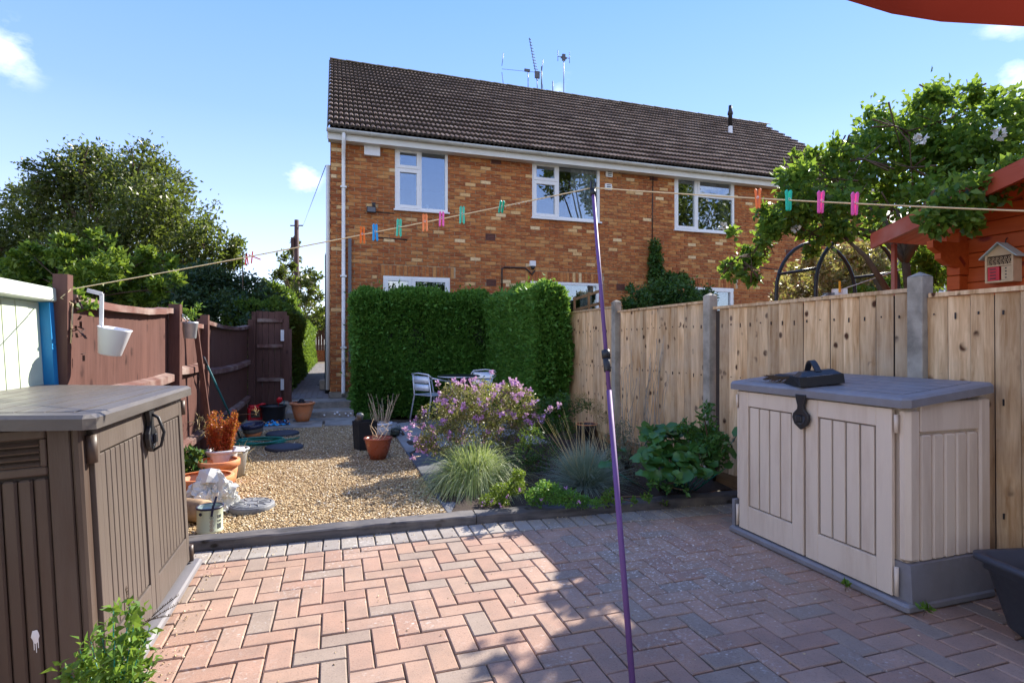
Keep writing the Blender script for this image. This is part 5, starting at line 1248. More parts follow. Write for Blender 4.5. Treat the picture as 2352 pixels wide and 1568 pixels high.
# pots along the fence
tc_ = 'terracotta'
t1 = pot(502, 1112, [(.13, 0), (.145, .05), (.165, .20)], tc_, 'terracotta pot standing half behind the front terracotta trough', sx=1.0, sy=1.0, rim=(.165, .165, .222, .012), soil=False)
t2 = pot(470, 1158, [(.14, 0), (.15, .05), (.19, .205)], tc_, 'wide terracotta pot with worn rim behind the white plastic bag', sx=1.05, sy=.95, rim=(.19, .165, .228, .012), soil=False)
t3 = pot(537, 1090, [(.095, 0), (.12, .2), (.135, .25)], 'grey_pot', 'dark grey-green metal pot at the back of the row by the gravel', rim=(.134, .235, .255, .008))
t4 = pot(512, 1098, [(.10, 0), (.13, .24), (.14, .27)], 'white_plastic', 'pale grey pot holding the red heather', rim=(.139, .25, .275, .008))
# lying trays on pot tops
for (px, py, lab) in ((478, 1040, 'white flattened plastic tray on the rim of the heather pot'), (540, 1030, 'small white plastic scrap on the grey metal pot')):
    p = at(px + 8, py + 4, d=5.15); t = empty('plastic_tray', p, lab, 'tray', rot=(.3, .2, .5)); MB().add([(-.05, -.03, 0), (.05, -.03, .01), (.06, .03, .025), (-.04, .035, .01), (-.03, 0, .03)], [(0, 1, 4), (1, 2, 4), (2, 3, 4), (3, 0, 4)]).build('tray', M['white_plastic'], t, world=False)
# white polythene sack
from mathutils import noise as mn
p = at(478, 1175, Z=.03); t = empty('plastic_sack', p, 'crumpled white polythene sack slumped behind the paint tin', 'sack'); b = MB(); N, K = 72, 44; vs = []; rr = random.Random(3)
for j in range(K + 1):
    for i in range(N):
        a = 2 * math.pi * i / N; u = j / K
        r_ = (.19 * (1 - u * .35) if u < .6 else .19 * (.79 - (u - .6) * 1.3)) * (1 + .16 * math.sin(3 * a + u * 4) + .08 * math.sin(7 * a - u * 9))
        q_ = Vector((math.cos(a) * 2.1, math.sin(a) * 2.1, u * 4)); r_ += .05 * (.5 - abs(mn.noise(q_ * 1.5))) + .03 * (.5 - abs(mn.noise(q_ * 3.4))) + .012 * mn.noise(q_ * 8) - .03
        vs.append((math.cos(a) * r_ + .03 * u, math.sin(a) * r_ * .8, .25 * u ** .8 + .05 * mn.noise(q_ * 2.3 + Vector((5, 1, 2))) + .05 * math.sin(2 * a + 1) * u))
b.add(vs, [(j * N + i, j * N + (i + 1) % N, (j + 1) * N + (i + 1) % N, (j + 1) * N + i) for j in range(K) for i in range(N)] + [tuple(K * N + i for i in range(N))], False)
b.add([(-.07, -.05, .22), (.0, -.07, .24), (.09, -.03, .22), (.08, .02, .31), (.02, .0, .33), (-.06, .01, .32), (.01, -.045, .29)], [(0, 1, 6), (1, 2, 6), (2, 3, 6), (3, 4, 6), (4, 5, 6), (5, 0, 6)])
b.add([(-.05, -.12, .12), (-.24, -.06, .17), (-.20, .06, .10), (-.12, .08, .02), (-.1, -.14, .02)], [(0, 1, 2), (0, 2, 3), (0, 3, 4)])
b.build('sack', M['bag'], t, world=False)
# paint tin
p = at(483, 1222, Z=.02); p.z = .03; t = empty('paint_tin', p, 'pale green paint tin with four small round symbols and navy handle', 'paint tin'); b = MB()
b.lathe([(.079, 0), (.082, .004), (.082, .018), (.079, .022), (.079, .155), (.081, .158)], n=30); b.build('can', M['tin'], t, world=False)
MB().lathe([(.081, .158), (.085, .162), (.085, .172), (.075, .172), (.075, .13), (.001, .128)], n=30, cap0=False).build('rim', M['navy'], t, world=False); MB().lathe([(.0745, .168), (.0745, .131), (.001, .13)], n=30, cap0=False).build('inside', M['tin_in'], t, world=False)
fa = math.atan2(-p.y, -p.x)
for k in range(4):
    z = .03 + k * .027; a = fa + .12; b = MB(); c = Vector((math.cos(a) * .0795, math.sin(a) * .0795, z)); tx = Vector((-math.sin(a), math.cos(a), 0))
    b.tube([c + tx * math.cos(q) * .010 + Vector((0, 0, math.sin(q) * .010)) for q in [i * math.pi / 8 for i in range(16)]], .0013, 4, closed=True); b.bar(c + Vector((0, 0, -.004)), c + Vector((0, 0, .004)), .003, .003); b.build('symbol', M['glazed_terra'] if k < 3 else M['navy'], t, world=False)
b = MB()
for (z, h, w_) in ((.10, .02, .10), (.03, .035, .12), (.075, .012, .08)):
    for q in range(3): a = fa + .62 + q * .16; c = Vector((math.cos(a) * .0797, math.sin(a) * .0797, z)); b.bar(c, c + Vector((0, 0, h)), .004 + .003 * (q % 2), .0012, Vector((math.cos(a), math.sin(a), 0)))
b.build('lettering', M['navy'], t, world=False)
b = MB(); a = fa - .75; c = Vector((math.cos(a) * .08, math.sin(a) * .08, .135)); b.lathe([(.0, 0), (.011, .001), (.011, .003)], n=12); b.build('lug', M['navy'], t, world=False, loc=c, rot=(0, R(90), a))
b = MB(); q0 = Vector((math.cos(fa + .1) * .086, math.sin(fa + .1) * .086, .12)); q1 = q0 + Vector((.01, 0, .065)); q2 = q1 + Vector((.015, .03, .06)); b.bar(q0, q1, .014, .005, Vector((0, 1, 0))); b.bar(q1, q2, .014, .005, Vector((0, 1, 0))); b.build('handle', M['navy'], t, world=False)
# log
p = at(441, 1196, Z=.03); t = empty('cut_log', p, 'short cut log lying beside the paint tin at the shed corner', 'log', rot=(0, 0, .1)); b = MB(); b.lathe([(.07, 0), (.085, .02), (.083, .24), (.07, .26)], c=(0, 0, -.13), n=16, cap1=True, mod=lambda a, z: 1 + .05 * math.sin(4 * a)); b.build('log', M['log'], t, world=False, loc=(0, 0, .08), rot=(R(90), 0, .9))
# hanging planters
p = at(258, 785, X=FXL + .20); hpn = empty('hanging_planter', p, 'white planter hung askew by a long hook over the brown fence', 'planter', rot=(0, .20, -.3))
b = MB(); b.lathe([(.052, -.075), (.057, -.07), (.082, .072), (.086, .08), (.078, .08), (.05, -.06)], n=28); b.build('pot', M['white_plastic'], hpn, world=False)
b = MB(); b.bar((-.075, 0, .05), (-.115, .0, .26), .022, .006, Vector((0, 1, 0))); b.build('hook', M['white_plastic'], hpn, world=False)
b = MB(); b.bar((-.112, 0, .258), (-.20, 0, .262), .022, .006, Vector((0, 1, 0))); b.build('hook_top', M['white_plastic'], hpn, world=False)
p = at(436, 757, X=FXL + .10); t = empty('hanging_planter', p, 'small grey metal bucket planter hung from the far brown fence panel', 'planter'); b = MB(); b.lathe([(.05, -.085), (.054, -.08), (.068, .05), (.073, .055), (.073, .075), (.066, .076), (.05, -.07)], n=20); b.build('bucket', M['grey_pot'], t, world=False)
b = MB(); b.tube([(0, -.07, .06), (-.05, -.07, .13), (-.1, -.07, .16), (-.13, -.06, .12)], .006, 5); b.tube([(0, .07, .06), (-.05, .07, .13), (-.1, .07, .16), (-.13, .06, .12)], .006, 5); b.build('hook', M['grey_pot'], t, world=False)
# pots on the right edge of the gravel
t = pot(869, 1052, [(.085, 0), (.12, .1), (.145, .205), (.15, .225)], 'glazed_terra', 'brown glazed pot on the gravel holding bare twigs', rim=(.148, .21, .232, .008))
b = MB(); rr = random.Random(5)
for k in range(7):
    x, y = rr.uniform(-.07, .07), rr.uniform(-.06, .06); q = Vector((x, y, .19)); pts = [q]
    for s_ in range(4): q = q + Vector((rr.uniform(-.06, .045), rr.uniform(-.02, .02), rr.uniform(.0, .085))); pts.append(q)
    b.tube(pts, [.005, .004, .0035, .003, .002], 5)
b.build('bare_twigs', M['dry'], t, world=False)
p = at(839, 1033, Z=.04); t = empty('plant_pot', p + Vector((0, .1, 0)), 'tall black plastic square pot with wilted seed heads', 'plant pot', rot=(0, 0, .3)); b = MB(); w = .10; b.add([(-w, -w, 0), (w, -w, 0), (w, w, 0), (-w, w, 0), (-w * 1.15, -w * 1.15, .33), (w * 1.15, -w * 1.15, .33), (w * 1.15, w * 1.15, .33), (-w * 1.15, w * 1.15, .33), (-w * 1.05, -w * 1.05, .33), (w * 1.05, -w * 1.05, .33), (w * 1.05, w * 1.05, .33), (-w * 1.05, w * 1.05, .33), (-w, -w, .29), (w, -w, .29), (w, w, .29), (-w, w, .29)], [(3, 2, 1, 0), (0, 1, 5, 4), (1, 2, 6, 5), (2, 3, 7, 6), (3, 0, 4, 7), (4, 5, 9, 8), (5, 6, 10, 9), (6, 7, 11, 10), (7, 4, 8, 11), (8, 9, 13, 12), (9, 10, 14, 13), (10, 11, 15, 14), (11, 8, 12, 15), (12, 13, 14, 15)]); b.build('pot', M['black'], t, world=False)
b = MB(); [b.lathe([(.005, -.03), (.035, 0), (.04, .03), (.015, .055)], c=(random.uniform(-.09, .07), random.uniform(-.06, .06), .33 + random.uniform(0, .05)), n=9, cap1=True, mod=lambda a, z: 1 + .25 * math.sin(3 * a + z * 90)) for k in range(4)]; b.build('seed_heads', M['grey_glaze'], t, world=False)
t = pot(880, 1012, [(.11, 0), (.13, .12), (.14, .20)], 'white_plastic', 'pale ribbed pot full of dry upright stems on the slabs', rim=(.139, .17, .205, .008)); t.location += Vector((0, .25, 0))
b = MB(); rr = random.Random(8)
for k in range(34):
    a, r_ = rr.uniform(0, 6.28), rr.uniform(0, .1); q = Vector((math.cos(a) * r_, math.sin(a) * r_, .17)); dd = Vector((math.cos(a) * rr.uniform(0, .5), math.sin(a) * .3, 1)); pts = [q]; H = rr.uniform(.15, .42)
    for s_ in range(4): q = q + dd * (H / 4) + Vector((rr.uniform(-.012, .012), rr.uniform(-.012, .012), 0)); pts.append(q)
    b.tube(pts, [.0035, .003, .0028, .0024, .002], 4)
b.build('dry_stems', M['dry'], t, world=False)
t = pot(908, 1003, [(.07, 0), (.085, .09)], 'black', 'small black pot of rosemary beside the pale ribbed pot', z=.055)
t.location += Vector((.0, .12, 0))
t = pot(1312, 975, [(.10, 0), (.14, .12), (.15, .16)], 'teal', 'teal glazed pot behind the ornamental grasses near the fence', z=.05)
t = pot(1347, 1008, [(.09, 0), (.125, .16), (.135, .20)], 'black', 'black pot with terracotta coloured rim among the grass stems', z=.05)
b = MB(); b.tube([(math.cos(a) * .135, math.sin(a) * .135, .2) for a in [k * math.pi / 12 for k in range(24)]], .007, 6, closed=True); b.build('rim', M['terracotta'], t, world=False)
# white ornament by the wall
p = at(740, 884, Z=.27); t = empty('garden_ornament', p, 'small black and white duck-like ornament on the side path', 'ornament', rot=(0, 0, .5)); b = MB(); b.lathe([(.03, 0), (.075, .05), (.06, .13), (.02, .17)], sx=1.5, n=14, cap1=True); b.build('body', M['white_plastic'], t, world=False, rot=(0, .5, 0)); b = MB(); b.lathe([(.02, 0), (.035, .04), (.035, .07), (.01, .1)], c=(.1, 0, .15), n=12, cap1=True); b.build('head', M['black'], t, world=False); MB().cbox(-.1, .08, -.06, .06, 0, .02, .005).build('foot', M['black'], t, world=False)
# drain hopper box on path
p = at(728, 880, Z=.27); t = empty('drain_cover', (-.17, 13.2, .27), 'low grey box against the house wall on the side path', 'drain box'); MB().cbox(-.12, .08, -.3, .3, 0, .22, .02).build('box', M['concrete'], t, world=False)

# ------------------------------------------------------------------ bistro set
CHX, CHY = 1.62, 9.05; sz_ = .055
def chair(loc, rz, label):
    t = empty('bistro_chair', loc, label, 'chair', 'aluminium chairs at the round table', rot=(0, 0, rz))
    for sx in (-1, 1):
        MB().tube([(sx * .25, .26, 0), (sx * .235, .20, .42), (sx * .24, .16, .63), (sx * .245, .0, .66), (sx * .235, -.20, .70)], .0125, 8).build('leg', M['alu'], t, world=False)
        MB().tube([(sx * .235, -.28, 0), (sx * .22, -.20, .42), (sx * .20, -.24, .74)], .0125, 8).build('leg', M['alu'], t, world=False)
    MB().tube([(-.235, -.18, .69), (-.21, -.25, .755), (0, -.29, .775), (.21, -.25, .755), (.235, -.18, .69)], .0125, 8).build('top_rail', M['alu'], t, world=False)
    b = MB(); N = 8
    for (za_, zb_) in ((.62, .73), (.50, .605)):
        vs = []
        for z in (za_, zb_):
            for dd in (0, .008):
                for i in range(N + 1): u = i / N * 2 - 1; vs.append((u * .195, -.262 + .035 * u * u + dd - (z - .5) * .08, z))
        n = N + 1; s = MB(); s.add(vs, [(i + 1, i, 2 * n + i, 2 * n + i + 1) for i in range(N)] + [(n + i, n + i + 1, 3 * n + i + 1, 3 * n + i) for i in range(N)] + [(2 * n + i + 1, 2 * n + i, 3 * n + i, 3 * n + i + 1) for i in range(N)], True); s.build('back_slat', M['alu'], t, world=False)
    MB().cbox(-.21, .21, -.21, .20, .415, .435, .008).build('seat', M['alu'], t, world=False)
    MB().tube([(-.225, .19, .25), (.225, .19, .25)], .008, 6).build('stretcher', M['alu'], t, world=False)
chair((1.52, 8.85, sz_), R(-62), 'aluminium bistro chair at the left of the table, back slats facing the gravel')
chair((2.45, 9.35, sz_), R(150), 'aluminium bistro chair on the far side of the table by the hedge')
t = empty('bistro_table', (1.98, 9.0, sz_), 'round dark topped bistro table in front of the hedge', 'table'); MB().lathe([(.34, 0), (.345, .006), (.345, .022), (.33, .026), (.001, .026)], c=(0, 0, .69), n=36).build('tabletop', M['black'], t, world=False)
MB().lathe([(.348, .004), (.352, .008), (.352, .018), (.346, .02)], c=(0, 0, .688), n=36, cap0=False).build('metal_edge', M['alu'], t, world=False)
for k in range(4): a = k * math.pi / 2 + .4; MB().tube([(math.cos(a) * .26, math.sin(a) * .26, 0), (math.cos(a) * .05, math.sin(a) * .05, .35), (math.cos(a) * .22, math.sin(a) * .22, .69)], .012, 7).build('leg', M['alu'], t, world=False)
# ------------------------------------------------------------------ vegetation
LM = {}
LM['hedge'] = leafmat('hedge_leaf', [(.06, .18, .028), (.09, .25, .04), (.13, .31, .055), (.18, .38, .07)], .38)
LM['tree'] = leafmat('big_tree_leaf', [(.03, .045, .012), (.05, .07, .018), (.075, .09, .025), (.11, .10, .03)], .35, .4)
LM['lime'] = leafmat('lime_leaf', [(.05, .11, .012), (.09, .17, .018), (.16, .24, .025), (.24, .32, .04)], .4)
LM['conifer'] = leafmat('dark_conifer', [(.018, .045, .02), (.03, .07, .03), (.05, .10, .045)], .2)
LM['rose'] = leafmat('rose_leaf', [(.04, .11, .02), (.07, .17, .028), (.15, .27, .035), (.30, .42, .045)], .55, .35, .45)
LM['ivy'] = leafmat('ivy_leaf', [(.02, .06, .014), (.035, .10, .022), (.06, .14, .03)], .25)
LM['broad'] = leafmat('broad_leaf', [(.03, .10, .022), (.05, .15, .03), (.08, .19, .04)], .3, .35, .4)
LM['flowerbush'] = leafmat('wallflower_foliage', [(.16, .16, .05), (.26, .22, .09), (.36, .29, .14), (.14, .19, .04), (.44, .36, .2)], .35)
LM['petal'] = leafmat('purple_petal', [(.52, .22, .62), (.66, .32, .72), (.78, .45, .78), (.64, .28, .66)], .3)
LM['stipa'] = leafmat('pale_grass', [(.14, .22, .05), (.28, .36, .11), (.46, .5, .24), (.66, .66, .42)], .4)
LM['fescue'] = leafmat('blue_fescue', [(.14, .22, .18), (.22, .31, .27), (.34, .42, .36), (.42, .43, .32)], .3)
LM['straw'] = leafmat('straw_stalk', [(.4, .28, .14), (.55, .42, .22), (.68, .54, .32)], .2)
LM['red'] = leafmat('rust_heather', [(.30, .022, .012), (.48, .045, .02), (.6, .09, .03), (.6, .2, .08)], .35)
LM['rusty'] = leafmat('bronze_shrub', [(.28, .19, .09), (.40, .27, .14), (.50, .32, .17), (.20, .21, .06), (.5, .18, .09)], .4)
LM['fresh'] = leafmat('fresh_leaf', [(.06, .14, .02), (.10, .21, .03), (.17, .29, .04)], .4)
LM['grey_green'] = leafmat('lavender_leaf', [(.07, .09, .06), (.11, .13, .09), (.16, .18, .12)], .2)
LM['path_hedge'] = leafmat('sunny_hedge_leaf', [(.05, .12, .02), (.10, .19, .03), (.18, .29, .05)], .4)

def cat_np(L): 
    V = []; F = []; n = 0
    for v, f in L: V.append(v); F.append(f + n); n += len(v)
    return np.concatenate(V), np.concatenate(F)
# --- clipped hedges: dense sprays on all faces, dark core
def hedge(name_label, x0, x1, y0, y1, z0, z1, dens, L, mat, cat='hedge', rnd=.05, lean=0):
    t = empty('clipped_hedge', ((x0 + x1) / 2, (y0 + y1) / 2, z0), name_label, cat)
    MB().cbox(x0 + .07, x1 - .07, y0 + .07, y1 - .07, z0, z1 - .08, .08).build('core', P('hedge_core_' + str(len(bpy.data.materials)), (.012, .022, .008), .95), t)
    Ps, Ns = [], []
    faces = [((x0, x1), (z0, z1), 'y0'), ((x0, x1), (z0, z1), 'y1'), ((y0, y1), (z0, z1), 'x0'), ((y0, y1), (z0, z1), 'x1'), ((x0, x1), (y0, y1), 'z')]
    for (ra, rb_, k) in faces:
        A = (ra[1] - ra[0]) * (rb_[1] - rb_[0]); n = int(A * dens)
        if k == 'y1': n //= 5
        a = np.random.uniform(*ra, n); b = np.random.uniform(*rb_, n); dep = np.random.exponential(.028, n)
        if k == 'y0': p = np.stack([a, y0 + dep, b], 1); nn = (0, -1, 0)
        elif k == 'y1': p = np.stack([a, y1 - dep, b], 1); nn = (0, 1, 0)
        elif k == 'x0': p = np.stack([x0 + dep, a, b], 1); nn = (-1, 0, 0)
        elif k == 'x1': p = np.stack([x1 - dep, a, b], 1); nn = (1, 0, 0)
        else: p = np.stack([a, b, z1 - dep], 1); nn = (0, 0, 1)
        Ps.append(p); Ns.append(np.broadcast_to(np.array(nn, float), (n, 3)))
    p = np.concatenate(Ps); nn = np.concatenate(Ns)
    # round the upper edges and make the outline wander
    ex = .16
    top = np.clip((p[:, 2] - (z1 - ex)) / ex, 0, 1) ** 2 * .10
    cx, cy = (x0 + x1) / 2, (y0 + y1) / 2
    for ax, c, h in ((0, cx, (x1 - x0) / 2), (1, cy, (y1 - y0) / 2)): p[:, ax] = np.where(np.abs(p[:, ax] - c) > h - .12, c + np.sign(p[:, ax] - c) * (np.abs(p[:, ax] - c) - top), p[:, ax])
    edge = np.minimum(np.minimum(p[:, 0] - x0, x1 - p[:, 0]), 1) ; edge = np.clip(1 - edge / .2, 0, 1); p[:, 2] -= np.where(nn[:, 2] > .5, edge ** 2 * .12, 0)
    so = (np.random.uniform(0, 1, len(p)) < .05) * np.random.exponential(.035, len(p)); p = p + nn * so[:, None]
    w = rnd * (np.sin(p[:, 0] * 5.1 + p[:, 2] * 3) + np.sin(p[:, 1] * 4.3 - p[:, 2] * 4.7) + np.sin(p[:, 0] * 11 + 1) * .5) * .5
    p = p + nn * w[:, None] * .8
    V, F = leaf_arrays(p, L, .42, N=nn * .9, up=.35, spread=.75)
    npmesh('foliage', V, F, mat, t); return t
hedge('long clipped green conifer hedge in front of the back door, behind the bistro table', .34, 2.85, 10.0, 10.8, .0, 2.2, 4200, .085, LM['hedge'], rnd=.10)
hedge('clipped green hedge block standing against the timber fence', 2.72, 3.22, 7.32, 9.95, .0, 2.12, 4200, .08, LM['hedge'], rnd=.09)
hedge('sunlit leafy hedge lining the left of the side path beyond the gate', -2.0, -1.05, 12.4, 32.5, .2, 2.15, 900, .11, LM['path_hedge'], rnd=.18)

def branch_tree(b, p, d, L, r, depth, rr, tips, spread=.6, n=3, up=.2):
    q = p + d * L; m = p.lerp(q, .5) + Vector((rr.uniform(-1, 1), rr.uniform(-1, 1), rr.uniform(-1, 1))) * L * .07
    b.tube([p, m, q], [r, r * .82, r * .65], 6)
    if depth == 0: tips.append(q); return
    for k in range(n):
        dd = (d + Vector((rr.uniform(-1, 1), rr.uniform(-1, 1), rr.uniform(-.5, .8))) * spread + Vector((0, 0, up * .3))).normalized()
        branch_tree(b, q, dd, L * rr.uniform(.62, .85), r * .62, depth - 1, rr, tips, spread, n, up)
def crown_tree(base, label, clumps, dist, nleaf, L, mat, name='tree', trunk_r=.15, cat='tree', shell=.5, depthf=1.0, barkm='bark', up=.2, asp=.5, trunk_top=None, limbs=True, ddist=.12, group=None):
    "clumps: (px, py, radius px) as seen in the photo, spread in depth around dist"
    t = empty(name, base, label, cat, group); rr = random.Random(hash(label) % 9999 if False else len(label) * 7 + len(clumps))
    cl = []; 
    for (px, py, rp) in clumps:
        d = dist * (1 + rr.uniform(-ddist, ddist)); c = at(px, py, d=d); cl.append((c, rp / FX * d))
    tot_ = sum(r ** 2 for c, r in cl); Ls = []
    for c, r in cl:
        n = max(20, int(nleaf * r * r / tot_))
        k = max(3, n // 60)       # sub clumps
        sub_c, sd_ = clump_pts(c, (r, r * depthf, r * .9), k, shell)
        idx = np.random.randint(0, k, n); off = np.random.normal(0, 1, (n, 3)) * r * .20
        p = sub_c[idx] + off
        nn = nrm(p - np.array(c))
        Ls.append(leaf_arrays(p, L, asp, N=nn * .5, up=up, spread=.8))
    V, F = cat_np(Ls); npmesh('crown', V, F, mat, t)
    b = MB(); top = Vector((sum(c.x for c, r in cl) / len(cl), sum(c.y for c, r in cl) / len(cl), 0)); zmin = min(c.z for c, r in cl)
    fork = base.lerp(Vector((top.x, top.y, zmin)), .6); fork.z = max(base.z + .3, zmin * .75 + base.z * .25) if trunk_top is None else trunk_top
    b.tube([base, base.lerp(fork, .5) + Vector((trunk_r * .3, 0, 0)), fork], [trunk_r, trunk_r * .85, trunk_r * .7], 9)
    if limbs:
        for c, r in cl:
            m = fork.lerp(c, .5) + Vector((rr.uniform(-1, 1), rr.uniform(-1, 1), rr.uniform(.0, 1))) * r * .2
            b.tube([fork, m, c], [trunk_r * .38, trunk_r * .25, trunk_r * .1], 6)
            for k in range(5):
                dd = Vector((rr.gauss(0, 1), rr.gauss(0, 1), rr.gauss(0, 1))).normalized() * r * .9; b.tube([m.lerp(c, rr.uniform(.2, 1)), c + dd * .5, c + dd], [trunk_r * .12, trunk_r * .08, trunk_r * .03], 4)
    b.build('trunk', M[barkm], t); return t
# big tree on the left
big = [(120, 410, 48), (185, 385, 55), (250, 400, 65), (320, 390, 62), (375, 425, 55), (75, 470, 55), (150, 480, 80), (240, 490, 95), (340, 490, 90), (420, 500, 62), (25, 545, 50), (90, 570, 80), (190, 590, 95), (300, 590, 95), (400, 580, 80), (470, 560, 55), (515, 575, 40), (-40, 560, 60), (460, 625, 50), (0, 620, 50), (525, 610, 28)]
crown_tree(at(250, 760, d=21), 'large dark tree with dense rounded crown filling the left skyline', big, 21, 42000, .17, LM['tree'], name='broadleaf_tree', trunk_r=.35, ddist=.08, shell=.45)
crown_tree(at(120, 760, d=7.2), 'sprawling light green shrub growing over the brown fence', [(40, 610, 40), (75, 590, 35), (110, 640, 45), (150, 575, 35), (190, 600, 40), (230, 560, 28), (180, 650, 45), (245, 620, 45), (300, 640, 40), (330, 600, 30), (60, 660, 40), (250, 670, 40), (340, 660, 45), (390, 660, 30), (400, 610, 22), (120, 600, 25)], 7.4, 8500, .085, LM['lime'], name='shrub', trunk_r=.04, shell=.35, cat='shrub', ddist=.06)
crown_tree(at(60, 760, d=9), 'dark green hedge mass low at the far left behind the cream shed', [(-20, 640, 50), (40, 640, 45), (100, 660, 45), (170, 680, 50), (260, 690, 50), (330, 690, 45), (400, 690, 35)], 9.5, 9000, .10, LM['conifer'], name='shrub', cat='shrub', trunk_r=.05, limbs=False)
crown_tree(at(520, 760, d=11.5), 'broad dark yew-like bush arching behind the far fence panel', [(400, 660, 45), (450, 655, 45), (500, 670, 55), (555, 680, 50), (605, 700, 40), (640, 720, 26), (450, 710, 50), (530, 720, 50), (590, 740, 30), (420, 640, 25)], 12, 20000, .085, LM['conifer'], name='conifer_bush', cat='bush', trunk_r=.08, limbs=False, shell=.6)
crown_tree(at(598, 760, d=24), 'small pointed conifer beside the bright bush on the skyline', [(600, 648, 10), (599, 662, 17), (600, 680, 22), (600, 700, 24)], 24, 1600, .2, LM['conifer'], name='conifer', trunk_r=.1, limbs=False)
crown_tree(at(640, 800, d=19), 'bright green rounded bush left of the telegraph pole', [(630, 672, 20), (650, 690, 26), (620, 695, 22), (668, 710, 22), (642, 720, 24)], 19, 3500, .16, LM['path_hedge'], name='shrub', cat='shrub', trunk_r=.06, limbs=False)
crown_tree(at(695, 790, d=31), 'thin open tree behind the telegraph pole', [(668, 585, 18), (672, 560, 12), (648, 610, 24), (690, 630, 24), (715, 640, 20), (660, 650, 30), (700, 670, 32), (725, 690, 22), (690, 710, 36), (650, 625, 14), (725, 725, 28), (742, 740, 25)], 31, 4200, .24, LM['tree'], name='birch_tree', trunk_r=.12, shell=.4)
crown_tree(at(760, 800, d=60), 'distant green treeline trees behind the passage', [(690, 745, 22), (715, 750, 22), (740, 745, 26), (765, 750, 26)], 60, 1500, .5, LM['tree'], name='distant_tree', trunk_r=.2, limbs=False)
# pole, thin aerial mast, far fence and cottage bits
pb = at(681, 790, d=32); pb.z = .2; pt = at(679, 505, d=32)
up_ = empty('telegraph_pole', pb, 'tall dark wooden telegraph pole beyond the side path', 'telegraph pole'); MB().tube([pb, Vector((pb.x, pb.y, pt.z))], [.17, .12], 10).build('pole', M['pole_wood'], up_)
b = MB(); z = pt.z - .35; b.bar((pb.x - .35, pb.y, z), (pb.x + .35, pb.y, z + .05), .05, .06); b.box(pb.x - .3, pb.x - .12, pb.y - .2, pb.y, z - 1.3, z - .7); b.build('crossarm', M['pole_wood'], up_)
b = MB(); b.tube([(pb.x + .35, pb.y, z + .05), (HX0 - .1, HYF + .4, 4.9)], .008, 4); b.build('telephone_wire', M['grey_metal'], up_)
m0 = at(558, 700, d=12.5); m1 = at(557, 578, d=12.5); ms = empty('thin_pole', Vector((m0.x, m0.y, 0)), 'thin dark rod standing up from the bushes below the washing line', 'pole'); MB().tube([Vector((m0.x, m0.y, 0)), m1], .013, 6).build('rod', M['bark'], ms)
ff = empty('passage_fence', (-.6, 34, .25), 'brown fence closing the far end of the side path', 'fence')
for i in range(26): MB().box(-2.6 + i * .15, -2.46 + i * .15, 34, 34.03, .25, 2.2).build('board', M['brown_fence'], ff)
MB().box(-2.6, 1.2, 33.9, 33.98, .25, .9).build('brick_base', M['brick'], ff)

# --- rose tree on the right
rose = [(2160, 290, 88), (2060, 300, 80), (2260, 285, 82), (2340, 330, 85), (1990, 375, 68), (2095, 395, 92), (2220, 395, 95), (2330, 430, 70), (1915, 420, 60), (1955, 480, 66), (1850, 450, 58), (1815, 500, 52), (1750, 560, 36), (1695, 600, 34), (1725, 622, 32), (1880, 500, 50), (1810, 420, 34), (1790, 520, 30), (1850, 430, 55), (1800, 470, 44), (1870, 545, 34), (1760, 560, 30), (2050, 490, 70), (2150, 470, 72), (1865, 385, 40), (2135, 215, 36), (2230, 215, 38), (2300, 235, 30), (1940, 340, 36), (1825, 370, 16), (1690, 530, 16), (2345, 240, 26), (1675, 615, 20)]
rt = crown_tree(at(2078, 780, d=4.95), 'tall climbing rose tree with glossy green leaves and white blooms behind the fence', rose, 5.3, 19000, .070, LM['rose'], name='rose_tree', trunk_r=.045, shell=.4, ddist=.10, up=.0, asp=.62, trunk_top=1.9, limbs=False)
rose2 = [(2200, 455, 60), (2270, 430, 55), (2150, 500, 45), (2330, 400, 40), (2230, 500, 30)]
Ls = []
for (px, py, rp) in rose2:
    c = at(px, py, d=3.75); r = rp / FX * 3.75; p, _ = clump_pts(c, (r, r * .6, r), 210, .2); Ls.append(leaf_arrays(p, .066, .6, up=-.3))
V, F = cat_np(Ls); npmesh('overhanging_spray', V, F, LM['rose'], rt)
b = MB(); f0 = at(2080, 600, d=4.9); b.tube([at(2092, 700, d=4.9), f0], [.04, .03], 7); b.build('limb', M['bark'], rt); b = MB(); rr = random.Random(77)
for (px, py, rp) in rose:
    c = at(px, py, d=5.25)
    for k in range(5): dd = Vector((rr.gauss(0, 1), rr.gauss(0, 1), rr.gauss(0, 1))).normalized() * rp / FX * 5; b.tube([c - dd * .9, c + Vector((rr.uniform(-.04, .04), 0, .04)), c + dd], [.009, .006, .003], 4)
tag(b.build('twigs', M['bark'], rt), kind='stuff')
for (px, py, d) in ((2000, 560, 5.0), (1950, 520, 5.1), (2060, 480, 5.1), (2110, 470, 5.2), (1990, 470, 5.3), (2150, 430, 4.6), (2230, 430, 3.9)): q = at(px, py, d=d); MB().tube([f0, f0.lerp(q, .5) + Vector((0, 0, .1)), q], [.03, .02, .01], 6).build('limb', M['bark'], rt)
b = MB(); b.tube([at(2060, 700, d=4.9), at(1990, 590, d=4.9), at(1940, 545, d=5.0)], [.03, .022, .012], 7); b.build('limb', M['bark'], rt)
for (px, py, d) in ((2114, 321, 4.55), (2296, 308, 4.5), (1662, 520, 5.2), (1828, 524, 4.9)):
    c = at(px, py, d=d); r = .045 if px > 2000 else .035
    p, _ = clump_pts(c, (r * .55,) * 3, 26, .3); V, F = leaf_arrays(p, r * 1.0, .9, N=nrm(p - np.array(c)), spread=.3, up=.1); npmesh('rose_bloom', V, F, M['bag'], rt)
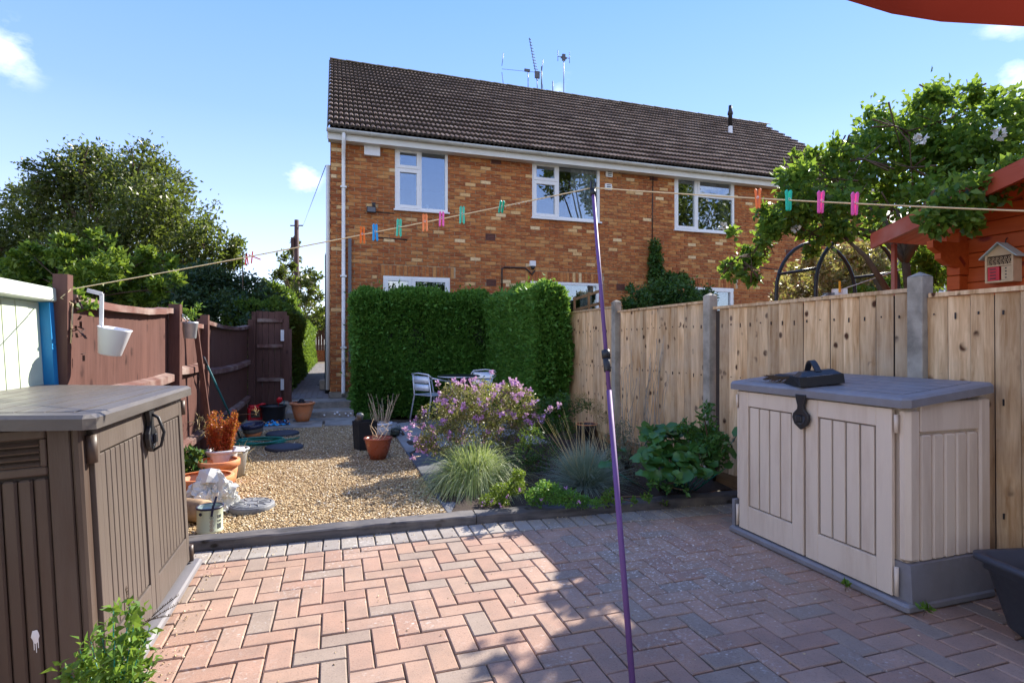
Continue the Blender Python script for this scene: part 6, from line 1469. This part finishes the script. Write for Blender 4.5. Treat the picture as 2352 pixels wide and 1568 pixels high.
crown_tree(at(1950, 790, d=7.6), 'bronze and rust coloured shrub behind the garden arch', [(1830, 650, 36), (1870, 620, 40), (1930, 610, 45), (1990, 600, 45), (2040, 640, 45), (1960, 660, 45), (1890, 670, 40), (2010, 560, 30), (1800, 680, 28)], 7.8, 8000, .07, LM['rusty'], name='shrub', cat='shrub', trunk_r=.03, shell=.3)
crown_tree(at(2130, 790, d=6.6), 'yellow-green bushy shrub between arch and summerhouse', [(2110, 600, 40), (2160, 630, 45), (2100, 650, 45), (2150, 580, 30), (2060, 680, 45), (1990, 690, 30)], 6.8, 5000, .07, LM['lime'], name='shrub', cat='shrub', trunk_r=.03, shell=.4)
# trees behind the camera that the upstairs windows mirror
def far_tree(base, H, R_, n, label, mat):
    t = empty('garden_tree', base, label, 'tree'); Ls = []; b = MB(); b.tube([base, base + Vector((0, 0, H * .55))], [.25, .12], 8)
    for k in range(16):
        c = base + Vector((random.uniform(-1, 1) * R_, random.uniform(-1, 1) * R_, H * random.uniform(.35, .95))); r = R_ * random.uniform(.35, .6); b.tube([base + Vector((0, 0, H * .4)), c], [.08, .03], 5)
        p, _ = clump_pts(c, (r, r, r), n // 16, .4); Ls.append(leaf_arrays(p, .3, .5))
    V, F = cat_np(Ls); npmesh('crown', V, F, mat, t); b.build('trunk', M['bark'], t)
far_tree(Vector((15.5, -9, 0)), 15, 3.2, 12000, 'dark tree beyond the patio mirrored in the middle upstairs window', LM['tree'])
far_tree(Vector((23, -9, 0)), 14, 3.6, 11000, 'dark tree beyond the patio mirrored in the right upstairs window', LM['tree'])
far_tree(Vector((8.0, -16, 0)), 7, 2.5, 4000, 'smaller dark tree beyond the patio mirrored in the left windows', LM['conifer'])

for k_, (x_, w_) in enumerate(((-3, 'a'), (2.2, 'b'), (6.5, 'c'))): far_tree(Vector((x_, -12.5, 0)), 5.0, 2.6, 4500, ('low dark tree behind the patio on the brown fence side', 'low dark tree behind the middle of the patio', 'low dark tree behind the patio on the timber fence side')[k_], LM['conifer'])
# --- ivy and shrub on the house wall
iv = empty('climbing_ivy', hp(1500, 715), 'narrow column of dark climbing ivy on the brick wall', 'ivy'); iv.location.z = .25; Ls = []
for (px, py, rx, rz, n) in ((1497, 570, 12, 20, 260), (1499, 600, 18, 25, 420), (1502, 635, 22, 28, 620), (1510, 665, 34, 22, 800), (1535, 640, 18, 14, 260), (1485, 690, 30, 20, 500), (1560, 632, 8, 8, 60), (1440, 660, 6, 10, 60), (1500, 715, 26, 26, 600)):
    c = hp(px, py); c.y -= .12; k = 11.5 / FX * 1.25; p, _ = clump_pts(c, (rx * k, .12, rz * k), n, .1); Ls.append(leaf_arrays(p, .075, .75, N=np.array([[0, -1., 0]]) * .6, up=-.3))
V, F = cat_np(Ls); npmesh('leaves', V, F, LM['ivy'], iv); b = MB(); b.tube([hp(1505, 790) + Vector((0, -.04, 0)), hp(1500, 650) + Vector((0, -.03, 0)), hp(1497, 560) + Vector((0, -.03, 0))], [.03, .02, .01], 6); b.build('stem', M['bark'], iv)
crown_tree(at(1540, 790, d=10.6), 'rounded dark green shrub against the house wall behind the timber fence', [(1470, 700, 36), (1520, 685, 38), (1570, 680, 36), (1610, 690, 28), (1440, 705, 20), (1560, 650, 18), (1545, 715, 50), (1600, 720, 35)], 10.8, 9000, .075, LM['ivy'], name='shrub', cat='shrub', trunk_r=.04, shell=.5, limbs=False, ddist=.04)

# ------------------------------------------------------------------ bed planting
def grass(px, py, label, n, L, mat, name, spread, droop, w, z=.04, up=1.0, stalks=None, base_r=.06, bz=None):
    p = at(px, py, Z=z); t = empty(name, p, label, 'ornamental grass'); a = np.random.uniform(0, 2 * math.pi, n); rad = np.random.uniform(0, base_r, n)
    P0 = np.stack([p.x + np.cos(a) * rad, p.y + np.sin(a) * rad, np.full(n, z)], 1)
    tilt = np.abs(np.random.normal(0, spread, n)); a2 = a + np.random.normal(0, .4, n)
    D = np.stack([np.cos(a2) * np.sin(tilt), np.sin(a2) * np.sin(tilt), np.cos(tilt) * up], 1)
    V, F = blade_arrays(P0, D, L * np.random.uniform(.55, 1.1, n), np.full(n, w), droop * np.random.uniform(.5, 1.3, n), 7); npmesh('blades', V, F, mat, t)
    if stalks:
        m, SL_, sp_, az, mat2 = stalks; a = az + np.random.normal(0, .9, m); tilt = np.abs(np.random.normal(sp_, .18, m)); P0 = np.stack([p.x + np.random.normal(0, .04, m), p.y + np.random.normal(0, .04, m), np.full(m, z)], 1)
        D = np.stack([np.cos(a) * np.sin(tilt), np.sin(a) * np.sin(tilt), np.cos(tilt)], 1); V, F = blade_arrays(P0, D, SL_ * np.random.uniform(.75, 1.1, m), np.full(m, .0045), np.random.uniform(.0, .12, m), 5); npmesh('flower_stalks', V, F, mat2, t)
    return t
grass(1088, 1118, 'large arching clump of pale green feather grass at the bed corner', 5200, 1.02, LM['stipa'], 'feather_grass', .66, 1.02, .0048, base_r=.10)
grass(1345, 1120, 'blue-grey fescue clump with straw coloured flower stalks behind the purple prop', 4200, .56, LM['fescue'], 'blue_grass', .8, .35, .0036, base_r=.05, stalks=(46, .78, .45, 2.4, LM['straw']))
grass(1400, 1090, 'second thin tuft of upright straw stalks right of the blue clump', 160, .34, LM['fescue'], 'blue_grass', .5, .2, .003, base_r=.03, stalks=(34, .78, .18, 1.6, LM['straw']))
# purple wallflower
wf = empty('wallflower', at(1090, 1010, Z=.04), 'sprawling wallflower bush covered in purple blooms behind the feather grass', 'flowering plant')
Ls = []; Pp = []
wc = [(1000, 960, 48), (1060, 930, 60), (1130, 930, 62), (1190, 930, 50), (1090, 980, 70), (1160, 990, 60), (1010, 1010, 50), (1210, 970, 40), (1040, 900, 28), (1110, 895, 30), (1170, 900, 26), (975, 1020, 26)]
for (px, py, rp) in wc:
    d = 5.7 + random.uniform(-.35, .35); c = at(px, py, d=d); r = rp / FX * d; n = int(1150 * (rp / 55) ** 2); p, _ = clump_pts(c, (r, r * .8, r * .8), n, .3); Ls.append(leaf_arrays(p, .032, .4, up=.5))
    dd = clump_pts(c, (r * 1.12, r * .9, r * 1.05), int(14 * (rp / 55)) + 3, .95)[0]; Pp += [tuple(q) for q in dd if q[2] > c.z - r * .5]
V, F = cat_np(Ls); npmesh('foliage', V, F, LM['flowerbush'], wf)
for (px, py) in ((931, 985), (941, 1000), (948, 975), (963, 1005), (1012, 905), (1050, 880), (1063, 875), (1090, 890), (1142, 890), (1180, 882), (1215, 905), (1225, 925), (1195, 890), (1283, 930), (1262, 940), (950, 1050), (1005, 880), (1128, 858), (975, 945)): Pp.append(tuple(at(px, py, d=5.6 + random.uniform(-.3, .3))))
Ls = []
for q in Pp:
    m = 14; p = np.array(q) + np.random.normal(0, .013, (m, 3)); Ls.append(leaf_arrays(p, .030, .85, N=np.array([[-.1, -.6, .6]]), spread=.8))
V, F = cat_np(Ls); npmesh('purple_flowers', V, F, LM['petal'], wf)
b = MB(); rr = random.Random(2); o_ = org(wf)
for q in Pp[::1]:
    q = Vector(q); s_ = Vector((o_.x + (q.x - o_.x) * .3, o_.y + (q.y - o_.y) * .3, .05)); s_ = q + (s_ - q).normalized() * .16; m = s_.lerp(q, .55) + Vector((rr.uniform(-.02, .02), rr.uniform(-.02, .02), .0)); b.tube([s_, m, q], [.003, .0025, .0015], 4)
tag(b.build('stems', M['dry'], wf), kind='stuff')
def bush(px, py, label, clumps, d, n, L, mat, name='bush', cat='plant', asp=.5, up=.3, stem=.012, dd=.25, shell=.2, flower=None):
    p = at(px, py, Z=.04) if py > 830 else at(px, py, d=d); t = empty(name, p, label, cat); Ls = []; b = MB(); tt = sum(c[2] ** 2 for c in clumps)
    for (cx, cy, rp) in clumps:
        di = d + random.uniform(-dd, dd); c = at(cx, cy, d=di); r = rp / FX * di; m = max(8, int(n * rp * rp / tt)); q, _ = clump_pts(c, (r, r * .8, r * .85), m, shell); q[:, 2] = np.maximum(q[:, 2], .045); Ls.append(leaf_arrays(q, L, asp, up=up)); b.tube([p, p.lerp(c, .5) + Vector((0, 0, .02)), c], [stem, stem * .7, stem * .4], 5)
    V, F = cat_np(Ls); npmesh('leaves', V, F, mat, t); b.build('stem', M['bark'], t)
    if flower: 
        Ls = [leaf_arrays(np.array(at(cx, cy, d=d - .1)) + np.random.normal(0, .006, (8, 3)), .016, .8) for cx, cy in flower]; V, F = cat_np(Ls); tag(npmesh('flowers', V, F, LM['petal'], t), kind='stuff')
    return t
# broad-leaved plant: real lobed leaves
bl_ = empty('broad_leaved_plant', at(1550, 1110, Z=.04), 'low plant with large round scalloped green leaves in front of the timber fence', 'plant')
V_, F_ = [], []; rr = random.Random(12); b = MB(); o_ = org(bl_)
for k in range(190):
    px, py = rr.gauss(1548, 48), rr.uniform(980, 1095); d = 4.75 - (py - 980) / 115 * .55 + rr.uniform(-.15, .15); c = at(px, py, d=d); c.z = max(c.z, .07)
    R0 = rr.uniform(.035, .065); nv = Vector((rr.gauss(-.1, .35), rr.gauss(-.35, .35), 1)).normalized(); x = nv.cross(Vector((rr.gauss(0, 1), rr.gauss(0, 1), 0))).normalized(); y = nv.cross(x); m = 14; i0 = len(V_); V_.append(c)
    for i in range(m):
        a = 2 * math.pi * i / m; rad = R0 * (1 + .1 * (i % 2)) * (.55 if i == 0 else 1); V_.append(c + (x * math.cos(a) + y * math.sin(a)) * rad + nv * (.012 * math.cos(2 * a) + .01))
    for i in range(0, m, 2): F_.append((i0, i0 + 1 + i, i0 + 1 + (i + 1) % m, i0 + 1 + (i + 2) % m))
    if k % 3 == 0: b.tube([Vector((o_.x + (c.x - o_.x) * .4, o_.y + (c.y - o_.y) * .4, .04)), c], [.004, .003], 4)
npmesh('leaves', [tuple(v) for v in V_], F_, LM['broad'], bl_); b.build('leaf_stalks', M['hose'], bl_)
bush(1640, 1105, 'upright glossy dark green laurel-like shrub beside the concrete post', [(1625, 935, 14), (1618, 960, 16), (1630, 985, 24), (1610, 1010, 28), (1645, 1020, 30), (1575, 985, 22), (1650, 1050, 26), (1615, 1050, 30), (1660, 1010, 16)], 4.35, 950, .05, LM['broad'], cat='shrub', asp=.42)
bush(1440, 1080, 'wispy grey-green lavender-like plant between grass and broad leaves', [(1430, 990, 30), (1450, 1030, 34), (1420, 1050, 34), (1470, 1070, 26), (1410, 1010, 26), (1440, 1100, 30), (1490, 1010, 18)], 4.9, 1700, .034, LM['grey_green'], asp=.2)
bush(1290, 1140, 'low mat of small green leaves with tiny purple flowers by the sleeper', [(1230, 1140, 26), (1270, 1135, 30), (1310, 1145, 26), (1250, 1120, 22), (1340, 1150, 18), (1370, 1155, 14)], 4.15, 2600, .022, LM['hedge'], flower=((1245, 1145), (1330, 1150), (1300, 1120)), dd=.1)
bush(1160, 1145, 'low yellowish flowering cushion at the foot of the feather grass', [(1150, 1130, 26), (1185, 1115, 26), (1120, 1150, 20), (1190, 1090, 18), (1155, 1155, 16)], 4.2, 2000, .02, LM['lime'], flower=((1130, 1150), (1150, 1160), (1165, 1140), (1110, 1155), (1195, 1125)), dd=.1)
bush(1290, 960, 'green leafy plant with lilac flowers between wallflower and fence', [(1260, 930, 26), (1290, 920, 24), (1310, 940, 22), (1250, 970, 30), (1295, 985, 30), (1340, 930, 20)], 6.3, 1700, .04, LM['ivy'], asp=.3, flower=((1265, 935), (1285, 955), (1258, 950)))
bush(1355, 950, 'brown heather-like plant against the timber fence', [(1340, 920, 22), (1365, 935, 24), (1320, 915, 14), (1385, 960, 20)], 6.6, 1300, .022, LM['rusty'], asp=.3)
bush(1210, 1060, 'dark leafy undergrowth between the two grass clumps', [(1210, 1040, 34), (1240, 1070, 30), (1180, 1070, 26), (1260, 1030, 30), (1220, 1000, 30), (1290, 1060, 26)], 5.2, 1500, .034, LM['ivy'], asp=.35)
bush(1390, 1150, 'scattered small seedlings and leaves along the shaded sleeper', [(1390, 1150, 14), (1420, 1152, 12), (1455, 1150, 10), (1485, 1140, 14), (1400, 1135, 16)], 4.05, 330, .028, LM['fresh'], dd=.08)
bush(1515, 1125, 'low leafy stems spreading on bare soil under the broad leaves', [(1500, 1110, 14), (1530, 1120, 12), (1560, 1105, 10), (1575, 1125, 8)], 4.2, 130, .04, LM['broad'], dd=.08)
bush(930, 1000, 'small tuft of rosemary on the slabs near the ribbed pot', [(905, 990, 12), (915, 983, 9)], 7.4, 200, .03, LM['grey_green'], asp=.2)
bush(840, 965, 'small fern tuft growing at the foot of the hedge corner', [(835, 958, 14), (850, 960, 10)], 9.2, 260, .05, LM['fresh'])
# bare climber on fence
cv = empty('bare_climber', (3.25, 5.3, .03), 'bare twiggy climber stems trained over the timber fence panel', 'climber'); b = MB(); rr = random.Random(9)
for k in range(26):
    y = rr.uniform(4.95, 5.9); q = Vector((3.25 + rr.uniform(0, .03), y, .05)); pts = [q]; 
    for s_ in range(7): q = q + Vector((rr.uniform(-.008, .008), rr.uniform(-.07, .055), rr.uniform(.06, .24))); q.x = min(max(q.x, 3.23), 3.285); q.z = min(q.z, 1.55); pts.append(q)
    b.tube(pts, [.0035] * 4 + [.0025] * 4, 4)
tag(b.build('stems', M['post_concrete'], cv), kind='stuff')
# left side greenery and potted heather
ho = org(t4) if t4.parent else t4.location.copy()
b = MB(); Ls = []; rr = random.Random(4)
for k in range(34):
    a = rr.uniform(0, 6.28); r_ = rr.uniform(0, .07); q = Vector((ho.x + math.cos(a) * r_, ho.y + math.sin(a) * r_, .24)); H = rr.uniform(.25, .44); tip = q + Vector((math.cos(a) * .08, math.sin(a) * .06, H)); b.tube([q, q.lerp(tip, .5) + Vector((0, 0, .02)), tip], [.004, .003, .002], 4)
    m = 330; u = np.random.uniform(.05, 1, m)[:, None]; p = np.array(q) * (1 - u) + np.array(tip) * u + np.random.normal(0, .010, (m, 3)); Ls.append(leaf_arrays(p, .018, .5, up=.6))
V, F = cat_np(Ls); npmesh('rust_red_heather', V, F, LM['red'], t4); b.build('heather_stems', M['bark'], t4)
bush(450, 1095, 'dark ivy-like leaves growing at the foot of the brown fence by the brown box', [(430, 1050, 22), (445, 1075, 26), (465, 1060, 18), (480, 1075, 18), (425, 1100, 20), (455, 1040, 12)], 5.0, 420, .06, LM['ivy'], asp=.6)
bush(520, 1055, 'bent dry grass blades hanging over the rim of the metal pot', [(560, 1045, 14), (575, 1060, 10)], 5.5, 40, .12, LM['straw'], asp=.04)
bush(470, 960, 'thin pale twigs sticking out of the shadow beside the red heather', [(470, 985, 14), (455, 965, 12), (590, 950, 8)], 5.8, 60, .10, LM['straw'], asp=.05, dd=.1)
bush(180, 715, 'young bindweed shoots on top of the first brown fence panel', [(185, 690, 10), (200, 705, 12), (178, 675, 8)], 3.2, 60, .05, LM['fresh'], asp=.6, dd=.03, stem=.003)
bush(430, 715, 'pale trailing leaves on top of the fence above the grey bucket', [(420, 712, 12), (440, 722, 12), (455, 705, 9), (400, 700, 8)], 5.3, 110, .055, LM['fresh'], asp=.4, dd=.05, stem=.003)
# foreground plant bottom left
fp = empty('foreground_shrub', at(255, 1700, d=1.45), 'bright leafy shrub tip in front of the brown storage box at the bottom edge', 'shrub')
b = MB(); Ls = []; rr = random.Random(21)
base_ = at(262, 1700, d=1.45)
for (px, py) in ((150, 1530), (185, 1490), (210, 1470), (235, 1440), (262, 1400), (300, 1390), (330, 1400), (345, 1440), (290, 1450), (250, 1500), (320, 1500), (350, 1520), (190, 1550), (280, 1540), (230, 1560), (330, 1560), (310, 1430), (265, 1470), (210, 1520)):
    tip = at(px, py, d=1.45 + rr.uniform(-.08, .1)); m_ = base_.lerp(tip, .55) + Vector((0, 0, .01)); b.tube([base_, m_, tip], [.003, .0022, .001], 5)
    m = 60; u = np.random.uniform(.35, 1.03, m)[:, None]; p = np.array(base_) * (1 - u) ** 2 + 2 * np.array(m_) * u * (1 - u) + np.array(tip) * u ** 2 + np.random.normal(0, .006, (m, 3)); Ls.append(leaf_arrays(p, .032, .42, up=.5, fold=.22))
V, F = cat_np(Ls); npmesh('leaves', V, F, LM['fresh'], fp); tag(b.build('stems', M['hose'], fp), kind='stuff')
b = MB()
for (px, py, qx, qy) in ((320, 1440, 420, 1380), (335, 1425, 400, 1412), (350, 1415, 412, 1365), (290, 1350, 298, 1400)):
    a_, c_ = at(px, py, d=1.5), at(qx, qy, d=1.55); b.tube([a_, a_.lerp(c_, .5) + Vector((0, 0, .004)), c_], [.0015, .001, .0006], 4)
    for k in range(22): q = a_.lerp(c_, k / 22); b.bar(q, q + Vector((rr.uniform(-.004, .004), 0, .007)), .0012, .001)
b.build('seed_stalks', M['bark'], fp)
# little weeds by the sheds
def weed(px, py, label): bush(px, py, label, [(px, py - 5, 9), (px + 8, py - 2, 6)], (at(px, py, Z=.01) - CAM).dot(FWD), 16, .035, LM['fresh'], name='weed', cat='weed', dd=.01, stem=.002)
weed(1940, 1356, 'tiny weed in the paving joint at the middle of the beige box base'); weed(2120, 1412, 'small weed sprouting at the near corner of the grey base'); weed(1520, 1163, 'small weed on the grey edging just right of the purple prop')
